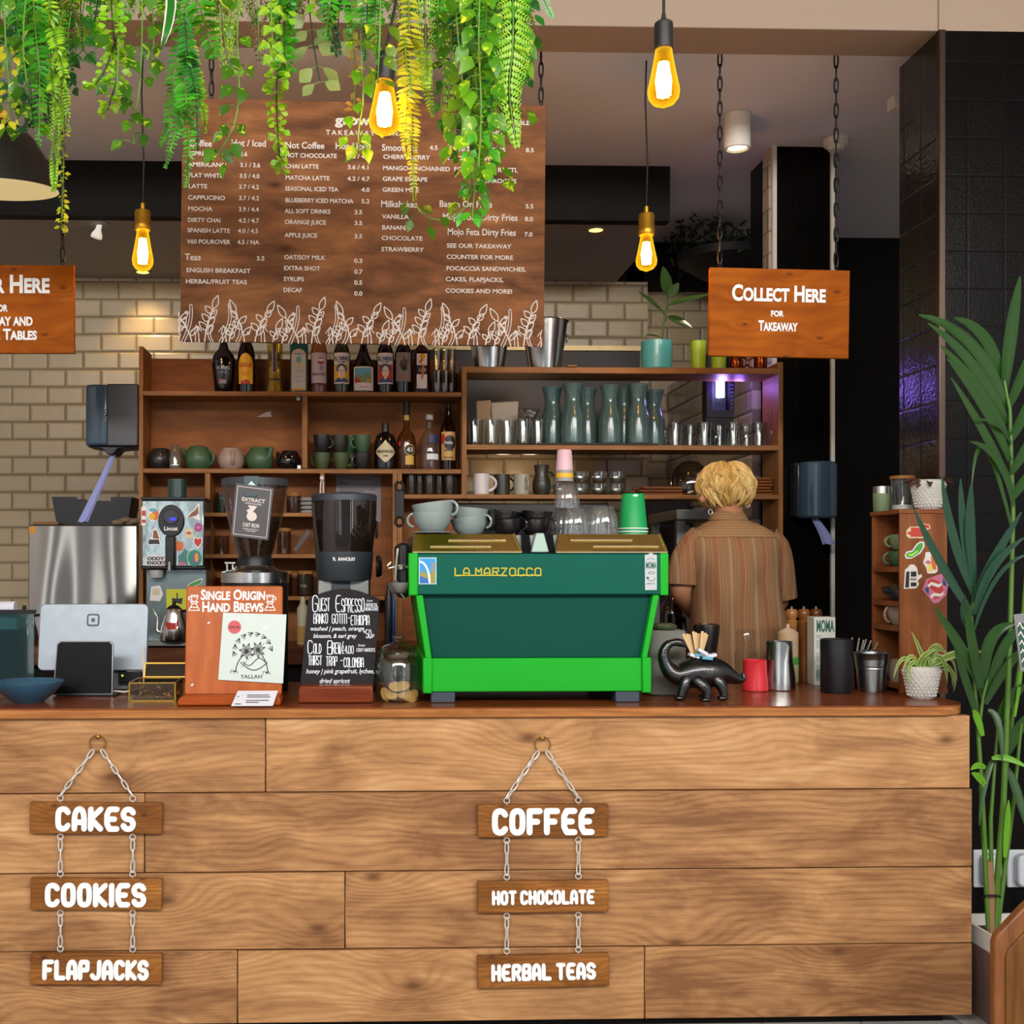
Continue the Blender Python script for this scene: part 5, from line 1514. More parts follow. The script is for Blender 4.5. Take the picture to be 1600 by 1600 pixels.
for t, x, y, f, h in (('washed | peach, orange', 483, 987, 85, 7), ('blossom, & earl grey', 488, 998.5, 69, 7), ('honey | pink grapefruit, lychee,', 477, 1054, 107, 7.5), ('dried apricot', 498, 1069, 48, 7.5), ('from', 573, 941.5, 9, 3.6), ('from', 559, 1012, 11, 4), ('p', 581, 997, 4, 7)):
 a, b = q_(x, y)
 lt.text(t, a, b, h * s, -.0013, wt=.012, shear=.28, fit=f * s, M=M)
lt.build('lettering', M_CHALK, bdd, smooth=0)
# second grinder
p = onbar(537, 1082)
s = S(p.y + CD, 537)
gx = lambda y: (1082 - y) * s
o = thing('coffee_grinder', 'dark grey coffee grinder with a wide smoked hopper behind the chalk board', 'grinder', p + Vector((0, .10, 0)))
M_RAN = mat('grinder_grey', '3a4046', .42, .3)
MB().box(-50 * s, 50 * s, -.09, .16, 0, .03).build('base', M_BLKPL, o, bevel=.006)
MB().box(-42 * s, 42 * s, -.05, .12, .03, gx(905)).build('column', M_STEELD, o, bevel=.008)
MB().box(-20 * s, 10 * s, -.056, -.05, gx(925), gx(908)).build('keypad', M_RAN, o, bevel=.002)
MB().lathe([(.0001, gx(908))] + prof([(42, 908), (43.5, 905), (47, 862)]) + [(.0001, gx(862))], seg=44).build('head', M_RAN, o)
MB().lathe(prof([(46, 862), (48, 845), (52, 800), (52, 780), (51, 780), (51, 800), (47, 845), (45, 862)]), seg=44).build('hopper', glass('smoked_hopper', '9c9088', 1.3, body=.12, bodycol='55463c'), o)
MB().lathe([(.0001, gx(861))] + prof([(45, 861), (47, 845), (49, 815)]) + [(.0001, gx(818))], seg=36).build('coffee_beans', M_BEAN, o)
kids_ = [c for c in SC.objects if c.parent == o and c.name.startswith('coffee_beans')]
tag(kids_[0], kind='stuff')
MB().lathe(prof([(51, 782), (52.5, 781), (52.5, 772), (50, 770), (30, 769.5), (28, 767.5)]) + [(.0001, gx(767))], seg=44).build('hopper_lid', M_RAN, o)
q = MB()
r_ = 46 * s + .0015
q.text('RANCILIO', -9 * s, gx(876), 5 * s, wt=.05, shear=.2, fit=27 * s, cyl=r_)
q.text('R', -17 * s, gx(876.5), 6 * s, wt=.03, shear=-.2, cyl=r_)
q.build('lettering', M_WLET, o, smooth=0)
MB().lathe([(.0001, 0), (.035, 0), (.038, .008), (.03, .02), (.0001, .022)], M=Matrix.Translation((51 * s, .02, gx(885))) @ Matrix.Rotation(pi / 2, 4, 'Y')).build('grind_dial', M_BLKPL, o)
MB().box(50 * s, 54 * s, -.01, .03, gx(840), gx(812)).build('hopper_catch', M_BLKPL, o, bevel=.004)
# cookie jar
p = onbar(622, 1095)
s = S(p.y + CD, 624)
o = thing('cookie_jar', 'clear glass cookie jar with a knobbed lid beside the chalk board', 'jar', p)
gx = lambda y: (1093 - y) * s
JGL = glass('cookie_jar_glass', 'f7faf8', 1.5)
MB().lathe([(.0001, 0)] + prof([(33, 1093), (35, 1089), (35.5, 1040), (34, 1030), (30, 1024), (31, 1019), (29, 1019), (28, 1024), (33, 1034), (33.5, 1088)]) + [(.0001, gx(1090))], seg=40).build('jar', JGL, o)
MB().lathe(prof([(30, 1021), (32, 1017), (28, 1010), (14, 1003), (6, 1001), (5, 998), (10, 995), (10, 992), (6, 990)]) + [(.0001, gx(990))], seg=36).build('lid', JGL, o)
M_COOK = mat('oat_cookie', 'd6a45c', .8, var=.35, vscale=60, bump=.8)
for i, (dx, dz, ry, rz_) in enumerate(((-22, 10, 1.2, 0), (-12, 8, .25, .4), (10, 9, -.3, .2), (24, 7, -.9, .1), (-4, 20, .15, .1), (8, 21, -.1, .5), (19, 4, .1, .9))):
 Mx = Matrix.Translation((dx * s, -.012 + .01 * (i % 3), dz * s)) @ Matrix.Rotation(ry, 4, 'Y') @ Matrix.Rotation(.5, 4, 'X')
 c_ = MB().lathe([(.0001, 0), (.020, 0), (.023, .004), (.02, .009), (.0001, .011)], seg=16, M=Mx).build('cookie', M_COOK)
 c_.location = p
 tag(c_, NTH[i] + ' golden oat cookie in the glass jar, counting from the chalk board', 'cookie', 'cookies in the jar')
# ---------------------------------------------------------------- espresso machine
DM = 3.47
s = S(DM, 845)
def mx(px):
 return W(px, 950, DM).x
def mz(py):
 return W(840, py, DM).z - ZT
M_TEAL = mat('dark_teal_enamel', '0b5648', .4, var=.04, vscale=4, spec=.12)
M_TEAL2 = mat('deep_teal_enamel', '07463b', .45, var=.04, vscale=4, spec=.1)
M_GRN = mat('bright_green_enamel', '13a322', .4, spec=.25, var=.03, vscale=4)
M_GOLDP = mat('polished_brass_sheet', 'dcc67c', .12, 1.0, var=.05, vscale=6)
ox = mx(845)
em = thing('espresso_machine', 'large dark teal and bright green espresso machine with brass top rails', 'espresso machine', (ox, W(845, 950, DM).y, ZT + .0003))
X = lambda px: mx(px) - ox
for a, b in ((674, 712), (964, 1002)):
 for y in (.02, .40):
  MB().box(X(a), X(b), y, y + .06, 0, mz(1080)).build('foot', mat('slate_grey_plastic', '3a4450', .4), em, bevel=.003)
MB().box(X(664), X(1014), .012, .50, mz(1081.5), mz(1029)).build('base_tray', M_GRN, em, bevel=.003)
for a, b in ((661, 675.5), (1004, 1018)):
 MB().box(X(a), X(b), 0, .50, mz(1083.5), mz(1028)).build('base_corner', M_GRN, em, bevel=.004)
MB().prism([(X(676), mz(1029)), (X(1003), mz(1029)), (X(1024), mz(929)), (X(660), mz(929))], .03, .48).build('lower_panel', M_TEAL2, em, bevel=.002)
for q in ([(665, 1029), (675, 1029), (661, 930), (650, 930)], [(1003, 1029), (1012, 1029), (1031, 930), (1021, 930)]):
 MB().prism([(X(a), mz(b)) for a, b in q], .004, .49).build('side_strut', M_GRN, em, bevel=.003)
MB().box(X(652), X(1032), .0, .49, mz(929), mz(865)).build('upper_panel', M_TEAL, em, bevel=.003)
for a, b in ((638.5, 653), (1031, 1044.5)):
 MB().box(X(a), X(b), -.004, .495, mz(930.5), mz(864)).build('upper_corner', M_GRN, em, bevel=.004)
MB().box(X(622), X(640), .05, .46, mz(935), mz(848)).build('end_cheek', M_BLKPL, em, bevel=.01)
MB().box(X(1043), X(1050), .05, .46, mz(935), mz(850)).build('end_cheek', M_BLKPL, em, bevel=.006)
# slanted brass rails
ZR0, ZR1 = mz(863), mz(833)
for (a0, a1, b0, b1) in ((645, 815, 648, 805), (868, 1042, 876, 1034)):
 q = MB()
 n0 = Vector((X(a0), -.002, ZR0))
 q.add([(X(a0), -.002, ZR0), (X(a1), -.002, ZR0), (X(b1), .03, ZR1 - .002), (X(b0), .03, ZR1 - .002), (X(a0), .006, ZR0 - .004), (X(a1), .006, ZR0 - .004), (X(b1), .038, ZR1 - .006), (X(b0), .038, ZR1 - .006)], [(0, 1, 2, 3), (7, 6, 5, 4), (0, 4, 5, 1), (1, 5, 6, 2), (2, 6, 7, 3), (3, 7, 4, 0)])
 rl = q.build('brass_rail', M_GOLDP, em, smooth=0, bevel=.0015)
 q = MB()
 q.tube([(X(a0), -.004, ZR0 + .001), (X(a1), -.004, ZR0 + .001)], .004, 8)
 q.tube([(X(a0), -.004, ZR0 + .001), (X(b0), .028, ZR1 - .001)], .003, 8)
 q.tube([(X(a1), -.004, ZR0 + .001), (X(b1), .028, ZR1 - .001)], .003, 8)
 q.build('rail_edge', mat('bright_gold_edge', 'e0d5b0', .15, 1.0), rl)
 q = MB()
 for (u0, u1, v) in (((.33, .86, .62) if a0 < 800 else (.14, .70, .64)), ((.16, .72, .28) if a0 < 800 else (.34, .93, .30))):
  y = -.002 + .032 * v - .003
  z = ZR0 + (ZR1 - .002 - ZR0) * v + .002
  q.tube([(X(a0 + (a1 - a0) * u0), y, z), (X(a0 + (a1 - a0) * u1), y, z)], .0035, 8)
 q.build('rail_slot', mat('bright_gold_edge', 'e0d5b0'), rl)
MB().box(X(646), X(1040), .042, .47, mz(865), ZR1 - .004).build('cup_tray', M_STEELD, em, bevel=.003)
MB().prism([(X(830), mz(863)), (X(858), mz(863)), (X(850), mz(833)), (X(838), mz(833))], .0, .06).build('centre_block', mat('pale_green_block', '9db8ab', .45, .2), em, bevel=.003)
for a, b in ((818, 832), (854, 869)):
 MB().prism([(X(a), mz(863)), (X(b), mz(863)), (X(b - 3), mz(835)), (X(a - 2), mz(835))], .02, .05).build('control_panel', mat('dark_screen', '141416'), em, bevel=.002)
# badge lettering
q = MB()
wd_ = MB().glyphs('LA MARZOCCO', 0, 0, 11.5 * s, .1, 1, 2.0)
q.glyphs('LA MARZOCCO', X(711), mz(899.5), 11.5 * s, 2.2 * s, (845 - 711) * s / wd_, 2.0, -.003, .002, smooth=0)
q.stroke([(X(711), mz(899)), (X(744), mz(899))], 2.0 * s, -.0031, .002)
q.stroke([(X(745), mz(899)), (X(790), mz(899))], 2.0 * s, -.0032, .002)
q.stroke([(X(800), mz(899)), (X(845), mz(899))], 2.0 * s, -.0033, .002)
q.build('badge_lettering', mat('gold_badge', 'd8cf52', .25, .6), em, smooth=0)
# picture magnet and oat milk magnet
mg = thing('picture_magnet', 'small souvenir picture magnet on the teal machine front, blue sky with a white arc', 'magnet', (mx(668), W(845, 950, DM).y - .003, W(668, 892, DM).z))
MB().box(-14 * s, 14 * s, -.001, .003, -21 * s, 21 * s).build('frame', mat('magnet_clear_rim', '9dc3c8', .3), mg)
MB().box(-12 * s, 12 * s, -.0016, -.001, -19 * s, 19 * s).build('sky', mat('photo_sky', '2a8fd0', .4), mg)
MB().prism([(-12 * s, -19 * s), (12 * s, -19 * s), (12 * s, 1 * s), (7 * s, -3 * s), (0, -6 * s), (-6 * s, 0), (-12 * s, -3 * s)], -.0022, -.0016).build('gardens', mat('photo_green', '8a8a3a', .5), mg, smooth=0)
MB().prism([(-12 * s, -19 * s), (2 * s, -19 * s), (0, -12 * s), (-12 * s, -8 * s)], -.0026, -.0022).build('water', mat('photo_water', '2a62b0', .4), mg, smooth=0)
MB().box(6 * s, 9.5 * s, -.0024, -.0018, -3 * s, 13 * s).build('tower', mat('photo_tower', 'a9805a', .5), mg, smooth=0)
MB().stroke([((-11 + 14 * sin(u * pi / 2)) * s, (14 - 30 * (1 - cos(u * pi / 2)) - 2 * u) * s) for u in [k / 10 for k in range(11)]], 3 * s, -.003, .0006).build('white_arc', M_WLET, mg, smooth=0)
mg = thing('milk_carton_magnet', 'white carton-shaped oat milk magnet on the machine front beside the green corner', 'magnet', (mx(1016.5), W(845, 950, DM).y - .003, W(1016, 893, DM).z))
MB().prism([(-9 * s, -29 * s), (9.5 * s, -29 * s), (9.5 * s, 26 * s), (3 * s, 27 * s), (3 * s, 30 * s), (-3 * s, 30 * s), (-3 * s, 27 * s), (-9.5 * s, 26 * s)], -.0005, .003).build('carton', mat('magnet_grey', 'b5bcbf', .5), mg, smooth=0)
q = MB().text('MOMA', -8 * s, 5 * s, 10 * s, -.001, wt=.05, fit=16.5 * s)
q.text('BARISTA OAT', -6 * s, -20 * s, 2 * s, -.001, wt=.03, fit=12 * s)
q.stroke([(6 * s * cos(k * pi / 8), 18 * s + 2.5 * s * sin(k * pi / 8)) for k in range(9)], .7 * s, -.001)
q.prism([(-5 * s + 2 * s * cos(k * pi / 5), -10 * s + 2 * s * sin(k * pi / 5)) for k in range(10)], -.0012, -.0006)
q.build('lettering', mat('dark_green_print', '175a45', .5), mg, smooth=0)
q = MB()
q.stroke([((1 + 5.5 * cos(k * pi / 10)) * s, (-2 + 1.8 * sin(k * pi / 10)) * s) for k in range(21)], .8 * s, -.001)
q.stroke([((1 + 5.5 * cos(k * pi / 10)) * s, (-9 + 6 * sin(k * pi / 10)) * s) for k in range(10, 21)], .8 * s, -.001)
q.build('cup_drawing', mat('grey_print', '5a5557'), mg, smooth=0)
# steam arm and hanging scoop at the far end
q = MB()
q.tube([(X(617), .05, mz(886)), (X(628), .05, mz(884)), (X(640), .05, mz(887))], .006, 8)
q.tube([(X(612), .05, mz(884) + .01), (X(606), .05, mz(884)), (X(608), .05, mz(888)), (X(617), .05, mz(886))], .003, 8)
q.lathe([(.0001, 0), (.012, 0), (.014, .012), (.0001, .014)], (X(628), .05, mz(890)))
q.build('steam_tap', M_STEEL, em)
MB().tube([(X(622), .045, mz(857)), (X(620), .04, mz(880)), (X(618), .035, mz(905)), (X(626), .04, mz(926)), (X(634), .05, mz(936))], .004, 8).build('steam_wand', M_STEEL, em)
MB().lathe([(.0001, 0), (.022, .004), (.034, .022), (.036, .034), (.034, .034), (.03, .02), (.0001, .006)], (X(624), .02, mz(928)), M=None).build('milk_ladle', M_STEELD, em)
# ---------------------------------------------------------------- cups on the machine
ZM = ZT + .0003 + ZR1 - .0038
DT = DM + .20
def onm(px, D=DT, dz=0.0):
 p = W(px, 830, D)
 return Vector((p.x, p.y, ZM + dz + .0004))
s2 = S(DT)
BIG = [(18 * s2, 0), (21 * s2, 2 * s2), (30 * s2, 16 * s2), (34 * s2, 33 * s2)]
def big(label, px, dz, m, ang, ry=0, rx=0, D=DT, k=1.0, grp=None):
 return mug('cappuccino_cup', label, 'cup', onm(px, D, dz), [(a * k, b * k) for a, b in BIG], m, 20 * s2 * k, 22 * s2 * k, ang, grp, out=11 * s2 * k, rad=.0045 * k, rx=rx, ry=ry)
GRYC = M_CER['grey']
sc_ = thing('saucer_stack', 'stack of grey saucers under the grey cups on the machine', 'saucers', onm(676, DT - .04))
MB().lathe([(.0001, 0), (18 * s2, 0), (34 * s2, 4 * s2), (34 * s2, 5 * s2), (18 * s2, 2 * s2), (.0001, 2 * s2)]).build('saucer', GRYC, sc_)
big('pale grey cup standing on the saucer, lower of the stack above the brass rail end', 676, 5.5 * s2, GRYC, 2.9, k=.92, D=DT - .04, grp='grey cups on the machine')
big('pale grey cup tilted on top of the grey cup stack beside the double divider', 680, 19 * s2, GRYC, -.55, ry=-.13, k=.97, D=DT - .04, grp='grey cups on the machine')
big('pale grey cup tilted with handle to the black cups, second stack lower', 737, 1 * s2, GRYC, -.6, D=DT + .03, ry=-.16, k=.9, grp='grey cups on the machine')
big('pale grey cup resting on top of the second grey stack', 733, 14 * s2, GRYC, 2.2, D=DT + .03, ry=.08, k=.9, grp='grey cups on the machine')
for i, (px, dz, a, ry) in enumerate(((795, 0, -.6, -.1), (838, 0, -.5, -.08), (787, 13, 2.4, .12), (838, 12.5, 2.8, .05))):
 big(['glossy black cup beside the grey cups, bottom of its stack', 'glossy black cup beside the ribbed glasses, bottom of its stack', 'glossy black cup tipped on top of the stack beside the grey cups', 'glossy black cup on top of the stack beside the ribbed glasses'][i], px, dz * s2, M_CER['gloss_black'], a, ry=ry, k=.78, grp='black cups on the machine')
# ribbed glasses turned upside down
RG = [(24 * s2, 0), (24.5 * s2, 2 * s2), (21 * s2, 30 * s2), (16.5 * s2, 44 * s2), (15.5 * s2, 45.5 * s2), (.0001, 45 * s2)]
rg = None
for i, (px, dy, dz, k, lab) in enumerate(((900, -.03, 0, .93, 'ribbed clear glass upside down beside the black cups, front of the group'), (942, -.03, 0, 1.0, 'ribbed clear glass upside down next to the green paper cups'), (884, .075, 0, .95, 'ribbed glass upside down at the back beside the black cups'), (928, .085, 0, .95, 'ribbed glass upside down at the back of the group'),
           (886, .02, 45, .93, 'ribbed glass upside down on top of the others, under the pink cup'))):
 dzz = dz * s2 * .96
 if rg is None:
  rg = thing('ribbed_glass', lab, 'glass', onm(px, DT + dy, dzz), 0, 'ribbed glasses on the machine')
  MB().lathe(RG, seg=70, rib=.035, nrib=14).build('body', glass('ribbed_clear_glass', 'f2f4f4', 2.4, .04, body=.07, bodycol='dfe2e4'), rg)
  rg.scale = (k, k, k)
 else:
  dup(rg, onm(px, DT + dy, dzz), lab, scale=(k * (.9 if dz else 1),) * 3)
pk = thing('plastic_cup', 'pale pink plastic cup with a yellow band, upside down on the ribbed glasses', 'cup', onm(882, DT + .02, 2 * 43 * s2))
s3 = s2 * .98
MB().lathe([(14.2 * s3, 0), (13.6 * s3, 20 * s3)], seg=28).build('grey_base', mat('grey_frost', '8f8b88', .5), pk)
MB().lathe([(14.45 * s3, 6 * s3), (14.3 * s3, 13 * s3)], seg=28).build('yellow_band', C['yellow'], pk)
MB().lathe([(14 * s3, 18 * s3), (11.5 * s3, 49 * s3), (10 * s3, 51 * s3), (.0001, 51 * s3)], seg=28).build('pink_body', mat('pink_plastic', 'cfaab3', .5), pk)
gcup = thing('paper_cup_stack_base', 'x', 'cup')
bpy.data.objects.remove(gcup)
M_GCUP = mat('green_paper_cup', '0f9a52', .45, var=.03)
for i in range(3):
 o = thing('paper_cup', ['lowest of the three nested green paper cups, showing only its white rim', 'middle green paper cup of the nested stack, showing only its white rim', 'outermost green paper cup upside down on the nested stack by the ribbed glasses'][i], 'cup', onm(989, DT + .03, i * 5.0 * s2), 0, 'green paper cups on the machine')
 MB().lathe([(23 * s2, 1.5 * s2), (22.4 * s2, 3 * s2), (17.2 * s2, 56 * s2), (16.4 * s2, 57 * s2), (.0001, 55.5 * s2)], seg=32).build('body', M_GCUP, o)
 MB().lathe([(23.2 * s2 + .0022 * cos(a), 1.8 * s2 + .0022 * sin(a)) for a in [k * pi / 4 for k in range(9)]], seg=32).build('rim', M_WLET, o)
 if i == 2:
  MB().add([(21 * s2 * 0 + (17.6 * s2 + .001) * sin(a / 17.6), -(17.6 * s2 + .001) * cos(a / 17.6), b * s2) for a, b in ((-5, 53.5), (0, 51.5), (5, 53.5), (0, 55.8))], [(0, 1, 2, 3)]).build('emblem', M_WLET, o, smooth=0)
# ---------------------------------------------------------------- the end of the bar by the dinosaur
p = onbar(1042, 1086)
s = S(p.y + CD, 1042)
o = thing('stone_canister', 'square-shouldered grey stone canister behind the dinosaur', 'canister', p + Vector((0, .04, 0)))
MB().lathe([(.0001, 0), (28 * s, 0), (30.5 * s, 2 * s), (30.5 * s, 99 * s), (28 * s, 101 * s), (.0001, 101 * s)], seg=40, sq=5).build('body', mat('grey_stoneware', '77756e', .7, var=.2, vscale=25, bump=.3), o)
MB().lathe([(15 * s, 101 * s), (20 * s, 103 * s), (21 * s, 107 * s), (14 * s, 111 * s), (.0001, 112 * s)]).build('lid', mat('green_lid', '4b5a3c', .3, .3), o)
p = onbar(1104, 1068)
s = S(p.y + CD, 1104)
o = thing('black_vase_cup', 'black flared wooden tamper cup behind the dinosaur', 'cup', p)
MB().lathe([(.0001, 0), (15 * s, 0), (15 * s, 45 * s), (17 * s, 60 * s), (20.5 * s, 88 * s), (20 * s, 92 * s), (17 * s, 93 * s), (15 * s, 86 * s), (.0001, 82 * s)], seg=32).build('body', mat('black_wood', '17100e', .35, coat=.2), o)
# dinosaur planter
p = onbar(1100, 1093)
s = S(p.y + CD, 1100)
dn = thing('dinosaur_planter', 'glossy black long-necked dinosaur figure with an open back, walking beside the machine', 'figurine', p)
def dz(px, py, dy=0.0):
 return Vector(((px - 1100) * s, dy, (1093 - py) * s))
def skin(name, joints, edges, m, parent, sub=2, root=0):
 me = bpy.data.meshes.new(name)
 me.from_pydata([j[0] for j in joints], edges, [])
 o = bpy.data.objects.new(name, me)
 COL.objects.link(o)
 o.parent = parent
 md = o.modifiers.new('skin', 'SKIN')
 md.use_smooth_shade = True
 for i, j in enumerate(joints):
  r = j[1]
  me.skin_vertices[0].data[i].radius = r if isinstance(r, tuple) else (r, r)
 me.skin_vertices[0].data[root].use_root = True
 ms = o.modifiers.new('sub', 'SUBSURF')
 ms.levels = ms.render_levels = sub
 me.materials.append(m)
 return o
M_DINO = mat('black_gloss_dino', '0c0d10', .22, coat=.5, var=.3, vscale=50, bump=.35)
J = [(dz(1114, 1050), 27 * s), (dz(1090, 1050), 28 * s), (dz(1068, 1055), 23 * s), (dz(1051, 1053), 16 * s), (dz(1039, 1039), 11 * s), (dz(1035, 1022), 9 * s), (dz(1041, 1008), 7.8 * s), (dz(1052, 1003), 6 * s), (dz(1062, 1004), 7.5 * s), (dz(1069, 1007), 5.2 * s), (dz(1076, 1010), 3.4 * s),
  (dz(1131, 1053), 20 * s), (dz(1144, 1058), 12.5 * s), (dz(1156, 1063), 8 * s), (dz(1164, 1060), 4.5 * s), (dz(1160, 1051), 2.5 * s)]
E = [(0, 1), (1, 2), (2, 3), (3, 4), (4, 5), (5, 6), (6, 7), (7, 8), (8, 9), (9, 10), (0, 11), (11, 12), (12, 13), (13, 14), (14, 15)]
for (hip, kn, ft, dy, base) in ((((1068, 1062), (1064, 1074), (1060, 1086), -.03, 2)), (((1116, 1062), (1124, 1074), (1126, 1086), -.035, 0)), (((1084, 1064), (1098, 1076), (1098, 1088), -.045, 1)), (((1100, 1064), (1110, 1074), (1108, 1086), .03, 0))):
 q = MB().tube([dz(hip[0], hip[1] - 10, dy * .5), dz(hip[0], hip[1] - 2, dy * .85), dz(*kn, dy), dz(ft[0], ft[1] - 2, dy), dz(ft[0], ft[1] + 3, dy)], [8 * s, 11 * s, 8.5 * s, 6.5 * s, 7 * s], 14)
 q.ball(dz(ft[0] - 3, ft[1] + 2.6, dy - .004), 9 * s, 7 * s, 4.4 * s)
 q.build('leg', M_DINO, dn, smooth=80)
od = [J[i] for i in list(range(10, -1, -1)) + list(range(11, 16))]
for _ in range(2):
 nw = [od[0]]
 for (a, r0), (b, r1) in zip(od, od[1:]):
  nw += [(a * .75 + b * .25, r0 * .75 + r1 * .25), (a * .25 + b * .75, r0 * .25 + r1 * .75)]
 od = nw + [od[-1]]
MB().tube([a for a, _ in od], [r * .92 for _, r in od], 24).build('body', M_DINO, dn, smooth=80)
MB().ball(dz(1064, 1001, -.012), .003).build('eye', M_CER['gloss_black'], dn)
pk_ = [('wooden_stirrer', 1.0)]
M_STIR = mat('birch_stirrer', 'c9a878', .6, var=.1)
for i in range(9):
 a = -.42 + .085 * i
 b0 = dz(1086 + i * 1.0, 1034, -.012 + .01 * (i % 3))
 Mx = Matrix.Translation(b0) @ Matrix.Rotation(a + .02 * (i % 2), 4, 'Y') @ Matrix.Rotation(.05 * (i % 3 - 1), 4, 'X')
 c_ = MB().box(-2.2 * s, 2.2 * s, -.0008, .0008, 0, (48 - 2 * (i % 3)) * s, Mx).build('wooden_stirrer', M_STIR, smooth=0)
 c_.location = p
 tag(c_, '%s birch stirrer in the fan standing in the dinosaur back, counting from its head' % NTH[i], 'stirrer', 'stirrers in the dinosaur')
for i, (dx, zz, ry, m) in enumerate(((1082, 1028, .3, M_PAPER), (1090, 1026, -.1, C['sky']), (1098, 1026, .25, M_PAPER), (1107, 1028, -.3, M_PAPER), (1100, 1031, .1, C['sky']), (1092, 1021, .5, M_PAPER))):
 c_ = MB().box(-8 * s, 8 * s, -.014, .014, -2.5 * s, 2.5 * s, Matrix.Rotation(ry, 4, 'Y')).build('sugar_sachet', m, bevel=.0015)
 c_.location = p + dz(dx, zz - 4, -.012 - .004 * i)
 tag(c_, ['white sugar sachet next to the stirrers', 'blue sugar sachet beside the stirrers', 'white sugar sachet in the middle of the dinosaur back', 'white sugar sachet at the tail end of the dinosaur back', 'blue sugar sachet under the white ones', 'white sugar sachet on top of the pile'][i], 'sachet', 'sachets in the dinosaur')
# milk jugs
def jug(label, px, py, r0, r1, h, m, ang, spout=True):
 p = onbar(px, py)
 s = S(p.y + CD, px)
 o = thing('milk_jug', label, 'jug', p)
 vs, fs, seg, N = [], [], 40, 9
 rows_ = [(r0 * .94, 0), (r0, .02), (r0, .12), (r0 * .97, .3), (r1 * 1.03, .6), (r1, .85), (r1, 1.0)]
 inner = [(r - 1.2, max(z, .03)) for r, z in reversed(rows_)]
 for r, z in rows_ + inner + [(.01, .03)]:
  for i in range(seg):
   a = 2 * pi * i / seg
   d = abs((a - ang + pi) % (2 * pi) - pi)
   k = 1 + (.16 * max(0, z - .45) / .55 * math.exp(-(d / .28) ** 2) if spout else 0)
   dip = -.10 * math.exp(-(d / .16) ** 2) * (1 if z > .99 else 0) if spout else 0
   vs.append((r * s * k * cos(a), r * s * k * sin(a), (z + dip) * h * s))
 n = len(rows_) * 2 + 1
 for j in range(n - 1):
  for i in range(seg):
   i2 = (i + 1) % seg
   fs.append((j * seg + i, j * seg + i2, (j + 1) * seg + i2, (j + 1) * seg + i))
 fs.append(tuple(range(seg - 1, -1, -1)))
 MB().add(vs, fs).build('body', m, o)
 q, rd = cup_handle(r1 * s, h * .55 * s, h * .55 * s, .004, ang + pi, .03)
 MB().tube(q, rd, 8).build('handle', m, o)
 return o
jug('bright red milk jug with its pouring lip turned to the front', 1179.5, 1079, 20.5, 18, 48, mat('red_enamel', 'd3323c', .3, coat=.3), -pi / 2 - .15)
jug('brushed steel milk jug with a notched lip beside the red jug', 1218, 1078, 24.5, 20, 76, M_STEEL, -pi / 2 + .35)
p = onbar(1172, 1071)
s = S(p.y + CD, 1172)
o = thing('glass_carafe', 'clear glass carafe upside down behind the red jug', 'carafe', p + Vector((0, .05, 0)))
MB().lathe([(14 * s, 0), (15 * s, 30 * s), (16.5 * s, 48 * s), (13 * s, 56 * s), (14.5 * s, 66 * s), (14.5 * s, 82 * s), (12 * s, 86 * s), (.0001, 86 * s)], seg=30).build('body', G_CLEAR, o)
p = onbar(1231, 1067)
s = S(p.y + CD, 1231)
o = thing('squeeze_bottle', 'beige squeeze bottle with a green label behind the steel jug', 'bottle', p)
MB().lathe([(.0001, 0), (15 * s, 0), (16 * s, 2 * s), (16 * s, 78 * s), (14 * s, 80 * s)] + [(.0001, 80 * s)], seg=26).build('body', mat('beige_plastic', 'b59a78', .45), o)
MB().lathe([(14 * s, 80 * s), (8 * s, 84 * s), (3 * s, 86 * s), (2.4 * s, 92 * s), (.0001, 92 * s)]).build('nozzle', mat('beige_cap', 'bda88c', .45), o)
MB().patch(16 * s + .0006, 29 * s, 41 * s, .1, 1.3).build('green_label', C['green'], o)
MB().patch(16 * s + .0006, 2 * s, 29 * s, -.2, 1.4).build('yellow_sauce_band', mat('pale_yellow_label', 'bdb98a', .5), o)
M_MILL = [wood('mill_light', '8a5a2c', 'b58348', 'cfa064', 160, 'Z', .35, streak=.3, wob=3, coat=.3), wood('mill_mid', '70401a', '94602c', 'b07a3e', 160, 'Z', .35, streak=.3, wob=3, coat=.3), wood('mill_dark', '4f2a10', '75441c', '93602e', 160, 'Z', .35, streak=.3, wob=3, coat=.3)]
for i, px in enumerate((1237, 1256, 1275)):
 D = 4.105
 q = W(px, 960, D)
 s = S(D, px)
 o = thing('pepper_mill', ['pale wooden pepper mill beside the person in the striped shirt', 'mid-brown wooden pepper mill, middle of the three behind the milk carton', 'dark wooden pepper mill behind the top of the milk carton'][i], 'mill', (q.x, q.y, ZT + .0003), 0, 'pepper mills')
 H = q.z - ZT + 12 * s
 MB().lathe([(.0001, 0), (9.5 * s, 0), (10 * s, 8 * s), (7.5 * s, 30 * s), (8.5 * s, H - 30 * s), (9.5 * s, H - 23 * s), (6.5 * s, H - 20 * s)], seg=24).build('body', M_MILL[i], o)
 MB().lathe([(6.5 * s, H - 20 * s), (9.3 * s, H - 15 * s), (9.5 * s, H - 8 * s), (7 * s, H - 4 * s), (.0001, H - 3 * s)], seg=24).build('head', M_MILL[i], o)
 MB().lathe([(2 * s, H - 4 * s), (2.2 * s, H), (.0001, H + 1 * s)], seg=12).build('finial', M_STEEL, o)
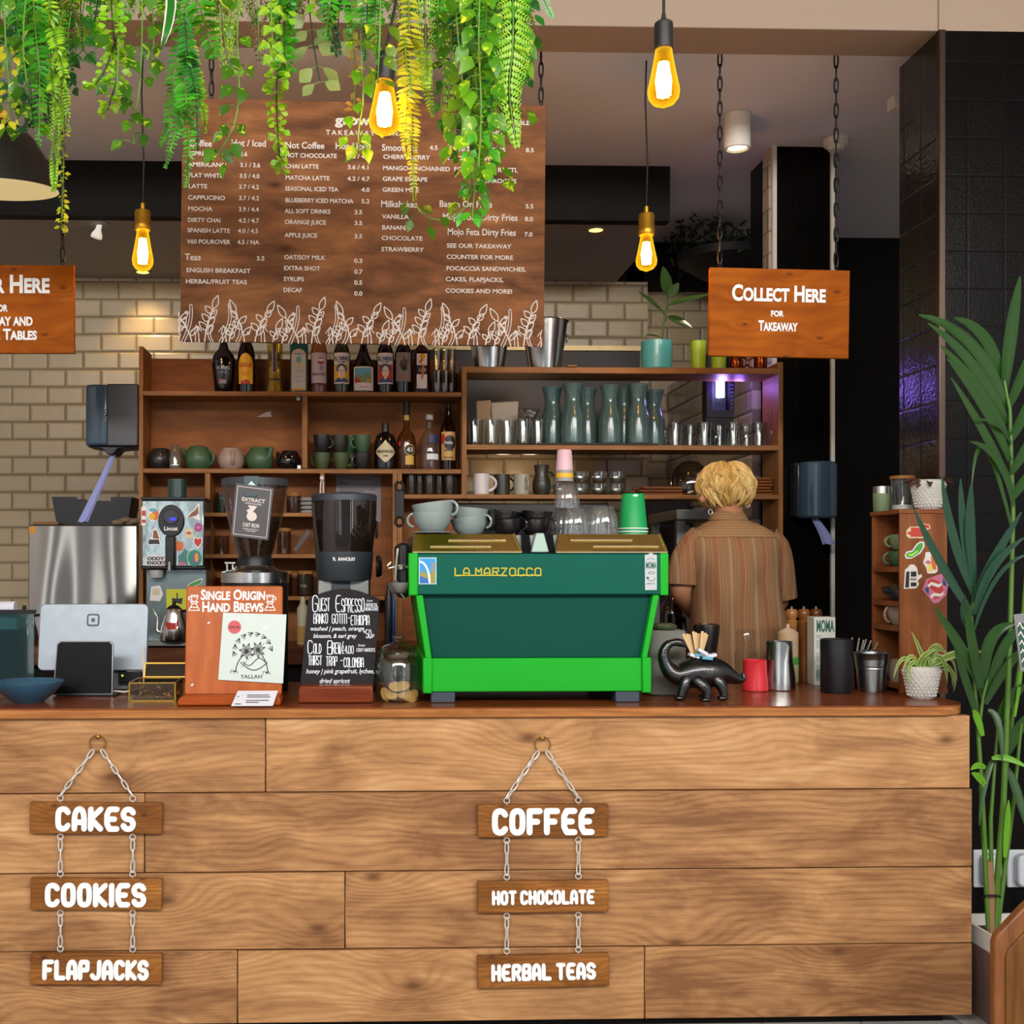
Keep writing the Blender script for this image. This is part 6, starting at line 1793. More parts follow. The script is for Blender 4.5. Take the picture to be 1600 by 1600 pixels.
# oat milk cartons
for i, (px, py, lab) in enumerate(((1280, 1068, 'tall white oat milk carton with green lettering behind the black canister'), (1262, 1064, 'second pale milk carton tucked behind the lettered one'))):
 p = onbar(px - (3 if i == 0 else 0), py)
 s = S(p.y + CD, px)
 o = thing('milk_carton', lab, 'carton', p + Vector((0, -.035 if i == 0 else -.03, 0)), -.03)
 w_ = 16.5 * s if i == 0 else 6 * s
 MB().box(-w_, w_, -.034, .034, 0, (105 if i == 0 else 98) * s).build('carton', mat('carton_board', 'c7c8bf', .5), o, bevel=.002)
 if i == 0:
  q = MB().text('MOMA', -13 * s, 83 * s, 18 * s, -.0352, wt=.045, fit=27 * s)
  q.build('lettering', mat('dark_green_print', '175a45'), o, smooth=0)
  q = MB()
  rn = random.Random(4)
  for k in range(24):
   zz = (76 - k * 2.7) * s
   if k not in (2, 8, 9, 15, 16):
    q.box(-13.5 * s, (-13.5 + rn.uniform(7, 13)) * s, -.0350, -.0345, zz, zz + 1.3 * s)
   if 3 < k < 20 and k % 5:
    q.box(2 * s, (2 + rn.uniform(6, 11)) * s, -.0350, -.0345, zz - 3 * s, zz - 1.8 * s)
  q.box(-13.5 * s, -3 * s, -.0350, -.0345, 7 * s, 24 * s)
  q.build('small_print', mat('green_grey_print', '8aa396', .6), o, smooth=0)
# wooden card box behind, black canister
p = onbar(1307, 1082)
s = S(p.y + CD, 1307)
o = thing('black_canister', 'plain matt black coffee canister with a close lid', 'canister', p)
MB().lathe([(.0001, 0), (23.5 * s, 0), (24 * s, 1 * s), (24 * s, 63 * s)], seg=40).build('body', mat('matt_black_tin', '141417', .45, .2), o)
MB().lathe([(24.3 * s, 62 * s), (24.3 * s, 83 * s), (22 * s, 84 * s), (21 * s, 82 * s), (.0001, 82 * s)], seg=40).build('lid', mat('matt_black_tin', '141417'), o)
# galvanised bucket and the straws behind it
p = onbar(1362, 1081)
s = S(p.y + CD, 1366)
o = thing('small_bucket', 'small galvanised bucket beside the black canister', 'bucket', p)
M_GALV = mat('galvanised_steel', '9aa3a4', .3, 1.0, var=.2, vscale=30)
MB().lathe([(.0001, 0), (20 * s, 0), (20.5 * s, 1.5 * s), (22.6 * s, 36 * s), (23.6 * s, 37 * s), (23 * s, 39 * s), (24 * s, 41 * s), (23.2 * s, 42.5 * s), (26.5 * s, 60 * s), (27.5 * s, 61 * s), (26 * s, 61 * s), (19 * s, 3 * s), (.0001, 3 * s)], seg=40).build('body', M_GALV, o)
MB().tube([(27 * s * cos(a), -.002 + .012 * sin(a), (59 + 6 * abs(sin(a))) * s) for a in [k * pi / 12 for k in range(13)]], .0016, 6).build('bail_handle', M_GALV, o)
p = onbar(1343, 1077)
s = S(p.y + CD, 1343)
o = thing('straw_holder', 'copper-tinted glass holding striped straws behind the galvanised bucket', 'holder', p + Vector((0, .05, 0)))
MB().lathe([(.0001, 0), (13 * s, 0), (15 * s, 50 * s), (14 * s, 50 * s), (12 * s, 2 * s), (.0001, 2 * s)], seg=20).build('body', glass('copper_glass', 'c79a80', 1.2, body=.2, bodycol='8a4a30'), o)
M_STRAW = tiles('striped_straw', 'd8d2cc', 'd8d2cc', '1a1717', .5, .006, .002, 0, .5, 0)
for i in range(7):
 a = .12 + .09 * i
 Mx = Matrix.Translation(o.location + Vector(((-4 + i) * s, 0, 4 * s))) @ Matrix.Rotation(a * .8, 4, 'Y') @ Matrix.Rotation(.15 * (i % 3 - 1), 4, 'X')
 tag(MB().tube([(0, 0, 0), (0, 0, 76 * s)], .0026, 8).build('paper_straw', M_STRAW, M=Mx), '%s black and white striped straw from the canister in the copper glass' % NTH[i], 'straw', 'striped straws')
# ---------------------------------------------------------------- corner shelf stand
sd = W(1404, 900, 3.70)
se = W(1478, 900, 3.70)
dep = .20
st = thing('corner_shelf', 'small brown wooden shelf stand with open bays and stickers on its side', 'shelf', (sd.x, sd.y, ZT + .0003))
w_ = se.x - sd.x
s = S(3.70, 1440)
M_STD = wood('corner_stand_wood', '6e3c1c', '8f552c', 'a56a3a', 110, 'Z', .45, streak=.25, blotch=.5, wob=5, rw=.2)
zz = lambda y: W(1440, y, 3.70).z - ZT
HT = zz(796)
MB().box(0, w_, -.008, .0, 0, HT - .014).build('side_board', M_STD, st, bevel=.001)
MB().box(0, w_, dep - .010, dep, 0, HT - .014).build('side_board', M_STD, st, bevel=.001)
MB().box(w_ - .010, w_, 0, dep - .010, 0, HT - .014).build('back_board', M_STD, st, bevel=.001)
MB().box(-.004, w_ + .003, -.012, dep + .004, HT - .014, HT).build('top_board', wood('corner_top_wood', '7a4420', '9a5f33', 'b07840', 160, 'X', .4, streak=.3, wob=4), st, bevel=.0015)
shz = []
for y in (886, 940, 979, 1069):
 MB().box(.0, w_ - .010, 0, dep - .010, zz(y + 8), zz(y)).build('shelf', M_STD, st, bevel=.001)
 shz.append(zz(y) + ZT)
MB().box(.004, w_ + .001, -.0095, -.008, .002, .018).build('plinth', wood('corner_top_wood', '7a4420', '9a5f33', 'b07840'), st, smooth=0)
# stickers on its side
sk = lambda px, py: Vector((W(px, py, 3.70).x, sd.y - .0083, W(px, py, 3.70).z))
def sticker(label, px, py, layers, rot=0.0):
 o = thing('sticker', label, 'sticker', sk(px, py), 0, None, 0, rot)
 for i, (nm, poly, m) in enumerate(layers):
  MB().prism([(a * s, b * s) for a, b in poly], -.0003 - .0002 * (i + 1), -.0002 * i).build(nm, m, o, smooth=0)
def ell(cx, cz, rx, rz, n=20):
 return [(cx + rx * cos(2 * pi * k / n), cz + rz * sin(2 * pi * k / n)) for k in range(n)]
CW = C['white']
sticker('red mug-shaped sticker with a small banner at the top of the wooden stand', 1430, 829, [('outline', [(-16, -8), (-12, -12), (10, -12), (14, -7), (14, 0), (22, 3), (21, 9), (7, 12), (4, 11), (4, 6), (-10, 6), (-16, 0)], C['cream']), ('mug', [(-10, -10), (9, -10), (11, -6), (10, 4), (-9, 5), (-9, -2), (-14, -2), (-14, -6), (-9, -7)], C['red']), ('banner', [(7, 6), (20, 3), (20, 8), (8, 11)], C['red'])])
sticker('green gherkin-shaped sticker below the red mug sticker', 1428, 860, [('outline', [(-17, -8), (-14, -13), (-6, -13), (8, -5), (15, 6), (14, 13), (8, 14), (2, 10), (-5, 0), (-14, -2)], CW), ('gherkin', [(-15, -8), (-12, -11), (-5, -11), (7, -3), (12, 5), (12, 11), (8, 12), (3, 8), (-4, -2), (-13, -4)], C['green']), ('shine', [(-12, -8), (-5, -9), (5, -2), (3, 0), (-4, -5), (-12, -6)], mat('lime_print', 'a5dd4a', .5))])
sticker('orange and yellow abstract sticker beside the palm leaf', 1452, 879, [('outline', [(-12, 0), (-9, 8), (-8, 16), (4, 17), (11, 8), (11, -14), (6, -17), (-5, -17), (-7, -8)], CW), ('orange_shape', [(0, 10), (9, 6), (9, -12), (2, -10)], C['orange']), ('yellow_shape', [(-6, -4), (1, 0), (4, -14), (-4, -15)], mat('pale_yellow', 'd9cf6a', .5)), ('pink_shape', [(-10, 0), (-2, -3), (2, 0), (-4, 4)], C['pink'])])
sticker('black and white fruit machine sticker low on the wooden stand', 1424, 901, [('outline', [(-14, -19), (6, -18), (10, -12), (8, -6), (15, 0), (14, 4), (9, 2), (7, 14), (2, 19), (-4, 19), (-8, 14), (-12, 11)], CW), ('side', [(-12, -17), (-6, -17), (-5, 8), (-10, 8)], C['black']), ('window', [(-3, 0), (6, 0), (6, 8), (-3, 8)], C['black']), ('reel', [(-4, -6), (6, -6), (6, -2), (-4, -2)], C['grey']), ('tray', [(-3, -15), (6, -15), (6, -9), (-3, -9)], C['black'])])
sticker('red heart tattoo sticker with white ribbons, lowest on the wooden stand', 1459, 919, [('outline', [(-20, -2), (-14, 14), (2, 20), (12, 23), (14, 15), (21, 6), (18, -10), (6, -22), (-2, -24), (-10, -14)], C['pink']), ('heart', [(-12, 10), (-6, 15), (2, 12), (10, 8), (13, -2), (8, -14), (-2, -18), (0, -6), (-10, 2)], C['red']), ('leaf', [(12, 16), (18, 8), (18, 2), (12, 6)], C['blue']), ('leaf', [(-17, 0), (-10, 2), (-10, -10), (-14, -6)], C['blue']), ('ribbon', [(-12, 5), (-6, 10), (6, 6), (10, 9), (10, 4), (5, 1), (-6, 5), (-10, 1)], CW), ('ribbon', [(-8, -12), (-2, -7), (8, -9), (13, -5), (13, -10), (8, -13), (-2, -12), (-6, -16)], CW)])
# crockery inside
xi = sd.x
FM = [(.022, 0), (.027, .004), (.038, .03), (.041, .055)]
def inst(px, z, label, nm, prof_, m, ang, hz, hh, y=3.80, k=1.0, **kw):
 p = W(px, 900, y)
 return mug(nm, label, 'cup', (xi + .055 + (px - 1385) * .0004, p.y, z + .0004), [(a * k, b * k) for a, b in prof_], m, hz * k, hh * k, ang, **kw)
inst(1380, shz[0], 'mossy green cup at the bottom of the top bay of the corner stand', 'tea_cup', FM, M_CER['green'], 2.9, .03, .038, out=.018, k=.95)
inst(1384, shz[0] + .057, 'sage green cup stacked on the mossy one in the corner stand', 'tea_cup', FM, M_CER['sage'], 3.1, .03, .036, out=.018, k=.92)
o = thing('small_teapot', 'matt black little teapot in the middle bay of the corner stand', 'teapot', (xi + .05, sd.y + .09, shz[1] + .0004))
MB().lathe([(.0001, 0), (.030, 0), (.043, .02), (.044, .036), (.030, .058), (.018, .062), (.0001, .064)], seg=28).build('body', M_CER['black'], o)
MB().tube([(-.035, 0, .03), (-.052, 0, .036), (-.06, 0, .034)], [.014, .012, .013], 10).build('spout', M_CER['black'], o)
MB().prism([(-.02, .058), (.03, .055), (.034, .072), (.0, .066)], -.02, .02).build('lid', M_CER['taupe'], o, bevel=.004)
inst(1384, shz[2], 'taupe cup with handle out in the lower bay of the corner stand', 'tea_cup', FM, M_CER['taupe'], 3.3, .032, .045, out=.018, k=1.12)
o = thing('taupe_jar', 'small taupe jar at the bottom of the corner stand behind the bucket', 'jar', (xi + .05, sd.y + .09, shz[3] + .0004))
MB().lathe([(.0001, 0), (.035, 0), (.042, .03), (.038, .06), (.028, .075), (.0001, .078)], seg=26).build('body', M_CER['taupe'], o)
# on top
zt2 = ZT + .0003 + HT
o = thing('steel_cup', 'pale green cup with a steel collar on top of the corner stand', 'cup', (xi + .026, sd.y + .178, zt2 + .0003))
MB().lathe([(.0001, 0), (.026, 0), (.028, .003), (.030, .062), (.0001, .062)], seg=26).build('body', M_CER['sage'], o)
MB().lathe([(.029, .062), (.028, .086), (.0001, .086)], seg=26).build('collar', M_STEEL, o)
o = thing('tall_glass_jar', 'tall clear glass jar with a bamboo lid on the corner stand behind the white pot', 'jar', (xi + .074, sd.y + .13, zt2 + .0003))
MB().lathe([(.0001, 0), (.037, 0), (.038, .003), (.038, .108), (.036, .108), (.036, .005), (.0001, .005)], seg=30).build('glass', G_CLEAR, o)
MB().lathe([(.0001, .006), (.034, .006), (.032, .02), (.0001, .022)], seg=20).build('contents', M_LABEL, o)
MB().lathe([(.0001, .108), (.040, .108), (.040, .118), (.0001, .119)], seg=30).build('lid', M_JARLID, o)
M_POT = mat('white_textured_pot', 'cfccc4', .6, var=.12, vscale=60, bump=.9)
def tuftpot(nm, label, loc, k):
 o = thing(nm, label, 'plant', loc)
 q = MB()
 seg, rows_ = 36, [(.033, 0), (.037, .004), (.050, .05), (.056, .082), (.055, .096), (.048, .102), (.046, .096), (.046, .085), (.0001, .084)]
 q.lathe([(.0001, 0)] + [(r * k, z * k) for r, z in rows_], seg=seg)
 rn = random.Random(2)
 for j in range(8):
  zc = .012 + j * .0105
  r = .038 + (zc / .09) * .0175
  for i in range(22):
   a = 2 * pi * (i + .5 * (j % 2)) / 22
   q.ball((r * k * cos(a), r * k * sin(a), zc * k), .0042 * k, .0042 * k, .006 * k, 6, 4)
 q.build('pot', M_POT, o)
 MB().lathe([(.045 * k, .086 * k), (.02 * k, .09 * k), (.0001, .09 * k)], seg=20).build('soil', mat('potting_soil', '2b1e15'), o)
 return o
o = tuftpot('potted_coleus', 'white textured pot with dark reddish leaves on top of the corner stand', (xi + .118, sd.y + .042, zt2 + .0003), .96)
M_CLS = [mat('coleus_leaf', '3a3420', .5, var=.3), mat('coleus_leaf_red', '5a3428', .5, var=.3)]
rn = random.Random(6)
for i in range(16):
 a = rn.uniform(-pi, pi)
 q = MB()
 b = Vector((.03 * cos(a), .03 * sin(a), .100))
 e = b + Vector((cos(a) * rn.uniform(.03, .055), sin(a) * rn.uniform(.03, .05), rn.uniform(-.022, .02)))
 bigleaf(q, b, e, .010, Vector((0, -.5, 1)), .2, 6, .02)
 q.build('leaf', M_CLS[i % 2], o)
p = onbar(1440, 1091)
o = tuftpot('potted_spider_plant', 'striped spider plant in a white textured pot at the rounded bar end', p, 1.0)
M_SPID = mat('spider_leaf', '6f9a34', .4, var=.25, trans=.25)
M_SPIE = mat('spider_leaf_edge', 'c3cf86', .45, var=.1, trans=.25)
rn = random.Random(12)
def blade(q, q2, pts, w):
 """an arching strap leaf with pale margins"""
 n = len(pts)
 vs, ve, fs = [], [], []
 for i, c in enumerate(pts):
  d = (pts[min(n - 1, i + 1)] - pts[max(0, i - 1)]).normalized()
  sd_ = d.cross(Vector((.2, -1, .35))).normalized()
  k = w * max(.03, sin(pi * (.12 + .88 * i / (n - 1))) ** .7)
  vs += [c - sd_ * k * .55, c + Vector((0, 0, -k * .25)), c + sd_ * k * .55]
  ve += [c - sd_ * k, c - sd_ * k * .55, c + sd_ * k * .55, c + sd_ * k]
 for i in range(n - 1):
  fs += [(i * 3 + j, i * 3 + j + 1, i * 3 + j + 4, i * 3 + j + 3) for j in (0, 1)]
 q.add(vs, fs)
 q2.add(ve, [(i * 4 + j, i * 4 + j + 1, i * 4 + j + 5, i * 4 + j + 4) for i in range(n - 1) for j in (0, 2)])
s = S(3.6, 1440)
for (dx, dz_, mid, w) in ((-46, 30, (-28, 62), 4), (-38, 38, (-20, 66), 4), (-16, 22, (-12, 54), 4.5), (2, 20, (0, 58), 5), (14, 78, (-6, 64), 5), (-15, 104, (0, 70), 5), (32, 24, (22, 66), 6), (84, 72, (44, 70), 7), (44, 18, (34, 52), 5), (54, 8, (46, 44), 4.5), (66, 40, (50, 66), 4.5), (24, 76, (10, 80), 4), (-30, 22, (-22, 56), 4), (10, 30, (8, 62), 5), (38, 58, (20, 76), 4), (-4, 44, (4, 64), 4), (48, 28, (36, 66), 4), (20, 10, (18, 50), 4.5)):
 b = Vector((rn.uniform(-8, 8) * s, rn.uniform(-.015, .015), 38 * s))
 yy = rn.uniform(-.06, .02)
 m = Vector((mid[0] * s, yy * .6, mid[1] * s))
 e = Vector((dx * s, yy, dz_ * s))
 pts = [b * (1 - t) ** 2 + (m * 2 - (b + e) / 2) * 2 * t * (1 - t) + e * t * t for t in [k / 9 for k in range(10)]]
 q, q2 = MB(), MB()
 blade(q, q2, pts, w * s * .8)
 lf = q.build('leaf', M_SPID, o)
 q2.build('leaf_margin', M_SPIE, lf)
# ---------------------------------------------------------------- behind the bar, near the tiled wall
s = S(5.4, 130)
a, b = W(44, 820, 5.4), W(215, 820, 5.4)
o = thing('glass_washer', 'upright stainless steel cabinet with streaky reflections in front of the tiled wall', 'cabinet', ((a.x + b.x) / 2, 2.0, 0))
hw = (b.x - a.x) / 2
wsh = NT('washer_steel')
wsh.b.inputs['Base Color'].default_value = lin('a39d93')
wsh.b.inputs['Metallic'].default_value = 1.0
wsh.b.inputs['Roughness'].default_value = .09
wsh.bump(wsh.noise(wsh.coords((3.2, 1, .9)), 1.4, 0), .5, .03)
MB().box(-hw, hw, 0, .5, 0, a.z).build('body', wsh.m, o, bevel=.006)
MB().box(-hw + .005, -hw + .035, -.001, .0, a.z - .04, a.z - .008).build('orange_sticker', mat('orange_sticker', 'cf8a1c', .5), o, smooth=0)
MB().box(-hw + .01, hw - .01, -.004, .0, a.z - .62, a.z - .612).build('door_seam', M_BLKM, o, smooth=0)
zw = a.z
o = thing('storage_crate', 'black plastic crate with cut-out rim on top of the steel cabinet', 'crate', (W(152, 800, 5.6).x, 2.2, zw + .0004))
s = S(5.6, 152)
cr = MB()
pr = [(-54 * s, 0), (53 * s, 0), (60 * s, 44 * s), (28 * s, 44 * s), (28 * s, 38 * s), (-24 * s, 38 * s), (-24 * s, 44 * s), (-62 * s, 44 * s)]
cr.prism(pr, -.10, -.095)
cr.prism(pr, .095, .10)
cr.prism([(-54 * s, 0), (-52 * s, 0), (-60 * s, 44 * s), (-62 * s, 44 * s)], -.095, .095)
cr.prism([(51 * s, 0), (53 * s, 0), (60 * s, 44 * s), (58 * s, 44 * s)], -.095, .095)
cr.box(-54 * s, 53 * s, -.095, .095, 0, .004)
cr.build('crate', M_BLKPL, o, smooth=0)
q = MB()
for k in range(5):
 q.ball((0 + .02 * k - .04, .01 * (k % 2), .012 + .006 * (k % 3)), .032, .03, .016, 12, 6)
tag(q.build('folded_cloth', mat('beige_cloth', '9c8468', .9, bump=.6, vscale=20)), 'crumpled beige cloth lying beside the black crate', 'cloth').location = (W(196, 815, 5.45).x, 2.075, zw + .001)
tag(MB().box(-.07, .05, -.03, .03, 0, .016).build('folded_towel', mat('tan_cloth', '8a6a48', .9, bump=.5), bevel=.006), 'folded tan towel under the end of the black crate', 'towel').location = (W(70, 818, 5.45).x + .02, 2.05, zw + .0004)
# hand towel dispensers
M_DISP = mat('dispenser_dark', '26282a', .4)
M_DISPB = glass('dispenser_blue', '4f6675', 1.0, .14, body=.8, bodycol='3d5568')
def towel(o, a, b, c):
 q = MB()
 pts = [Vector(a), (Vector(a) + Vector(b)) / 2 + Vector((.005, -.01, 0)), Vector(b)]
 rr = [c * .55, c * .9, c]
 rings = []
 for i in range(9):
  t = i / 8
  p = pts[0] * (1 - t) ** 2 + pts[1] * 2 * t * (1 - t) + pts[2] * t * t
  r = c * (.5 + .5 * t)
  rings.append([(p.x + r * cos(k * pi / 7) * (1 + .25 * sin(k * 2.3)), p.y + r * .5 * sin(k * pi / 7), p.z + .004 * sin(k * 1.7)) for k in range(14)])
 q.loft(rings)
 q.build('paper_towel', mat('blue_paper_towel', '8f97d0', .8, bump=.5, vscale=40), o)
s = S(5.02, 177)
c = W(177, 700, 5.02)
o = thing('hanging_towel_dispenser', 'dark blue-fronted towel dispenser fixed to the side of the bottle shelves', 'dispenser', c)
q = MB()
xr_ = sx(217) - c.x - .001
q.box(-4 * s, xr_, -.08, .10, 0, 96 * s)
q.build('housing', M_DISP, o, bevel=.006)
pr = [(-2 * s, -.082)] + [(-3 * s - 36 * s * sin(t), -.082 + .18 * (1 - cos(t)) / 2) for t in [pi * k / 10 for k in range(1, 10)]] + [(-2 * s, .098)]
pr = [(-2 * s, -.083), (-26 * s, -.083), (-36 * s, -.070), (-39 * s, -.04), (-39 * s, .06), (-34 * s, .09), (-2 * s, .098)]
MB().slab(pr[::-1], 1 * s, 95 * s).build('cover', M_DISPB, o, bevel=.012, bseg=4)
MB().prism([(-36 * s, 0), (xr_, 0), (12 * s, -3 * s), (4 * s, -12 * s), (-4 * s, -12 * s), (-13 * s, -3 * s)], -.06, .08).build('spout', M_BLKPL, o, bevel=.003)
for k, z in enumerate((56, 48, 39)):
 MB().ball((-6 * s, -.084, z * s), 2.4 * s if k == 1 else 1.8 * s).build('lock_screw', M_STEEL, o)
towel(o, (1 * s, -.02, -12 * s), (-43 * s, -.05, -116 * s), 8 * s)
s = S(5.05, 1276)
c = W(1276, 810, 5.05)
o = thing('hanging_towel_dispenser', 'round dark blue towel dispenser mounted on the black tiled pillar', 'dispenser', c)
MB().lathe([(.0001, 0), (28 * s, 0), (31 * s, 3 * s), (31 * s, 84 * s), (28 * s, 87 * s), (.0001, 88 * s)], seg=36).build('cover', M_DISPB, o)
MB().box(-30 * s, 32 * s, .03, .105, 2 * s, 88 * s).build('housing', M_DISP, o, bevel=.008)
towel(o, (-6 * s, -.02, 0), (16 * s, -.03, -40 * s), 9 * s)
# water boiler with stickers
DB = 4.66
s = S(DB, 270)
c = W(270, 1010, DB)
bo = thing('water_boiler', 'steel water boiler covered in stickers with a black oval dial on the back counter', 'boiler', (c.x, c.y, ZBC + .0004))
bz = lambda y: W(270, y, DB).z - ZBC
bx = lambda x: (x - 270) * s
M_BST = mat('boiler_steel', '8f9998', .14, .95, var=.08, vscale=3, bump=.3)
MB().box(bx(221), bx(319), .0, .20, bz(886), bz(781)).build('tank', M_BST, bo, bevel=.006)
MB().box(bx(220), bx(320), -.004, .20, bz(781), bz(777)).build('top_rim', M_BLKPL, bo, bevel=.002)
MB().box(bx(220), bx(320), -.004, .20, bz(889), bz(885)).build('lower_rim', M_BLKPL, bo, bevel=.002)
MB().box(bx(224), bx(319), .06, .20, 0, bz(889)).build('column', mat('boiler_steel_dull', '6f7b7c', .3, .7), bo, bevel=.004)
MB().box(bx(224), bx(320), -.06, .20, 0, bz(1000)).build('drip_tray', M_STEELD, bo, bevel=.004)
MB().lathe([(.0001, 0), (15 * s, 0), (15 * s, 28 * s), (16 * s, 28 * s), (16 * s, 30 * s), (.0001, 30 * s)], (bx(272), .08, bz(777)), seg=30).build('filler_cap', mat('dark_green_cap', '1e3a32', .25, coat=.4), bo)
q = MB()
q.prism([(bx(268) + 20 * s * cos(k * pi / 16) * 1.0, bz(814) + 25 * s * sin(k * pi / 16)) for k in range(32)], -.014, .0)
q.build('dial_panel', M_BLKPL, bo, bevel=.003)
MB().prism([(bx(268) + 12 * s * cos(k * pi / 14), bz(808) + 12 * s * sin(k * pi / 14)) for k in range(28)], -.018, -.014).build('dial', mat('dial_black', '101018', .25), bo, bevel=.002)
MB().box(bx(266), bx(276), -.0185, -.018, bz(814), bz(809)).build('display', emit('blue_display', '3030e0', 1.2), bo, smooth=0)
q = MB().text('Lincat', bx(257), bz(829), 6 * s, -.0146, wt=.03, fit=21 * s)
q.build('lettering', M_WLET, bo, smooth=0)
MB().box(bx(260), bx(274), -.03, .0, bz(886), bz(838)).build('tap_lever', M_BLKPL, bo, bevel=.004)
MB().lathe([(.0001, 0), (4 * s, 0), (4.5 * s, 14 * s), (.0001, 14 * s)], (bx(267), -.02, bz(892))).build('tap', M_STEEL, bo)
MB().lathe([(.0001, 0), (10 * s, 2 * s), (11.5 * s, 8 * s), (11 * s, 14 * s), (.0001, 15 * s)], (bx(243), .03, bz(905))).build('sensor', mat('grey_knob', 'a9a8a4', .4), bo)
def bstick(label, px, py, layers, y=-.0002):
 o = thing('sticker', label, 'sticker', (c.x + bx(px), c.y + y, ZBC + bz(py)))
 for i, (nm, poly, m) in enumerate(layers):
  MB().prism([(a * s, b * s) for a, b in poly], -.0004 - .0003 * i, -.0003 * i + .0001).build(nm, m, o, smooth=0)
 return o
bstick('white sticker of a blue and orange swirl beside the dial panel of the boiler', 240, 804, [('outline', ell(0, 0, 9, 11), CW), ('orange', ell(3, 0, 5, 9), C['orange']), ('blue', ell(-1, 7, 6, 3), C['sky']), ('yellow', ell(-2, -3, 5, 5), C['yellow'])])
bstick('brown bird sticker at the upper corner of the boiler', 303, 800, [('outline', [(-13, -10), (-6, 0), (0, 3), (6, 14), (9, 13), (8, -2), (10, -12), (6, -13), (-2, -8)], CW), ('bird', [(-10, -9), (-4, -1), (2, 3), (6, 10), (7, -2), (3, -6)], mat('brown_print', '7a4a30', .5))])
bstick('magenta flower sticker on the boiler side', 310, 824, [('flower', [(6 * cos(k * pi / 8) * (1.2 if k % 2 else .85), 7 * sin(k * pi / 8) * (1.2 if k % 2 else .85)) for k in range(16)], mat('magenta_print', 'a3227a', .5)), ('heart', ell(0, 0, 3, 3), C['pink'])])
bstick('red heart sticker on the boiler side', 309, 846, [('outline', [(0, -12), (7, -2), (7, 5), (3, 7), (0, 5), (-3, 7), (-7, 5), (-7, -2)], CW), ('heart', [(0, -9), (5.5, -2), (5.5, 4), (3, 5.5), (0, 3), (-3, 5.5), (-5.5, 4), (-5.5, -2)], C['red'])])
bstick('cream and red square sticker beside the dial panel', 295, 833, [('card', [(-6, -8), (7, -8), (7, 7), (-6, 7)], C['cream']), ('lips', ell(0, 0, 4, 2), C['red'])])
bstick('orange hexagon sticker beside the black tap lever', 281, 852, [('hexagon', [(-6, -9), (3, -8), (6, -1), (4, 5), (-5, 7)], C['orange'])])
bstick('green round sticker with a coloured oval at the boiler corner', 304, 872, [('ring', ell(0, 0, 11, 13), mat('emerald_print', '1f8a6a', .5)), ('oval', ell(2, 0, 6, 9), C['purple']), ('bar', ell(3, 1, 3, 7), C['yellow'])])
bstick('teal and pink figure sticker low on the boiler', 286, 871, [('outline', [(-8, -12), (8, -12), (6, 0), (7, 10), (2, 14), (-2, 6), (-7, 2)], C['teal']), ('pink_shape', [(-8, -12), (6, -12), (2, -7), (-5, -6)], C['pink'])])
bstick('brown and black sticker below the swirl sticker', 241, 838, [('outline', [(-11, -13), (11, -13), (9, -3), (5, 12), (-2, 11), (-4, 0)], CW), ('brown_shape', [(-2, -3), (8, -4), (4, 9), (-1, 9)], mat('brown_print', '7a4a30')), ('black_base', [(-9, -12), (9, -12), (7, -5), (-8, -5)], C['black'])])
bstick('red and white striped sticker at the boiler edge', 225, 803, [('outline', [(-4, -18), (3, -18), (4, 10), (0, 14), (-4, 10)], CW), ('stripe', [(-3, -14), (3, -14), (3, -9), (-3, -9)], C['red']), ('stripe', [(-3, -3), (3, -3), (3, 5), (-3, 5)], C['red'])])
o = bstick('white lettered sticker reading ODDY KNOCKY on the boiler', 245, 875, [('outline', [(-17, -9), (16, -9), (16, 5), (8, 7), (-12, 8), (-17, 4)], CW)])
q = MB().text('ODDY', -15 * s, -0 * s, 5 * s, -.0008, wt=.07, fit=27 * s)
q.text('KNOCKY', -15 * s, -7 * s, 5.5 * s, -.0008, wt=.07, fit=29 * s)
q.build('lettering', M_INK, o, smooth=0)
bstick('green gherkin sticker on the boiler column', 302, 911, [('outline', [(-14, -6), (-8, -8), (6, -3), (12, 5), (10, 8), (2, 5), (-10, -1)], CW), ('gherkin', [(-12, -5), (-7, -6), (6, -2), (10, 4), (9, 6), (2, 3), (-9, -2)], C['green'])], .0598)
bstick('pale square cartoon sticker low on the boiler column', 240, 927, [('outline', [(-10, -12), (6, -13), (11, -2), (6, 12), (-8, 10)], CW), ('square', [(-6, -4), (5, -3), (5, 7), (-6, 6)], C['cream'])], .0598)
bstick('yellow notice sticker on the boiler column behind the kettle', 274, 937, [('notice', [(-18, -16), (18, -16), (18, 16), (-18, 16)], mat('notice_yellow', 'c9c61a', .5)), ('warning', [(-8, -4), (6, -8), (8, 2), (0, 1), (0, 10), (-2, 10), (-2, 1), (-10, 2)], C['black'])], .0598)
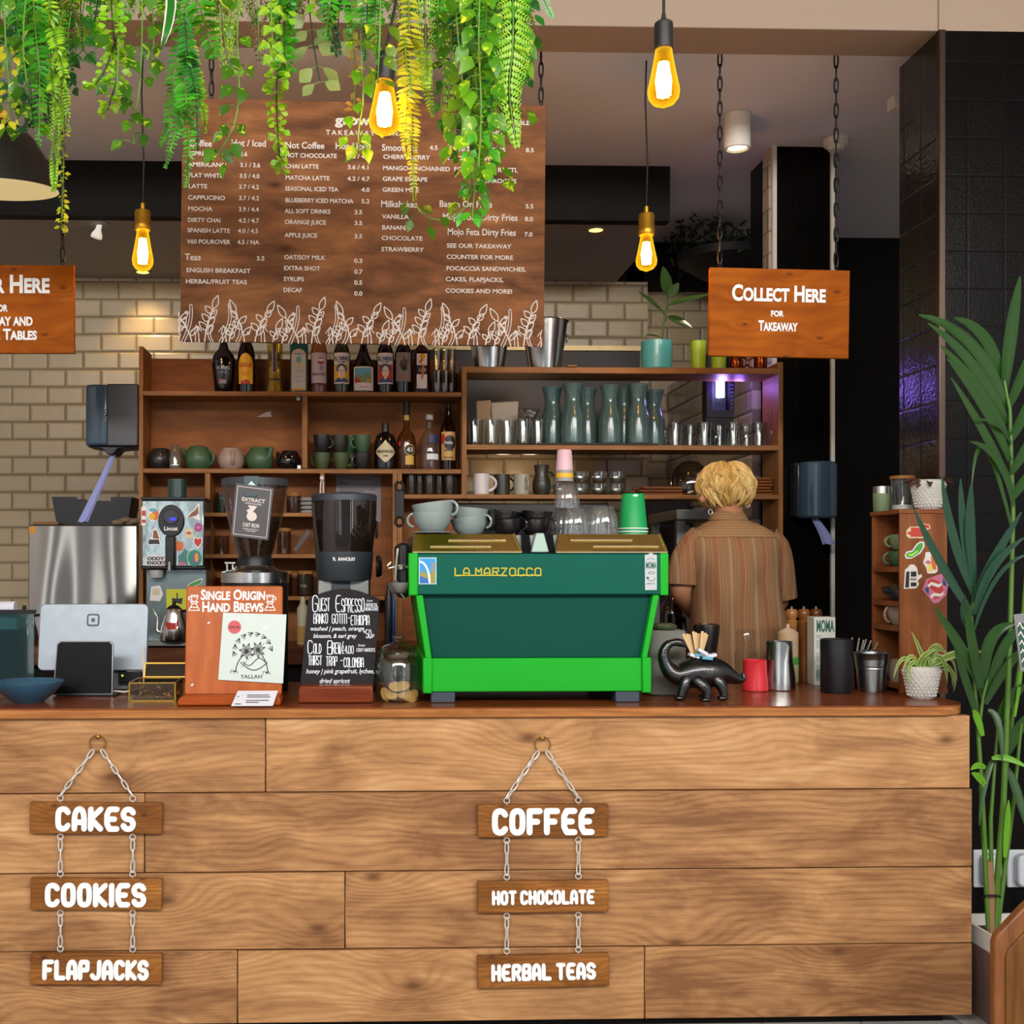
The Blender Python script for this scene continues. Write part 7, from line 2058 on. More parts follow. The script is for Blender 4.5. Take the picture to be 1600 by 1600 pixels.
def kettle(label, px, py, D, k=1.0):
 s = S(D, px) * k
 p = W(px, py, D)
 o = thing('pouring_kettle', label, 'kettle', p)
 MB().lathe([(.0001, 0), (21 * s, 0), (22 * s, 2 * s), (20 * s, 22 * s), (15 * s, 40 * s), (14 * s, 48 * s), (12.5 * s, 50 * s), (.0001, 51 * s)], seg=34).build('body', M_STEEL, o)
 MB().lathe([(12 * s, 50 * s), (8 * s, 54 * s), (3 * s, 56 * s), (3 * s, 62 * s), (.0001, 62 * s)], seg=20).build('lid_knob', M_BLKPL, o)
 MB().tube([(-17 * s, 0, 10 * s), (-27 * s, 0, 16 * s), (-26 * s, 0, 36 * s), (-34 * s, 0, 50 * s)], [.007, .005, .004, .0035], 8).build('spout', M_STEEL, o)
 MB().tube([(14 * s, 0, 46 * s), (28 * s, 0, 48 * s), (31 * s, 0, 38 * s), (28 * s, 0, 18 * s)], .006, 8).build('handle', M_BLKPL, o)
 q = MB()
 for poly in ([(-8, 18), (6, 18), (6, 29), (-8, 29)], [(-11, 24), (-8, 22), (-7, 26), (-11, 34)], [(6, 22), (10, 24), (11, 36), (8, 30)]):
  for st_ in strips(poly, 2.5):
   q.add([((20.5 * s) * sin(a / 20.5), -(20.5 * s) * cos(a / 20.5), b * s) for a, b in st_], [tuple(range(len(st_)))])
 q.build('red_sticker', C['red'], o, smooth=0)
 return o
k1 = kettle('steel pouring kettle with a red sticker on the boiler drip tray', 272, 990, 4.61)
k1.location.z = ZBC + .0004 + bz(1000) + .0005
k2 = kettle('steel pouring kettle with a red sticker behind the glass counter screen', 38, 985, 4.70)
k2.location.z = ZBC + .0004
# bits on the back counter behind the chalk board
for i, (px, py, lab, col, h_, r_) in enumerate(((473, 1010, 'milky squeeze bottle of syrup between the two table signs', 'b4b39a', 74, 9), (607, 1010, 'black-handled tool standing behind the cookie jar', '151515', 96, 6), (615, 1010, 'blue brush handle behind the cookie jar', '1d4a9a', 90, 3))):
 s = S(4.75, px)
 q = W(px, 950, 4.75)
 o = thing(('syrup_bottle', 'palette_knife', 'cleaning_brush')[i], lab, ('bottle', 'tool', 'brush')[i], (q.x, q.y, ZBC + .0004))
 MB().lathe([(.0001, 0), (r_ * s, 0), (r_ * s, h_ * s * .75), (r_ * .5 * s, h_ * s * .85), (r_ * .35 * s, h_ * s), (.0001, h_ * s)], seg=18).build('body', mat('bar_tool_%d' % i, col, .4), o)
 if i == 0:
  MB().lathe([(r_ * s * 1.01, 2 * s), (r_ * s * 1.01, 28 * s)], seg=18).build('syrup_level', mat('syrup_tan', 'b3934e', .4), o)
# red tab of something orange
# ---------------------------------------------------------------- lamps
def bulb(o, r, h, px_r=None, power=6.0, glow=1.0):
 """amber filament bulb hanging down from z = 0: radius r, height h"""
 M_AMB = MATS.get('amber_bulb_glass')
 if M_AMB is None:
  t = NT('amber_bulb_glass')
  t.t.nodes.remove(t.b)
  tr = t.n('ShaderNodeBsdfTransparent')
  tr.inputs[0].default_value = lin('f2b54a')
  em_ = t.n('ShaderNodeEmission')
  em_.inputs[0].default_value = lin('ffca20')
  em_.inputs[1].default_value = 1.9
  gl = t.n('ShaderNodeBsdfGlossy')
  gl.inputs['Roughness'].default_value = .05
  lw = t.n('ShaderNodeLayerWeight')
  lw.inputs[0].default_value = .4
  a = t.n('ShaderNodeMixShader')
  t.l(t.math('MULTIPLY_ADD', lw.outputs['Facing'], .75, .10), a.inputs[0])
  t.l(tr.outputs[0], a.inputs[1])
  t.l(em_.outputs[0], a.inputs[2])
  b = t.n('ShaderNodeMixShader')
  t.l(t.math('MULTIPLY', t.math('POWER', lw.outputs['Facing'], 3.0), .35), b.inputs[0])
  t.l(a.outputs[0], b.inputs[1])
  t.l(gl.outputs[0], b.inputs[2])
  t.l(b.outputs[0], t.out.inputs[0])
  v = t.coords()
  M_AMB = MATS['amber_bulb_glass'] = t.m
 pr = [(.52 * r, 0), (.56 * r, -.10 * h), (.80 * r, -.45 * h), (.97 * r, -.66 * h), (1.0 * r, -.74 * h), (.93 * r, -.84 * h), (.68 * r, -.93 * h), (.30 * r, -.975 * h), (.12 * r, -1.0 * h), (.0001, -1.005 * h)]
 g = MB().lathe(pr, seg=32).build('bulb_glass', M_AMB, o)
 q = MB()
 for k in range(7):
  a = 2 * pi * k / 7
  q.tube([(.20 * r * cos(a), .20 * r * sin(a), -.24 * h), (.38 * r * cos(a + .3), .38 * r * sin(a + .3), -.55 * h), (.30 * r * cos(a + .6), .30 * r * sin(a + .6), -.80 * h)], .15 * r, 8)
 q.build('filament', emit('filament_glow', 'fff0cc', 110 * glow), g)
 MB().lathe([(.3 * r, 0), (.16 * r, -.14 * h), (.10 * r, -.26 * h), (.0001, -.27 * h)], seg=16).build('stem', glass('bulb_stem_glass', 'ffe0a0', 1.0), g)
LAMPS = []
M_BRS = mat('pendant_brass', 'c9982f', .38, .85)
for px, y0, y1, y2, D, lab in ((223, 318, 357, 425, 4.30, 'brass pendant lamp with amber bulb hanging beside the menu board'), (1010, 323, 365, 424, 4.30, 'brass pendant lamp with amber bulb hanging between the menu board and the collect sign')):
 c = W(px, y1, D)
 s = S(D, px)
 o = thing('hanging_pendant_lamp', lab, 'lamp', c)
 MB().tube([(0, 0, (y1 - y0) * s), (.004, 0, .25), (-.004, 0, .5), (0, 0, ZC - c.z)], .0032, 8).build('cord', M_BLKPL, o)
 MB().lathe([(.0001, (y1 - y0) * s), (3.6 * s, (y1 - y0) * s), (3.8 * s, (y1 - y0 - 10) * s), (11.5 * s, (y1 - y0 - 11.5) * s), (12.4 * s, (y1 - y0 - 14) * s), (12.4 * s, 8 * s), (12.9 * s, 7 * s), (12.9 * s, 0), (11.5 * s, -3 * s), (9 * s, -2 * s), (.0001, -2 * s)], seg=32).build('socket', M_BRS, o)
 bulb(o, 16.5 * s, (y2 - y1) * s)
 point('bulb_light', c + Vector((0, -.0, -.6 * (y2 - y1) * s)), 9.0, (1.0, .6, .26), .04)
for px, y0, y1, y2, D, lab, tl in ((1037, 22, 77, 168, 2.62, 'black-socket pendant lamp with a large amber bulb, hanging clear of the leaves', 0), (601, 70, 126, 212, 2.66, 'black-socket pendant lamp with amber bulb glowing among the hanging leaves', .10)):
 c = W(px, y1, D)
 s = S(D, px)
 o = thing('hanging_pendant_lamp', lab, 'lamp', c)
 MB().tube([(tl * .06, 0, (y1 - y0) * s), (tl * .5, 0, .3), (tl * .2, 0, 3.75 - c.z)], .0034, 8).build('cord', M_BLKPL, o)
 R = Matrix.Rotation(tl, 4, 'Y')
 MB().lathe([(.0001, (y1 - y0) * s), (3 * s, (y1 - y0) * s), (4.5 * s, (y1 - 34) * s), (5 * s, (y1 - 34) * s)] if 0 else [(.0001, (y1 - y0) * s), (3 * s, (y1 - y0) * s), (4.6 * s, (y1 - y0 - 11) * s), (11 * s, (y1 - y0 - 12) * s), (14.2 * s, (y1 - y0 - 15) * s), (14.6 * s, (y1 - y0 - 20) * s), (14.8 * s, 1 * s), (13 * s, -1 * s), (.0001, -1 * s)], seg=32, M=R).build('socket', mat('socket_black', '1d1d1c', .45), o)
 bulb(o, 25 * s, (y2 - y1) * s)
 point('bulb_light', c + Vector((0, -.0, -.6 * (y2 - y1) * s)), 2.2, (1.0, .6, .22), .04)
# black bell lampshade
D = 3.62
s = S(D, 0)
c = W(-1, 296, D)
o = thing('hanging_bell_lamp', 'black bell-shaped pendant lampshade with pale inside, hanging at the end of the leaves', 'lamp', c, 0, None, radians(7))
pr = [(91, 0), (88, 8), (76, 42), (58, 74), (40, 93), (24, 101), (18, 105)]
MB().lathe([(r * s, z * s) for r, z in pr], seg=48).build('shade', mat('lampshade_black', '1b1a17', .45), o)
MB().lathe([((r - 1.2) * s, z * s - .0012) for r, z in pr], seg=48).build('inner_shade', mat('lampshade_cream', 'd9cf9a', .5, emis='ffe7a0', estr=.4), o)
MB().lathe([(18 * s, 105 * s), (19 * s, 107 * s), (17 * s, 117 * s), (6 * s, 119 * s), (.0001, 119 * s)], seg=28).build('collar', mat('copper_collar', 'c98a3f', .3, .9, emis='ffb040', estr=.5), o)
MB().tube([(3 * s, 0, 118 * s), (4 * s, .06, ZB - c.z + .05)], .005, 8).build('cord', M_BLKPL, o)
MB().ball((0, 0, 40 * s), .03).build('bulb', emit('lamp_bulb', 'ffe2a0', 10), o)
point('bell_lamp_light', c + Vector((0, 0, .05)), 6, (1, .8, .5), .04)
# surface and recessed ceiling lights
p = W(1152, 178, 4.80)
s = S(4.8, 1152)
o = thing('ceiling_cylinder_light', 'white cylinder downlight fixed to the ceiling behind the collect sign chain', 'light', (p.x, p.y, ZC))
MB().lathe([(20 * s, -.002), (20 * s, -.145), (17 * s, -.147), (14 * s, -.140)], seg=32).build('housing', M_WHITE, o)
MB().lathe([(14 * s, -.138), (.0001, -.138)], seg=28).build('lens', emit('downlight_lens', 'fff0c0', 9), o)
for px, py, D, lab in ((223, 423, 6.45, 'small recessed downlight in the grey ceiling under the brass pendant bulb'), (931, 355, 5.58, 'small recessed downlight in the grey ceiling beside the menu board')):
 p = W(px, py, D)
 o = thing('recessed_ceiling_light', lab, 'light', (p.x, p.y, ZL))
 MB().lathe([(.05, 0), (.048, -.006), (.034, -.004), (.034, .0)], seg=28).build('trim_ring', M_LOWC, o)
 MB().lathe([(.034, -.003), (.0001, -.003)], seg=24).build('lens', emit('amber_lens', 'ffcc50', 5), o)
 sp_ = bpy.data.lights.new('downlight', 'SPOT')
 sp_.energy, sp_.color, sp_.spot_size, sp_.spot_blend, sp_.shadow_soft_size = 13, (1, .72, .38), 1.9, .8, .04
 so = bpy.data.objects.new('downlight', sp_)
 so.location = (p.x, p.y, ZL - .02)
 COL.objects.link(so)
sp_ = bpy.data.lights.new('cylinder_downlight', 'SPOT')
sp_.energy, sp_.color, sp_.spot_size, sp_.spot_blend, sp_.shadow_soft_size = 14, (1, .8, .5), 1.6, .8, .04
so = bpy.data.objects.new('cylinder_downlight', sp_)
so.location = W(1152, 178, 4.8)
so.location.z = ZC - .15
COL.objects.link(so)
p = W(156, 352, 5.55)
o = thing('ceiling_spotlight', 'small white reflector spotlight bulb sticking out of the grey ceiling', 'light', (p.x, p.y, ZL))
MB().lathe([(.05, 0), (.045, -.008), (.0001, -.008)]).build('trim_ring', M_LOWC, o)
MB().lathe([(.012, -.005), (.014, -.03), (.026, -.055), (.027, -.07), (.0001, -.072)], M=Matrix.Rotation(.25, 4, 'Y')).build('bulb', mat('spot_bulb', 'b5b7b0', .3, emis='fff6e0', estr=.5), o)
p = W(1306, 208, 5.06)
s = S(5.06, 1306)
o = thing('ceiling_smoke_detector', 'white round smoke detector on the ceiling above the black pillar', 'detector', (p.x, p.y, ZC))
MB().lathe([(.0001, -.001), (19 * s, -.001), (19 * s, -.028), (17 * s, -.034), (.0001, -.034)], seg=32).build('base', M_WHITE, o)
MB().lathe([(13 * s, -.034), (11 * s, -.052), (.0001, -.054)], seg=32, rib=.06, nrib=8).build('vent_cap', M_WHITE, o)
p = W(1404, 164, 4.60)
tag(MB().box(-.03, .03, -.03, .03, -.055, -.001).build('ceiling_sensor', M_WHITE, bevel=.006), 'small white ceiling sensor half hidden behind the front pillar', 'sensor').location = (p.x - .006, p.y, ZC)
# dark planter ring in the back
c = W(1135, 398, 6.3)
o = thing('hanging_planter_ring', 'dark round hanging planter with dim foliage near the back ceiling', 'planter', c)
MB().lathe([(.0001, -.12), (.14, -.12), (.26, -.04), (.27, .0), (.25, .0), (.0001, -.03)], seg=32).build('bowl', mat('dark_planter', '0e0d0d', .6), o)
for k in range(3):
 a = k * 2.1
 MB().tube([(.25 * cos(a), .25 * sin(a), 0), (0, 0, ZC - c.z)], .004, 6).build('wire', M_BLKM, o)
q = MB()
rn = random.Random(9)
for k in range(500):
 a, r = rn.uniform(0, 2 * pi), rn.uniform(.05, .29)
 b = Vector((r * cos(a) - rn.random() ** 3 * .12, r * sin(a), rn.uniform(-.04, .12) + (.14 * rn.random() if cos(a) < -.6 else 0)))
 bigleaf(q, b, b + Vector((rn.uniform(-.05, .05), rn.uniform(-.05, .05), rn.uniform(-.05, .04))), .010, Vector((rn.uniform(-1, 1), -1, .5)), .2, 3)
q.build('foliage', mat('dim_foliage', '2c3a2c', .6, var=.5), o, smooth=0)
# insect lamp behind the open shelves
c = W(1126, 697, 5.17)
s = S(5.17, 1126)
o = thing('insect_lamp_mount', 'black insect lamp with a glowing blue-white tube fixed behind the open shelves', 'lamp', c)
q = MB()
q.box(-22 * s, -13 * s, .0, .07, 45 * s, 160 * s)
q.box(14 * s, 22 * s, .0, .07, 45 * s, 160 * s)
q.box(-13 * s, 14 * s, .05, .07, 45 * s, 160 * s)
q.box(-13 * s, 14 * s, .0, .07, 45 * s, 56 * s)
q.box(-22 * s, 22 * s, .01, .07, 2 * s, 45 * s)
q.build('housing', M_BLKPL, o, smooth=0)
MB().tube([(1.5 * s, .02, 77 * s), (1.5 * s, .02, 109 * s)], 6.6 * s, 14).build('tube', emit('uv_tube', 'b8c4ff', 7), o)
MB().box(-11 * s, 12 * s, .04, .05, 56 * s, 158 * s).build('reflector', mat('uv_reflector', '2a2838', .5), o, smooth=0)
q = MB()
for k in range(9):
 q.box(15 * s, 20 * s, -.003, .0, (58 + k * 6) * s, (61 + k * 6) * s)
q.build('grille_slot', mat('grille_dark', '3a3650', .5), o, smooth=0)
point('insect_lamp_light', c + Vector((0, -.03, 93 * s)), 1.6, (.30, .14, 1.0), .02)
point('insect_lamp_light_rear', c + Vector((.10, .05, 93 * s)), .8, (.35, .18, 1.0), .02)
for k, px in enumerate((786, 828)):
 p = W(px, 728, 6.3)
 point('hood_light', (p.x, 2.9, zlo - .12), .7, (1, .75, .5), .03)
# ---------------------------------------------------------------- hanging leaves
def leafmat(name, c1, c2, vein=None, trans=.35, rough=.38):
 if name in MATS:
  return MATS[name]
 t = NT(name)
 ge = t.n('ShaderNodeNewGeometry')
 v = t.coords()
 nz = t.noise(v, 25, 3)
 k = t.math('MULTIPLY_ADD', ge.outputs['Random Per Island'], .75, t.math('MULTIPLY', nz, .25))
 c = t.mixc(k, lin(c1), lin(c2))
 if vein:
  st = t.ramp(t.noise(v, 42, 2, .5, 1.5), [(.60, 0.0), (.68, 1.0)])
  c = t.mixc(st, c, lin(vein))
 t.l(c, t.b.inputs['Base Color'])
 t.b.inputs['Roughness'].default_value = rough
 tl = t.n('ShaderNodeBsdfTranslucent')
 t.l(t.mixc(.25, c, lin('b4cc28'), 'MIX'), tl.inputs[0])
 mx_ = t.n('ShaderNodeMixShader')
 mx_.inputs[0].default_value = trans
 t.l(t.b.outputs[0], mx_.inputs[1])
 t.l(tl.outputs[0], mx_.inputs[2])
 t.l(mx_.outputs[0], t.out.inputs[0])
 MATS[name] = t.m
 return t.m
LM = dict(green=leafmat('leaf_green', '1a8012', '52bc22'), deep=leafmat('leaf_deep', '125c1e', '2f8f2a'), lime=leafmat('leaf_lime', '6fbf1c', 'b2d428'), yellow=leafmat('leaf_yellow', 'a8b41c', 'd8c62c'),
   olive=leafmat('leaf_olive', '5a6420', '7d7430'), brown=leafmat('leaf_brown', '5f5424', '7a6230'), pale=leafmat('leaf_pale', '7da05a', 'a3b070'), gold=leafmat('leaf_gold', 'a08038', 'b99a4a'), dark=leafmat('leaf_dark', '0f4a2c', '1e6a3a'),
   pothos=leafmat('leaf_pothos', '1d4c0a', '559414', 'bccf30'), poth2=leafmat('leaf_pothos_bright', '2c7a0c', '74b41c', 'd4e03a'), mint=leafmat('leaf_mint', '6fc48a', '8fdc9c'))
M_STEM = mat('vine_stem', '5e8a34', .5)
M_STEMD = mat('dark_stem', '20402a', .5)
RN = random.Random(77)
def blat(q, a, d, L, w, nrm, tip=.55, n=4, curl=0.0, fold=.22):
 """a leaf from a along d"""
 d = d.normalized()
 sd_ = d.cross(nrm)
 sd_ = sd_.normalized() if sd_.length > 1e-6 else d.orthogonal().normalized()
 up = sd_.cross(d)
 vs, fs = [], []
 for k in range(n + 1):
  u = k / n
  ww = w * ((u / tip) ** .6 if u < tip else max(0.04, (1 - ((u - tip) / (1 - tip)) ** 1.35)))
  ww = max(ww, w * .08)
  c = a + d * (L * u) - up * (curl * L * u * u)
  vs += [c - sd_ * ww + up * ww * fold, c, c + sd_ * ww + up * ww * fold]
 for k in range(n):
  i = k * 3
  fs += [(i, i + 1, i + 4, i + 3), (i + 1, i + 2, i + 5, i + 4)]
 q.add(vs, fs)
def path(pts, n):
 """smooth path through pixel points -> list of n+1 (x, y) pixels"""
 out = []
 m = len(pts) - 1
 for i in range(n + 1):
  u = i / n * m
  k = min(int(u), m - 1)
  t = u - k
  p0, p1, p2, p3 = pts[max(0, k - 1)], pts[k], pts[k + 1], pts[min(m, k + 2)]
  out.append(tuple(.5 * (2 * p1[j] + (p2[j] - p0[j]) * t + (2 * p0[j] - 5 * p1[j] + 4 * p2[j] - p3[j]) * t * t + (3 * p1[j] - p0[j] - 3 * p2[j] + p3[j]) * t ** 3) for j in (0, 1)))
 return out
def hang(kind, pts, col, label, D=2.9, size=1.0, group=None, name=None, dens=1.0):
 """one hanging artificial plant along a path of photo pixels (its first point is where it is tied, above the frame)"""
 D += RN.uniform(-.12, .12)
 ln_ = sum(hypot(b[0] - a[0], b[1] - a[1]) for a, b in zip(pts, pts[1:]))
 org = W(pts[0][0], pts[0][1], D)
 nm = name or {'sword': 'hanging_sword_fern', 'lace': 'hanging_lace_fern', 'bead': 'hanging_round_leaf_garland', 'pothos': 'hanging_pothos_vine', 'string': 'hanging_string_vine', 'strap': 'hanging_strap_leaf', 'euc': 'hanging_eucalyptus', 'monstera': 'hanging_monstera_vine', 'ivy': 'hanging_ivy'}[kind]
 o = thing(nm, label, 'plant', org, 0, group)
 s = S(D, pts[0][0])
 def P(x, y, dy=0.0):
  return W(x, y, D + dy) - org
 q = MB()
 step = {'sword': 5.2, 'lace': 9, 'bead': 7, 'pothos': 30, 'string': 8, 'strap': 20, 'euc': 26, 'monstera': 38, 'ivy': 15}[kind] * size / dens
 n = max(4, int(ln_ / step))
 pp = path(pts, n)
 amp = RN.uniform(.01, .05)
 ph = RN.uniform(0, 6)
 P3 = [P(x, y, amp * sin(ph + i * .5)) for i, (x, y) in enumerate(pp)]
 V = Vector
 for i in range(1, n + 1):
  c = P3[i]
  t = i / n
  d = (P3[i] - P3[i - 1]).normalized()
  sd_ = d.cross(V((0, -1, 0))).normalized()
  if kind == 'sword':
   L = 19 * size * s * min(1, .45 + 2.2 * t) * (1 - max(0, t - .35) / .65 * .82)
   for sg in (1, -1):
    yw = RN.uniform(-.45, .45)
    blat(q, c, sd_ * sg + d * RN.uniform(.25, .5) + V((0, yw, 0)), L, L * .15 + .0012, V((0, -1, .25)), .45, 3, .08)
  elif kind == 'lace':
   L = 34 * size * s * min(1, .35 + 2 * t) * (1 - t * .88)
   for sg in (1, -1):
    e = (sd_ * sg + d * .55 + V((0, RN.uniform(-.25, .25), 0))).normalized()
    m_ = max(3, int(L / (4.2 * s)))
    for k in range(1, m_ + 1):
     a = c + e * (L * k / m_)
     l2 = 8 * size * s * (1 - .75 * k / m_) + .002
     for g2 in (1, -1):
      f = (e.cross(V((0, -1, 0))) * g2 + e * .6).normalized()
      blat(q, a, f, l2, l2 * .24, V((0, -1, .2)), .5, 2)
  elif kind == 'bead':
   for j in range(5):
    a = RN.uniform(0, 2 * pi)
    e = V((cos(a), sin(a) * .8, RN.uniform(-.5, .35)))
    r = RN.uniform(2, 13) * size * s * (1 - .45 * t)
    L = RN.uniform(10, 16) * size * s * (1 - .3 * t)
    blat(q, c + e * r, e + V((0, -.3, -.3)), L, L * .42, V((RN.uniform(-.4, .4), -1, RN.uniform(-.3, .8))), .6, 3, .15, .1)
  elif kind == 'string':
   for j in range(2):
    a = RN.uniform(0, 2 * pi)
    e = V((cos(a), sin(a), RN.uniform(-.8, .1)))
    L = RN.uniform(6, 10) * size * s
    blat(q, c + e * 2 * s, e, L, L * .38, V((RN.uniform(-.5, .5), -1, .4)), .6, 2, .1)
  elif kind == 'pothos':
   for sg in ((1, -1) if dens > 1.2 or RN.random() < .45 else ((1,) if i % 2 else (-1,))):
    pl_ = RN.uniform(8, 24) * size * s
    e = (sd_ * sg + d * RN.uniform(-.3, .5) + V((0, RN.uniform(-.9, .3), RN.uniform(-.2, .3)))).normalized()
    a = c + e * pl_
    q.tube([c, c + e * pl_ * .6 + V((0, 0, .004)), a], .0011, 5)
    L = RN.uniform(24, 33) * size * s
    blat(q, a, e * .35 + V((RN.uniform(-.6, .6), RN.uniform(-.5, -.1), -1)), L, L * .36, V((RN.uniform(-.6, .6), -1, RN.uniform(0, .7))), .36, 7, RN.uniform(-.1, .25), .25)
  elif kind == 'ivy':
   for sg in (1, -1):
    e = (sd_ * sg * RN.uniform(.5, 1.2) + V((0, RN.uniform(-1, .5), RN.uniform(-.6, .3)))).normalized()
    a = c + e * RN.uniform(4, 22) * size * s
    L = RN.uniform(13, 26) * size * s
    blat(q, a, e * .5 + V((0, -.2, -.9)), L, L * .36, V((RN.uniform(-.7, .7), -1, RN.uniform(-.2, .7))), .4, 4, RN.uniform(-.2, .3), .25)
  elif kind == 'euc':
   for sg in (1, -1):
    e = (sd_ * sg + d * .4 + V((0, RN.uniform(-.7, .4), RN.uniform(-.3, .3)))).normalized()
    L = RN.uniform(24, 36) * size * s
    a = c + e * 10 * s
    q.tube([c, a], .001, 5)
    blat(q, a, e + V((0, 0, -.4)), L, L * .42, V((RN.uniform(-.6, .6), -1, RN.uniform(-.2, .8))), .6, 5, .2, .1)
  elif kind == 'monstera':
   for sg in (1, -1):
    e = (sd_ * sg * .6 + V((RN.uniform(-.3, .3), -.3, -.8))).normalized()
    L = 40 * size * s
    f = e.cross(V((0, -1, 0))).normalized()
    q.tube([c, c + e * 8 * s], .0012, 5)
    blat(q, c + e * 8 * s, e, L, L * .13, V((0, -1, .2)), .4, 3)
    for k in range(6):
     u = .12 + .15 * k
     for g2 in (1, -1):
      l2 = L * (.42 - .05 * k)
      blat(q, c + e * (8 * s + L * u), f * g2 + e * .35, l2, l2 * .17, V((0, -1, .2)), .5, 2, .1)
 if kind == 'strap':
  vs, fs, ve = [], [], []
  for i, c in enumerate(P3):
   t = i / n
   w = 8 * size * s * max(.05, sin(pi * (.3 + .7 * t)) ** .8)
   vs += [c + V((-w * .7, 0, 0)), c + V((w * .7, .004, 0))]
   ve += [c + V((-w, -.001, 0)), c + V((-w * .7, 0, 0)), c + V((w * .7, .004, 0)), c + V((w, .003, 0))]
  fs = [(2 * i, 2 * i + 1, 2 * i + 3, 2 * i + 2) for i in range(n)]
  q.add(vs, fs)
  MB().add(ve, [(i * 4 + j, i * 4 + j + 1, i * 4 + j + 5, i * 4 + j + 4) for i in range(n) for j in (0, 2)]).build('leaf_margin', M_WHITE, o)
 q.build('foliage', LM[col], o, smooth=60)
 if kind != 'strap':
  MB().tube(P3, .0013 if kind in ('string', 'lace') else .0018, 6).build('stem', M_STEMD if kind in ('bead', 'euc') or col in ('dark', 'deep') else M_STEM, o)
 return o
H = hang
# cluster by the bell lamp
H('sword', [(48, -50), (55, 40), (62, 130), (60, 228)], 'green', 'bright green sword fern, broadest of the ferns in front of the bell lamp', 2.7, 1.5)
H('sword', [(20, -50), (26, 30), (34, 118)], 'green', 'short sword fern at the lamp end of the leaves', 2.75, 1.0)
H('sword', [(70, -50), (84, 50), (100, 120), (108, 206)], 'lime', 'lime sword fern bending over the order sign chain', 2.7, .85)
H('lace', [(66, -60), (70, 20), (66, 110)], 'green', 'fluffy green lace fern behind the broad sword fern by the lamp', 2.9, 1.25)
H('lace', [(96, -60), (88, 20), (80, 130)], 'green', 'second fluffy lace fern beside the order sign chain', 2.95, 1.1)
H('lace', [(92, 60), (90, 160), (86, 236), (84, 296)], 'lime', 'thin lace fern trailing down past the rim of the bell lamp', 2.85, .7)
H('string', [(92, -50), (97, 80), (100, 200), (98, 300), (96, 358)], 'yellow', 'long yellow-green string vine hanging down the order sign chain', 2.9, 1.1, dens=1.5)
H('pothos', [(6, -50), (8, 50), (16, 160)], 'pothos', 'variegated pothos vine over the bell lamp cord', 2.75, 1.0)
H('pothos', [(44, -40), (36, 60), (42, 130)], 'pothos', 'variegated pothos vine mixed into the ferns at the lamp end', 2.65, .9)
H('bead', [(66, 120), (50, 178), (30, 205)], 'dark', 'dark green round-leaf sprig touching the top of the bell lamp', 2.8, .6)
H('sword', [(78, 90), (84, 150), (92, 232)], 'lime', 'yellowish narrow fern between the broad fern and the order sign chain', 2.8, .7)
H('ivy', [(18, 60), (14, 130), (12, 190)], 'yellow', 'yellow-tinged ivy sprig hanging over the lamp collar', 2.75, .7)
H('monstera', [(128, -45), (126, 20), (130, 78)], 'deep', 'small split-leaf monstera vine beside the lamp-end ferns', 2.85, .8)
H('monstera', [(140, -45), (142, 20), (146, 50)], 'lime', 'lime split-leaf monstera vine behind the dark one', 2.95, .8)
H('sword', [(96, -50), (110, 0), (124, 58)], 'olive', 'olive-brown fern arching over the monstera leaves', 2.75, 1.2)
# between lamp and menu
H('bead', [(172, -50), (176, 40), (184, 110), (168, 172)], 'lime', 'lime round-leaf garland with forked tips, before the brass pendant cord', 2.8, 1.15)
H('bead', [(182, 60), (160, 118), (138, 134)], 'lime', 'side shoot of lime round leaves pointing away from the brass pendant', 2.8, .8)
H('pothos', [(190, -40), (186, 60), (182, 150)], 'pothos', 'pothos vine with large leaves behind the lime round-leaf garland', 2.7, 1.0)
H('pothos', [(222, -50), (222, 60), (218, 140), (208, 185), (210, 225)], 'pothos', 'thin pothos vine swinging in front of the brass pendant cord', 2.75, .95)
H('pothos', [(236, -40), (240, 40), (240, 95)], 'pothos', 'short pothos vine beside the white-edged strap leaf', 2.75, 1.0)
H('strap', [(266, -50), (267, 10), (260, 50), (252, 74)], 'deep', 'long strap leaf with white margins beside the sword fern bunch', 2.65, 1.0)
H('lace', [(244, -60), (250, 0), (262, 56)], 'brown', 'brownish lace fern behind the white-edged strap leaf', 2.9, .9)
for pts, c_, sz_, lb in (([(287, -20), (286, 44), (270, 130), (262, 195), (250, 230)], 'green', .95, 'outer frond with a curled tip'), ([(289, 60), (290, 140), (276, 200), (258, 262)], 'green', 1.05, 'frond slanting away from the menu'), ([(290, 70), (290, 140), (296, 220), (290, 292)], 'green', 1.1, 'longest frond, reaching the menu text'), ([(288, 20), (294, 90), (306, 150), (309, 235)], 'deep', 1.0, 'dark frond over the menu corner'), ([(300, 60), (308, 130), (318, 170), (321, 208)], 'lime', .75, 'short lime frond on the menu side')):
 H('sword', pts, c_, 'sword fern in the bunch over the menu corner, %s' % lb, 2.7, sz_)
H('sword', [(300, -60), (312, 10), (330, 70), (336, 92)], 'green', 'dense bright sword fern above the menu chain', 2.65, 1.5)
H('lace', [(336, -60), (346, 20), (356, 90), (374, 112)], 'lime', 'pale lime lace fern above the first menu column', 2.8, 1.1)
H('lace', [(360, -60), (362, 0), (358, 76)], 'lime', 'lime lace fern hanging beside the long pothos vine', 2.9, .9)
H('pothos', [(374, -50), (371, 60), (374, 140), (366, 195), (348, 230), (344, 244)], 'pothos', 'long pothos vine looping in front of the first menu column', 2.7, .95)
H('pothos', [(346, -30), (344, 40), (348, 95)], 'pothos', 'short pothos vine in front of the menu chain', 2.65, .95)
H('lace', [(398, -60), (402, 10), (406, 92)], 'brown', 'brown drooping lace fern beside the round-leaf garland', 2.85, 1.0)
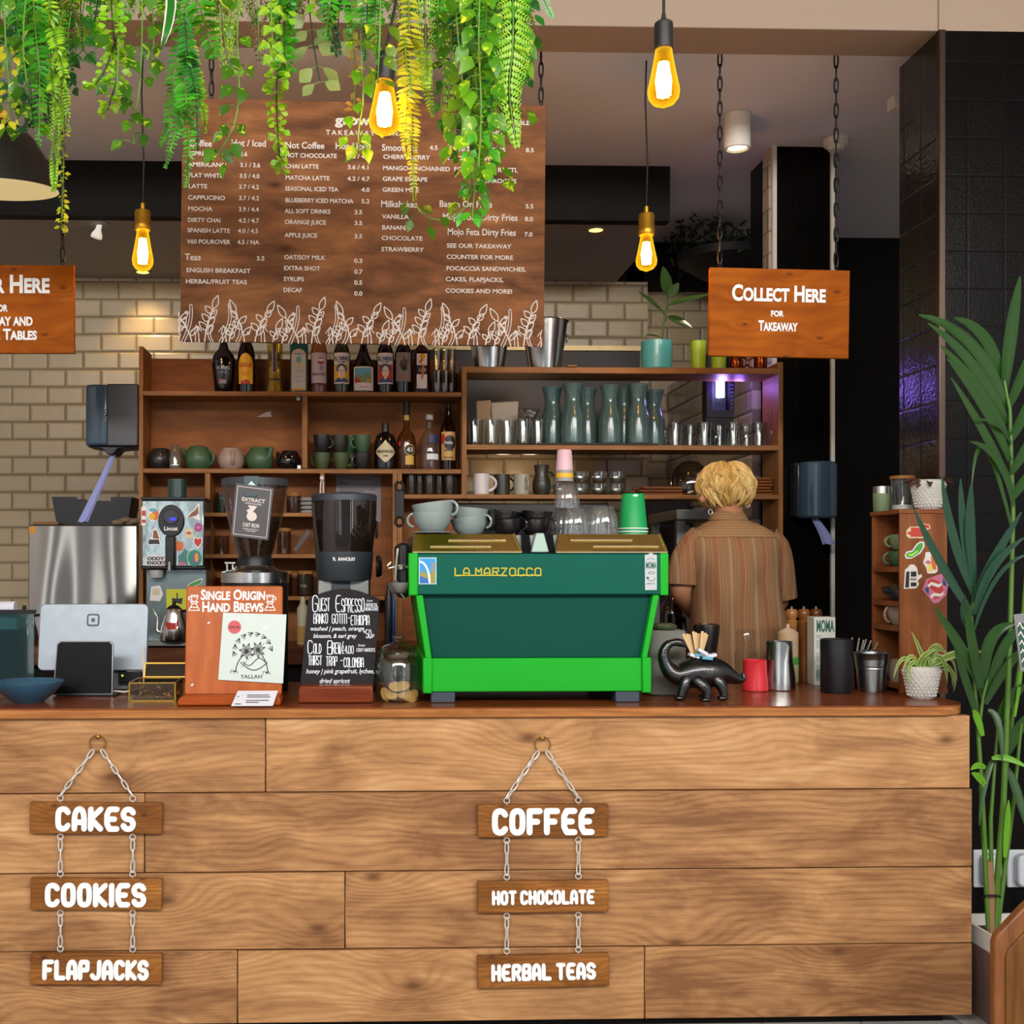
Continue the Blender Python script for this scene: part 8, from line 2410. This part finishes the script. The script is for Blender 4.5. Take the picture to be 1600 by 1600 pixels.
H('bead', [(440, -50), (436, 60), (432, 160), (438, 262)], 'lime', 'long lime round-leaf garland hanging over the second menu column', 2.75, 1.15)
H('bead', [(450, -50), (444, 40), (446, 120)], 'green', 'green round-leaf garland behind the long lime one', 2.85, 1.1)
H('monstera', [(420, -50), (424, 20), (426, 80)], 'lime', 'lime split-leaf sprig tangled in the long round-leaf garland', 2.8, .6)
# around the glowing bulb
H('euc', [(476, -50), (484, 20), (490, 70), (500, 128)], 'pale', 'pale broad-leaf eucalyptus branch above the menu heading', 2.8, 1.0)
H('euc', [(520, -50), (530, 10), (525, 60)], 'pale', 'second pale eucalyptus branch beside the bright short fern', 2.9, .95)
H('sword', [(520, -50), (516, 0), (508, 62)], 'green', 'short broad bright fern above the menu heading', 2.65, 1.3)
H('bead', [(500, -50), (510, 0), (526, 80)], 'dark', 'dark small-leaf sprig behind the eucalyptus', 2.85, .65)
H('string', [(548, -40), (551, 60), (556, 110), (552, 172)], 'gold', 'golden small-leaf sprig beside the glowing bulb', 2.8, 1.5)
H('sword', [(546, -60), (550, 20), (546, 58)], 'green', 'green sword fern above the glowing bulb', 2.7, 1.1)
H('sword', [(572, -60), (574, 20), (570, 96)], 'deep', 'deep green sword fern beside the bulb cord', 2.7, 1.1)
H('sword', [(588, -60), (586, 20), (590, 100)], 'green', 'green sword fern in front of the bulb cord', 2.7, 1.0)
H('pothos', [(566, -20), (564, 80), (568, 150), (560, 205), (562, 236)], 'poth2', 'bright pothos vine beside the glowing bulb', 2.72, .95)
H('pothos', [(596, -60), (594, 40), (592, 90), (590, 130)], 'pothos', 'short pothos sprig over the top of the glowing bulb', 2.55, 1.0)
H('lace', [(612, -60), (624, 0), (634, 60), (636, 96)], 'brown', 'rust-brown lace fern on the far side of the bulb cord', 2.65, 1.1)
H('sword', [(636, -50), (640, 60), (642, 160), (644, 240), (648, 312)], 'yellow', 'long yellow sword fern next to the glowing bulb', 2.72, 1.25)
H('sword', [(630, 40), (636, 120), (632, 200), (636, 246)], 'yellow', 'second yellow fern next to the glowing bulb', 2.66, 1.0)
H('sword', [(652, 60), (664, 120), (676, 182)], 'lime', 'short lime fern swinging away from the bulb', 2.75, .9)
H('lace', [(660, -60), (664, 20), (668, 132)], 'lime', 'lime lace fern between the bulb and the thick leaf cluster', 2.85, 1.0)
H('sword', [(690, -60), (684, 20), (688, 96)], 'green', 'green sword fern at the near edge of the thick leaf cluster', 2.75, 1.1)
# thick cluster over the menu
H('pothos', [(708, -50), (716, 60), (724, 150), (720, 240)], 'pothos', 'dense pothos vine on the bulb side of the thick cluster', 2.75, 1.1, dens=1.5)
H('pothos', [(752, -50), (748, 60), (752, 170), (748, 262)], 'poth2', 'bright dense pothos vine in the middle of the thick cluster', 2.65, 1.1, dens=1.5)
H('pothos', [(800, -50), (802, 40), (796, 110)], 'poth2', 'bright pothos vine at the outer edge of the thick cluster', 2.7, 1.15, dens=1.5)
H('pothos', [(776, -50), (780, 60), (768, 150), (770, 280)], 'pothos', 'pothos vine hanging lowest on the outer side of the thick cluster', 2.75, 1.05, dens=1.4)
H('ivy', [(730, -40), (738, 70), (736, 150), (744, 230)], 'dark', 'dark green ivy in the heart of the thick cluster', 2.8, 1.0, dens=1.3)
H('ivy', [(742, 120), (752, 200), (744, 270), (738, 340)], 'green', 'green leafy ivy at the bottom of the thick cluster', 2.72, 1.0, dens=1.2)
H('ivy', [(720, 160), (728, 240), (736, 300)], 'pothos', 'olive ivy below the dense pothos vine', 2.7, 1.0)
H('sword', [(756, -60), (760, 20), (752, 80)], 'green', 'green sword fern crossing the thick cluster', 2.6, 1.2)
H('lace', [(770, 40), (778, 90), (764, 152)], 'green', 'bright lace fern across the middle of the thick cluster', 2.6, .9)
H('lace', [(800, -60), (802, 60), (796, 140), (806, 222)], 'lime', 'bright bracken fern pointing at the menu\'s fourth column', 2.55, 1.35)
H('sword', [(818, -60), (816, 20), (820, 118)], 'green', 'green fern along the outer side of the thick cluster', 2.8, .9)
H('bead', [(780, 60), (772, 130), (760, 200)], 'green', 'green round-leaf garland in the thick cluster', 2.7, .9)
H('pothos', [(742, 260), (736, 310), (700, 346), (664, 336), (648, 318)], 'pothos', 'pothos runner curling up under the thick cluster', 2.7, .85)
H('string', [(700, 120), (690, 150), (694, 180), (712, 188)], 'green', 'thin bare pothos tendril beside the thick cluster', 2.7, .5, dens=.4)
H('lace', [(834, -50), (846, -10), (862, 26)], 'mint', 'mint green fern tip poking out past the thick cluster', 2.75, .55)
H('sword', [(806, -30), (818, 10), (838, 46)], 'brown', 'brown fern tip sticking out of the thick cluster', 2.75, .7)
# fronds and vines packed inside the two thick clusters
for nm_, x0_, x1_, n_, b0_, b1_ in (('at the lamp end', 2, 112, 20, 70, 205), ('in the thick cluster over the menu', 694, 824, 26, 90, 225)):
 for i in range(n_):
  x = x0_ + (x1_ - x0_) * (i + RN.random()) / n_
  kd = ('sword', 'ivy', 'pothos', 'lace')[i % 4]
  tl = {'sword': 'sword fern frond packed among the leaves ', 'ivy': 'ivy trail packed among the leaves ', 'pothos': 'pothos trail packed among the leaves ', 'lace': 'lace fern frond packed among the leaves '}[kd] + nm_
  H(kd, [(x, -60), (x + RN.uniform(-8, 8), 20), (x + RN.uniform(-14, 14), RN.uniform(b0_, b1_))], ('green', 'deep', 'pothos', 'lime', 'poth2' if x > 300 else 'green', 'dark')[(i * 7) % 6] if kd != 'pothos' else ('pothos', 'poth2')[i % 2], tl, 2.95, RN.uniform(.8, 1.15), tl)
# short sprigs filling the top
for i in range(46):
 x = 4 + i * 18.2 + RN.uniform(-6, 6)
 kd = ('sword', 'lace', 'ivy', 'sword', 'bead')[i % 5]
 ly = RN.uniform(10, 48) * (1.3 if x > 680 or x < 110 else (.65 if 190 < x < 300 else .9))
 cl = ('green', 'deep', 'pothos', 'lime', 'green', 'olive', 'lime')[i % 7]
 H(kd, [(x, -70), (x + RN.uniform(-8, 8), -20), (x + RN.uniform(-14, 14), ly)], cl,
  {'sword': 'short sword fern sprig along the top of the hanging leaves', 'lace': 'short lace fern sprig along the top of the hanging leaves', 'ivy': 'short ivy sprig along the top of the hanging leaves', 'bead': 'short round-leaf sprig along the top of the hanging leaves'}[kd],
  2.9, 1.0, {'sword': 'short sword fern sprigs', 'lace': 'short lace fern sprigs', 'ivy': 'short ivy sprigs', 'bead': 'short round-leaf sprigs'}[kd])
# ---------------------------------------------------------------- palm and the corner beyond the bar
DP = 3.45
pp0 = W(1548, 1500, DP)
pal = thing('potted_palm', 'tall kentia palm beyond the rounded end of the bar, in a mauve planter', 'plant', (pp0.x, pp0.y, 0))
M_PALM = leafmat('palm_leaf', '15380f', '28581a', None, .2, .35)
M_PALMB = leafmat('palm_leaf_bluish', '18382c', '24503a', None, .15, .3)
M_PALML = leafmat('palm_leaf_bright', '4f9a1c', '7fc02a', None, .3, .4)
M_PSTM = mat('palm_stem', '4a7022', .45, var=.2)
def pv(px, py, dy=0.0):
 p = W(px, py, DP + dy)
 return Vector((p.x - pp0.x, p.y - pp0.y, p.z))
def pleaf(a, m, b, w, mt_, da=0, db=-.08):
 A, M_, B = pv(*a, da), pv(*m, (da + db) / 2), pv(*b, db)
 C_ = M_ * 2 - (A + B) / 2
 n = 10
 pts = [A * (1 - t) ** 2 + C_ * 2 * t * (1 - t) + B * t * t for t in [k / n for k in range(n + 1)]]
 vs, fs = [], []
 s_ = S(DP, 1540)
 for i, c in enumerate(pts):
  t = i / n
  d = (pts[min(n, i + 1)] - pts[max(0, i - 1)]).normalized()
  sd_ = d.cross(Vector((0, -1, .15))).normalized()
  ww = w * s_ * max(.03, (sin(pi * min(1, .12 + t * .86)) ** .7))
  vs += [c - sd_ * ww, c + Vector((0, ww * .35, 0)), c + sd_ * ww]
 for i in range(n):
  fs += [(i * 3 + j, i * 3 + j + 1, i * 3 + j + 4, i * 3 + j + 3) for j in (0, 1)]
 MB().add(vs, fs).build('leaflet', mt_, pal, smooth=60)
for pts, r0, r1 in (([(1552, 1450), (1568, 1250), (1578, 1000), (1583, 800), (1578, 640), (1566, 580)], .010, .004), ([(1546, 1450), (1532, 1200), (1524, 1080), (1518, 960), (1524, 900)], .008, .003), ([(1554, 1450), (1572, 1200), (1592, 1040), (1602, 900)], .008, .004), ([(1544, 1450), (1528, 1150), (1536, 1090), (1546, 1050)], .007, .003), ([(1558, 1450), (1584, 1250), (1596, 1130)], .008, .004), ([(1550, 1450), (1548, 1280), (1560, 1120)], .008, .004), ([(1556, 1450), (1564, 1300), (1572, 1180)], .006, .003)):
 pts3 = [pv(x, y, RN.uniform(-.03, .03)) for x, y in pts]
 MB().tube(pts3, [r0 + (r1 - r0) * k / (len(pts) - 1) for k in range(len(pts))], 8).build('stem', M_PSTM, pal)
MB().tube([pv(1550, 1460), pv(1548, 1400, .01), pv(1545, 1345)], [.016, .014, .010], 8).build('trunk', mat('palm_fibre', '8a6a48', .8, bump=.6, vscale=40), pal)
MB().tube([pv(1550 + 14 * cos(a), 1402 + 3 * sin(a), .02 * sin(a)) for a in [k * pi / 8 for k in range(16)]], .003, 6, True).build('tie', M_BLKPL, pal)
for a, m, b, w in (((1572, 640), (1520, 540), (1436, 492), 13), ((1574, 660), (1520, 570), (1450, 505), 11), ((1566, 600), (1540, 530), (1492, 497), 13), ((1576, 690), (1530, 610), (1470, 540), 12), ((1578, 720), (1540, 640), (1480, 560), 10), ((1580, 760), (1540, 680), (1486, 590), 9), ((1570, 610), (1580, 520), (1594, 432), 13), ((1574, 640), (1600, 580), (1630, 500), 10), ((1578, 690), (1604, 640), (1640, 560), 10), ((1580, 740), (1610, 690), (1650, 620), 10), ((1582, 780), (1612, 740), (1660, 700), 10), ((1582, 700), (1560, 665), (1520, 655), 3.5), ((1584, 790), (1560, 720), (1516, 690), 8), ((1582, 830), (1540, 700), (1518, 760), 5)):
 pleaf(a, m, b, w * .8, M_PALM)
for a, m, b, w in (((1522, 930), (1490, 840), (1472, 745), 9), ((1521, 920), (1506, 830), (1501, 748), 8), ((1522, 910), (1516, 830), (1518, 755), 10), ((1520, 960), (1470, 880), (1428, 796), 9), ((1522, 940), (1550, 880), (1596, 800), 9), ((1523, 960), (1550, 890), (1600, 840), 8), ((1522, 985), (1560, 900), (1610, 865), 4), ((1519, 990), (1506, 960), (1508, 930), 7)):
 pleaf(a, m, b, w * .85, M_PALMB)
for a, m, b, w in (((1538, 1080), (1500, 1010), (1460, 950), 11), ((1536, 1090), (1520, 1010), (1508, 932), 10), ((1540, 1070), (1548, 1000), (1586, 975), 12), ((1542, 1090), (1570, 1010), (1606, 975), 10), ((1540, 1100), (1575, 1040), (1608, 1010), 9), ((1544, 1110), (1560, 1130), (1566, 1190), 7), ((1560, 1130), (1580, 1090), (1604, 1070), 12), ((1566, 1190), (1585, 1150), (1612, 1110), 12), ((1530, 1130), (1505, 1050), (1492, 1010), 8), ((1556, 1180), (1540, 1220), (1530, 1290), 6), ((1574, 1200), (1590, 1240), (1606, 1300), 9)):
 pleaf(a, m, b, w * .8, M_PALM, 0, -.04)
for a, m, b, w in (((1540, 1200), (1528, 1196), (1517, 1203), 5), ((1540, 1228), (1530, 1215), (1518, 1208), 6), ((1550, 1185), (1575, 1185), (1606, 1200), 5), ((1570, 1340), (1574, 1290), (1576, 1250), 5), ((1536, 1150), (1526, 1120), (1519, 1112), 6), ((1586, 1120), (1594, 1060), (1596, 1030), 3)):
 pleaf(a, m, b, w, M_PALML, -.02, -.05)
s = S(DP, 1540)
pz = W(1548, 1455, DP).z
M_MAUV = mat('mauve_planter', '7d5f58', .6)
q = MB()
hw_, hb = .13, .11
ofx = .085
q.loft([[(-hb + ofx, -hb, 0), (hb + ofx, -hb, 0), (hb + ofx, hb, 0), (-hb + ofx, hb, 0)], [(-hw_ + ofx, -hw_, pz - .04), (hw_ + ofx, -hw_, pz - .04), (hw_ + ofx, hw_, pz - .04), (-hw_ + ofx, hw_, pz - .04)]])
q.build('planter', M_MAUV, pal, bevel=.004)
q = MB()
for (x0_, x1_, y0_, y1_) in ((-hw_, hw_, -hw_, -hw_ + .008), (-hw_, hw_, hw_ - .008, hw_), (-hw_, -hw_ + .008, -hw_, hw_), (hw_ - .008, hw_, -hw_, hw_)):
 q.box(x0_ + ofx, x1_ + ofx, y0_, y1_, pz - .0395, pz + .015)
q.build('liner', M_WHITE, pal, smooth=0)
MB().box(-hw_ + .01 + ofx, hw_ - .01 + ofx, -hw_ + .01, hw_ - .01, pz - .039, pz - .02).build('soil', mat('potting_soil', '2b1e15'), pal, smooth=0)
# sockets on the pillar
for i, px in enumerate((1541, 1594)):
 a = W(px, 1356, 3.92)
 o = thing('wall_socket', ['white wall socket with a plug low on the black pillar beside the bar end', 'white wall socket with a plug further along the black pillar, behind the palm'][i], 'socket', (a.x, .52, a.z))
 MB().box(-.05, .05, -.012, -.0005, -.065, .065).build('plate', mat('socket_white', 'c9ced4', .35), o, bevel=.004)
 MB().prism(rrect(.062, .11, .02, 4), -.045, -.012).build('plug', mat('socket_white', 'c9ced4'), o, bevel=.006)
 MB().tube([(0, -.05, -.03), (.002, -.07, -.06), (.01, -.06, -.14), (.0, -.03, -.3)], .005, 8).build('cable', M_BLKPL, o)
# bench end in front
DBN = 2.9
bn_ = thing('wooden_bench', 'wooden bench end with a rounded top edge in front of the palm planter', 'bench', (0, 0, 0))
pz_ = [(1555, 1640), (1555, 1474), (1559, 1462), (1600, 1418), (1680, 1345), (1680, 1640)]
M_BEN = wood('bench_wood', '6b4020', '8f5a30', 'a8703c', 120, 'Z', .35, streak=.3, wob=4, coat=.3, rw=.2)
q = MB().prism([(W(x, y, DBN).x, W(x, y, DBN).z) for x, y in pz_], DBN - CD, DBN - CD + .03)
q.build('end_panel', M_BEN, bn_, bevel=.008, bseg=3)
q = MB().prism([(W(x, y, DBN).x + .025, W(x, y, DBN).z - .035) for x, y in pz_], DBN - CD - .006, DBN - CD + .001)
q.build('face_panel', wood('bench_panel', '5c3a1a', '7d5228', '94642f', 160, 'Z', .4, streak=.3, wob=4), bn_, bevel=.004)
MB().box(W(1555, 1640, DBN).x, W(1680, 1640, DBN).x, DBN - CD, DBN - CD + .03, 0, W(1600, 1640, DBN).z).build('leg', M_BEN, bn_)
# card holder standing at the frame edge
dh = 3.16
a = W(1628, 1000, dh)
o = thing('card_stand', 'slim floor stand holding a dark green printed card at the frame edge', 'stand', (a.x, a.y, 0))
s = S(dh, 1628)
zc_ = a.z
M = Matrix.Translation((0, 0, zc_)) @ Matrix.Rotation(-.12, 4, 'Y')
MB().box(-40 * s, 30 * s, -.002, .002, -45 * s, 45 * s, M).build('clear_frame', mat('grey_frame', '77797a', .3), o, bevel=.001)
MB().box(-37 * s, 28 * s, -.003, -.002, -38 * s, 30 * s, M).build('card', mat('green_card', '1d4a3a', .5), o, smooth=0)
q = MB()
for k in range(5):
 q.stroke([((-37 + 4 * u) * s, (-30 + 14 * k + 6 * sin(u * 2)) * s) for u in range(4)], 1.6 * s, -.0035, 0, M=M)
q.build('leaf_print', M_PRINT, o, smooth=0)
MB().tube([(0, .006, .01), (0, .006, zc_)], .008, 8).build('pole', M_BLKM, o)
MB().lathe([(.0001, 0), (.08, 0), (.08, .01), (.0001, .012)]).build('base', M_BLKM, o)
# ---------------------------------------------------------------- the person behind the bar
DPR = 4.47
pc = W(1140, 900, DPR)
per = thing('person', 'person with short blond hair and hoop earrings in a brown striped shirt, seen from behind', 'person', (pc.x, pc.y, 0))
def bp(px, py, dy=0.0):
 p = W(px, py, DPR + dy)
 return Vector((p.x - pc.x, p.y - pc.y, p.z))
s = S(DPR, 1140)
M_SKIN = mat('skin', 'b0795a', .5, var=.06, vscale=20)
# body: one continuous skinned figure; it faces the back counter (+y) and bends over its work
J, E = [], []
def jt(p, r, to=None):
 J.append((p, r))
 if to is not None:
  E.append((to, len(J) - 1))
 return len(J) - 1
ZP = .93
pel = jt(Vector((.02, .0, ZP)), (.155, .115))
w1 = jt(bp(1152, 985, -.005), (.135, .105), pel)
w2 = jt(bp(1148, 900, .0), (.150, .110), w1)
ch1 = jt(bp(1145, 850, .01), (.150, .100), w2)
nk0 = jt(bp(1142, 822, .02), (.07, .065), ch1)
nk1 = jt(bp(1138, 800, .045), (.054, .056), nk0)
hd0 = jt(bp(1135, 782, .07), (.066, .074), nk1)
hd1 = jt(bp(1134, 762, .075), (.078, .094), hd0)
hd2 = jt(bp(1134, 742, .07), (.074, .088), hd1)
hd3 = jt(bp(1134, 728, .065), (.045, .055), hd2)
jt(bp(1134, 768, .178), (.012, .016), hd1)          # nose
for sg, hx in ((-1, 1098), (1, 1171)):
 e = jt(bp(1134 + sg * 34, 776, .04), (.015, .015), hd1)
 jt(bp(1134 + sg * 40, 784, .03), (.011, .020), e)
arms = {}
for sg, sh, el, wr, hn in ((-1, bp(1086, 850, .01), bp(1062, 925, .0), bp(1084, 962, .17), bp(1092, 966, .23)), (1, bp(1206, 848, .01), bp(1218, 938, .02), bp(1200, 964, .18), bp(1192, 970, .24))):
 a = jt(sh, (.053, .053), ch1)
 b = jt((sh + el) / 2, (.050, .050), a)
 c_ = jt(el, (.043, .043), b)
 d = jt((el + wr) / 2, (.037, .036), c_)
 w = jt(wr, (.027, .024), d)
 dr = (hn - wr).normalized()
 sd_ = Vector((1, 0, 0))
 pm = jt(hn, (.036, .016), w)
 for k in range(4):
  off = (k - 1.5) * .019
  L = (.062, .072, .068, .052)[k]
  f0 = jt(hn + dr * .035 + sd_ * off + Vector((0, 0, .0)), .0095, pm)
  f1 = jt(hn + dr * (.035 + L * .5) + sd_ * off * 1.1 + Vector((0, 0, -.012)), .0085, f0)
  f2 = jt(hn + dr * (.035 + L * .78) + sd_ * off * 1.1 + Vector((0, 0, -.034)), .0075, f1)
 t0 = jt(wr + dr * .02 - sd_ * sg * .030, .011, w)
 jt(wr + dr * .055 - sd_ * sg * .046 + Vector((0, 0, -.015)), .009, t0)
for sg in (-1, 1):
 h = jt(Vector((.02 + sg * .095, .0, ZP - .07)), (.092, .095), pel)
 k = jt(Vector((.02 + sg * .10, .012, .50)), (.060, .062), h)
 c_ = jt(Vector((.02 + sg * .10, -.012, .36)), (.056, .058), k)
 an = jt(Vector((.02 + sg * .105, -.02, .09)), (.038, .04), c_)
 ft = jt(Vector((.02 + sg * .115, .06, .045)), (.042, .036), an)
 jt(Vector((.02 + sg * .12, .14, .035)), (.036, .028), ft)
body = skin('body', J, E, M_SKIN, per, 2, pel)
# shirt: striped cloth with folds
t = NT('striped_shirt')
v = t.coords()
sp = t.n('ShaderNodeSeparateXYZ')
t.l(v, sp.inputs[0])
def stripe(t, x, f, lo, hi):
 w = t.math('MULTIPLY_ADD', t.math('SINE', t.math('MULTIPLY', x, f)), .5, .5)
 return t.ramp(w, [(lo, 0.0), (hi, 1.0)])
c1 = t.mixc(stripe(t, sp.outputs[0], 2 * pi / .0115, .55, .8), lin('86603f'), lin('8f6a48'))
c1 = t.mixc(stripe(t, sp.outputs[0], 2 * pi / .046, .86, .95), c1, lin('977c5f'))
c1 = t.mixc(stripe(t, t.math('ADD', sp.outputs[0], .017), 2 * pi / .092, .90, .97), c1, lin('8c5836'))
t.l(c1, t.b.inputs['Base Color'])
t.b.inputs['Roughness'].default_value = .85
t.bump(t.noise(v, 60, 3), .15, .002)
M_SHIRT = t.m
t = NT('striped_yoke')
v = t.coords()
sp = t.n('ShaderNodeSeparateXYZ')
t.l(v, sp.inputs[0])
c1 = t.mixc(stripe(t, sp.outputs[2], 2 * pi / .011, .5, .8), lin('8f6c48'), lin('9c7a56'))
t.l(c1, t.b.inputs['Base Color'])
t.b.inputs['Roughness'].default_value = .85
t.bump(t.noise(v, 60, 3), .15, .002)
M_YOKE = t.m
def shirt_rings(rows_, n=64, folds=True, grow=0.0):
 out = []
 for (y, xa, xb_, dp, cy) in rows_:
  a, b = bp(xa, y), bp(xb_, y)
  cx, rx, z = (a.x + b.x) / 2, (b.x - a.x) / 2 + grow, a.z
  ring = []
  for k in range(n):
   th = 2 * pi * k / n
   c, s_ = cos(th), sin(th)
   x = rx * (abs(c) ** .8) * (1 if c > 0 else -1)
   yy = (dp + grow) * (abs(s_) ** .85) * (1 if s_ > 0 else -1)
   if folds and s_ < 0.2:
    u = max(0, min(1, (y - 845) / 60))
    f = .010 * u * sin((x * 26) + (y - 850) * .045) + .012 * u * math.exp(-((x - .02 - (y - 900) * .0012) / .030) ** 2) + .008 * u * sin(x * 55 - y * .02)
    f += .016 * max(0, min(1, (y - 940) / 40)) * math.exp(-((x - .20 + (y - 960) * .004) / .035) ** 2)
    yy -= f
   ring.append(Vector((cx + x, cy + yy, z)))
  out.append(ring)
 return out
rows_ = [(838, 1078, 1213, .105, .012), (846, 1070, 1221, .118, .010), (860, 1069, 1222, .128, .006), (876, 1072, 1220, .132, .002), (892, 1076, 1217, .134, 0), (910, 1080, 1214, .134, -.003), (930, 1082, 1214, .134, -.006), (950, 1081, 1218, .135, -.008), (970, 1080, 1225, .138, -.010), (990, 1079, 1233, .142, -.010), (1012, 1079, 1238, .146, -.010), (1040, 1080, 1240, .148, -.008), (1075, 1082, 1238, .148, -.004)]
shirt = MB().loft(shirt_rings(rows_), cap=False).build('shirt', M_SHIRT, per, smooth=80, sub=1)
yk = [(811, 1119, 1166, .066, .035), (814, 1112, 1172, .076, .032), (820, 1100, 1188, .086, .026), (829, 1087, 1205, .096, .018), (840, 1077, 1214, .109, .012)]
MB().loft(shirt_rings(yk, folds=False, grow=.003), cap=False).build('yoke', M_YOKE, shirt, smooth=80, sub=1)
cl = [(815, 1117, 1169, .068, .034), (806, 1118, 1166, .064, .042), (799, 1120, 1164, .061, .050), (800, 1117, 1167, .066, .050), (812, 1113, 1172, .076, .036)]
MB().loft(shirt_rings(cl, folds=False), cap=False).build('collar', M_YOKE, shirt, smooth=80)
def sleeve(pts, rad, nm='sleeve'):
 rings = []
 n = 28
 for i, ((px, py, dy), r) in enumerate(zip(pts, rad)):
  c = bp(px, py, dy)
  a, b = bp(*pts[max(0, i - 1)]), bp(*pts[min(len(pts) - 1, i + 1)])
  d = (b - a).normalized()
  u = d.cross(Vector((0, 1, 0))).normalized()
  w = d.cross(u)
  rings.append([c + u * r * cos(2 * pi * k / n) * (1 + .06 * sin(k * 1.9 + i)) + w * r * 1.05 * sin(2 * pi * k / n) * (1 + .05 * sin(k * 2.3 + i * 1.3)) for k in range(n)])
 MB().loft(rings, cap=False).build(nm, M_SHIRT, shirt, smooth=80, sub=1)
sleeve([(1098, 845, .01), (1082, 858, .008), (1072, 876, .004), (1067, 896, 0), (1066, 914, -.002)], [.066, .066, .063, .060, .060])
sleeve([(1194, 845, .01), (1210, 858, .008), (1215, 880, .006), (1220, 908, .008), (1224, 936, .012)], [.066, .068, .062, .056, .052])
# trousers
q = MB()
for sg in (-1, 1):
 rings = []
 for z, r, y in ((.95, .13, 0), (.85, .118, 0), (.6, .085, .008), (.36, .074, -.008), (.1, .062, -.018)):
  rings.append([Vector((.02 + sg * .095 + r * cos(2 * pi * k / 24), y + r * sin(2 * pi * k / 24), z)) for k in range(24)])
 q.loft(rings, cap=False)
q.build('trousers', mat('dark_trousers', '1c1b20', .8), per, smooth=80)
for sg in (-1, 1):
 MB().loft([[Vector((.02 + sg * .115 + (.048 + .004 * (z < .03)) * cos(2 * pi * k / 20), .055 + (.115) * sin(2 * pi * k / 20), z)) for k in range(20)] for z in (.0, .025, .06, .075)]).build('shoe', mat('black_shoe', '121214', .5), per, smooth=50, bevel=.004)
# hair: cap plus locks
M_HAIR = NT('blond_hair')
ge = M_HAIR.n('ShaderNodeNewGeometry')
v = M_HAIR.coords()
nz = M_HAIR.noise(v, 30, 3)
k_ = M_HAIR.math('MULTIPLY_ADD', ge.outputs['Random Per Island'], .7, M_HAIR.math('MULTIPLY', nz, .3))
M_HAIR.l(M_HAIR.ramp(k_, [(0, 'a07a3c'), (.5, 'cda75e'), (1, 'e6cc8c')]), M_HAIR.b.inputs['Base Color'])
M_HAIR.b.inputs['Roughness'].default_value = .5
M_HAIR = M_HAIR.m
hc = bp(1134, 760, .068)
rx_, ry_, rz_ = 40.5 * s, .112, 37 * s
q = MB().ball(hc + Vector((0, 0, 0)), rx_ * .96, ry_ * .96, rz_ * .97, 28, 18)
hair = q.build('hair', M_HAIR, per)
q = MB()
rn = random.Random(21)
for i in range(640):
 az = rn.uniform(0, 2 * pi)
 el0 = rn.uniform(-.35, 1.35)
 front = sin(az) > .25
 if front and el0 < .35:
  continue
 n = 6
 pts = []
 aa, ee = az, el0
 ln_ = rn.uniform(.45, .85)
 tw = rn.uniform(-.25, .25)
 lift = rn.uniform(0, .010)
 for k in range(n + 1):
  t_ = k / n
  e2 = ee - ln_ * t_
  a2 = aa + tw * t_ * (1 + t_)
  rr = 1.0 + (lift + .006 * sin(pi * t_)) / .1
  low = max(0, -e2 - .45)
  R_ = max(.2, cos(e2))
  pnt = hc + Vector((rx_ * rr * R_ * cos(a2), ry_ * rr * R_ * sin(a2), rz_ * rr * sin(e2) - low * .012))
  pts.append(pnt)
 if pts[-1].z < bp(1134, 797).z:
  continue
 w = rn.uniform(.006, .012)
 vs, fs = [], []
 for k, p in enumerate(pts):
  d = (pts[min(n, k + 1)] - pts[max(0, k - 1)]).normalized()
  nr = (p - hc).normalized()
  sd_ = d.cross(nr).normalized()
  ww = w * (sin(pi * min(1, .2 + .8 * k / n)) ** .7 + .04)
  vs += [p - sd_ * ww - nr * ww * .5, p + nr * ww * .35, p + sd_ * ww - nr * ww * .5]
 for k in range(n):
  fs += [(k * 3 + j, k * 3 + j + 1, k * 3 + j + 4, k * 3 + j + 3) for j in (0, 1)]
 q.add(vs, fs)
q.build('hair_locks', M_HAIR, hair, smooth=60)
for px, py, nm in ((1110, 800, 0), (1168, 789, 1)):
 c = bp(px, py, .03)
 MB().tube([c + Vector((.009 * cos(a), .004 * cos(a), .010 * sin(a))) for a in [k * pi / 8 for k in range(16)]], .0022, 8, True).build('hoop_earring', M_CHAIN, per)
# face features (turned away from the camera)
for sg in (-1, 1):
 MB().ball(bp(1134 + sg * 13, 760, .158), .011).build('eye', mat('eye_white', 'd8d4cf', .3), per)
 MB().ball(bp(1134 + sg * 13, 760, .166), .0055).build('iris', mat('eye_dark', '2a211c', .3), per)
MB().tube([bp(1124, 782, .150), bp(1134, 783.5, .158), bp(1144, 782, .150)], [.003, .006, .003], 8).build('lips', mat('lips', '99574d', .5), per)
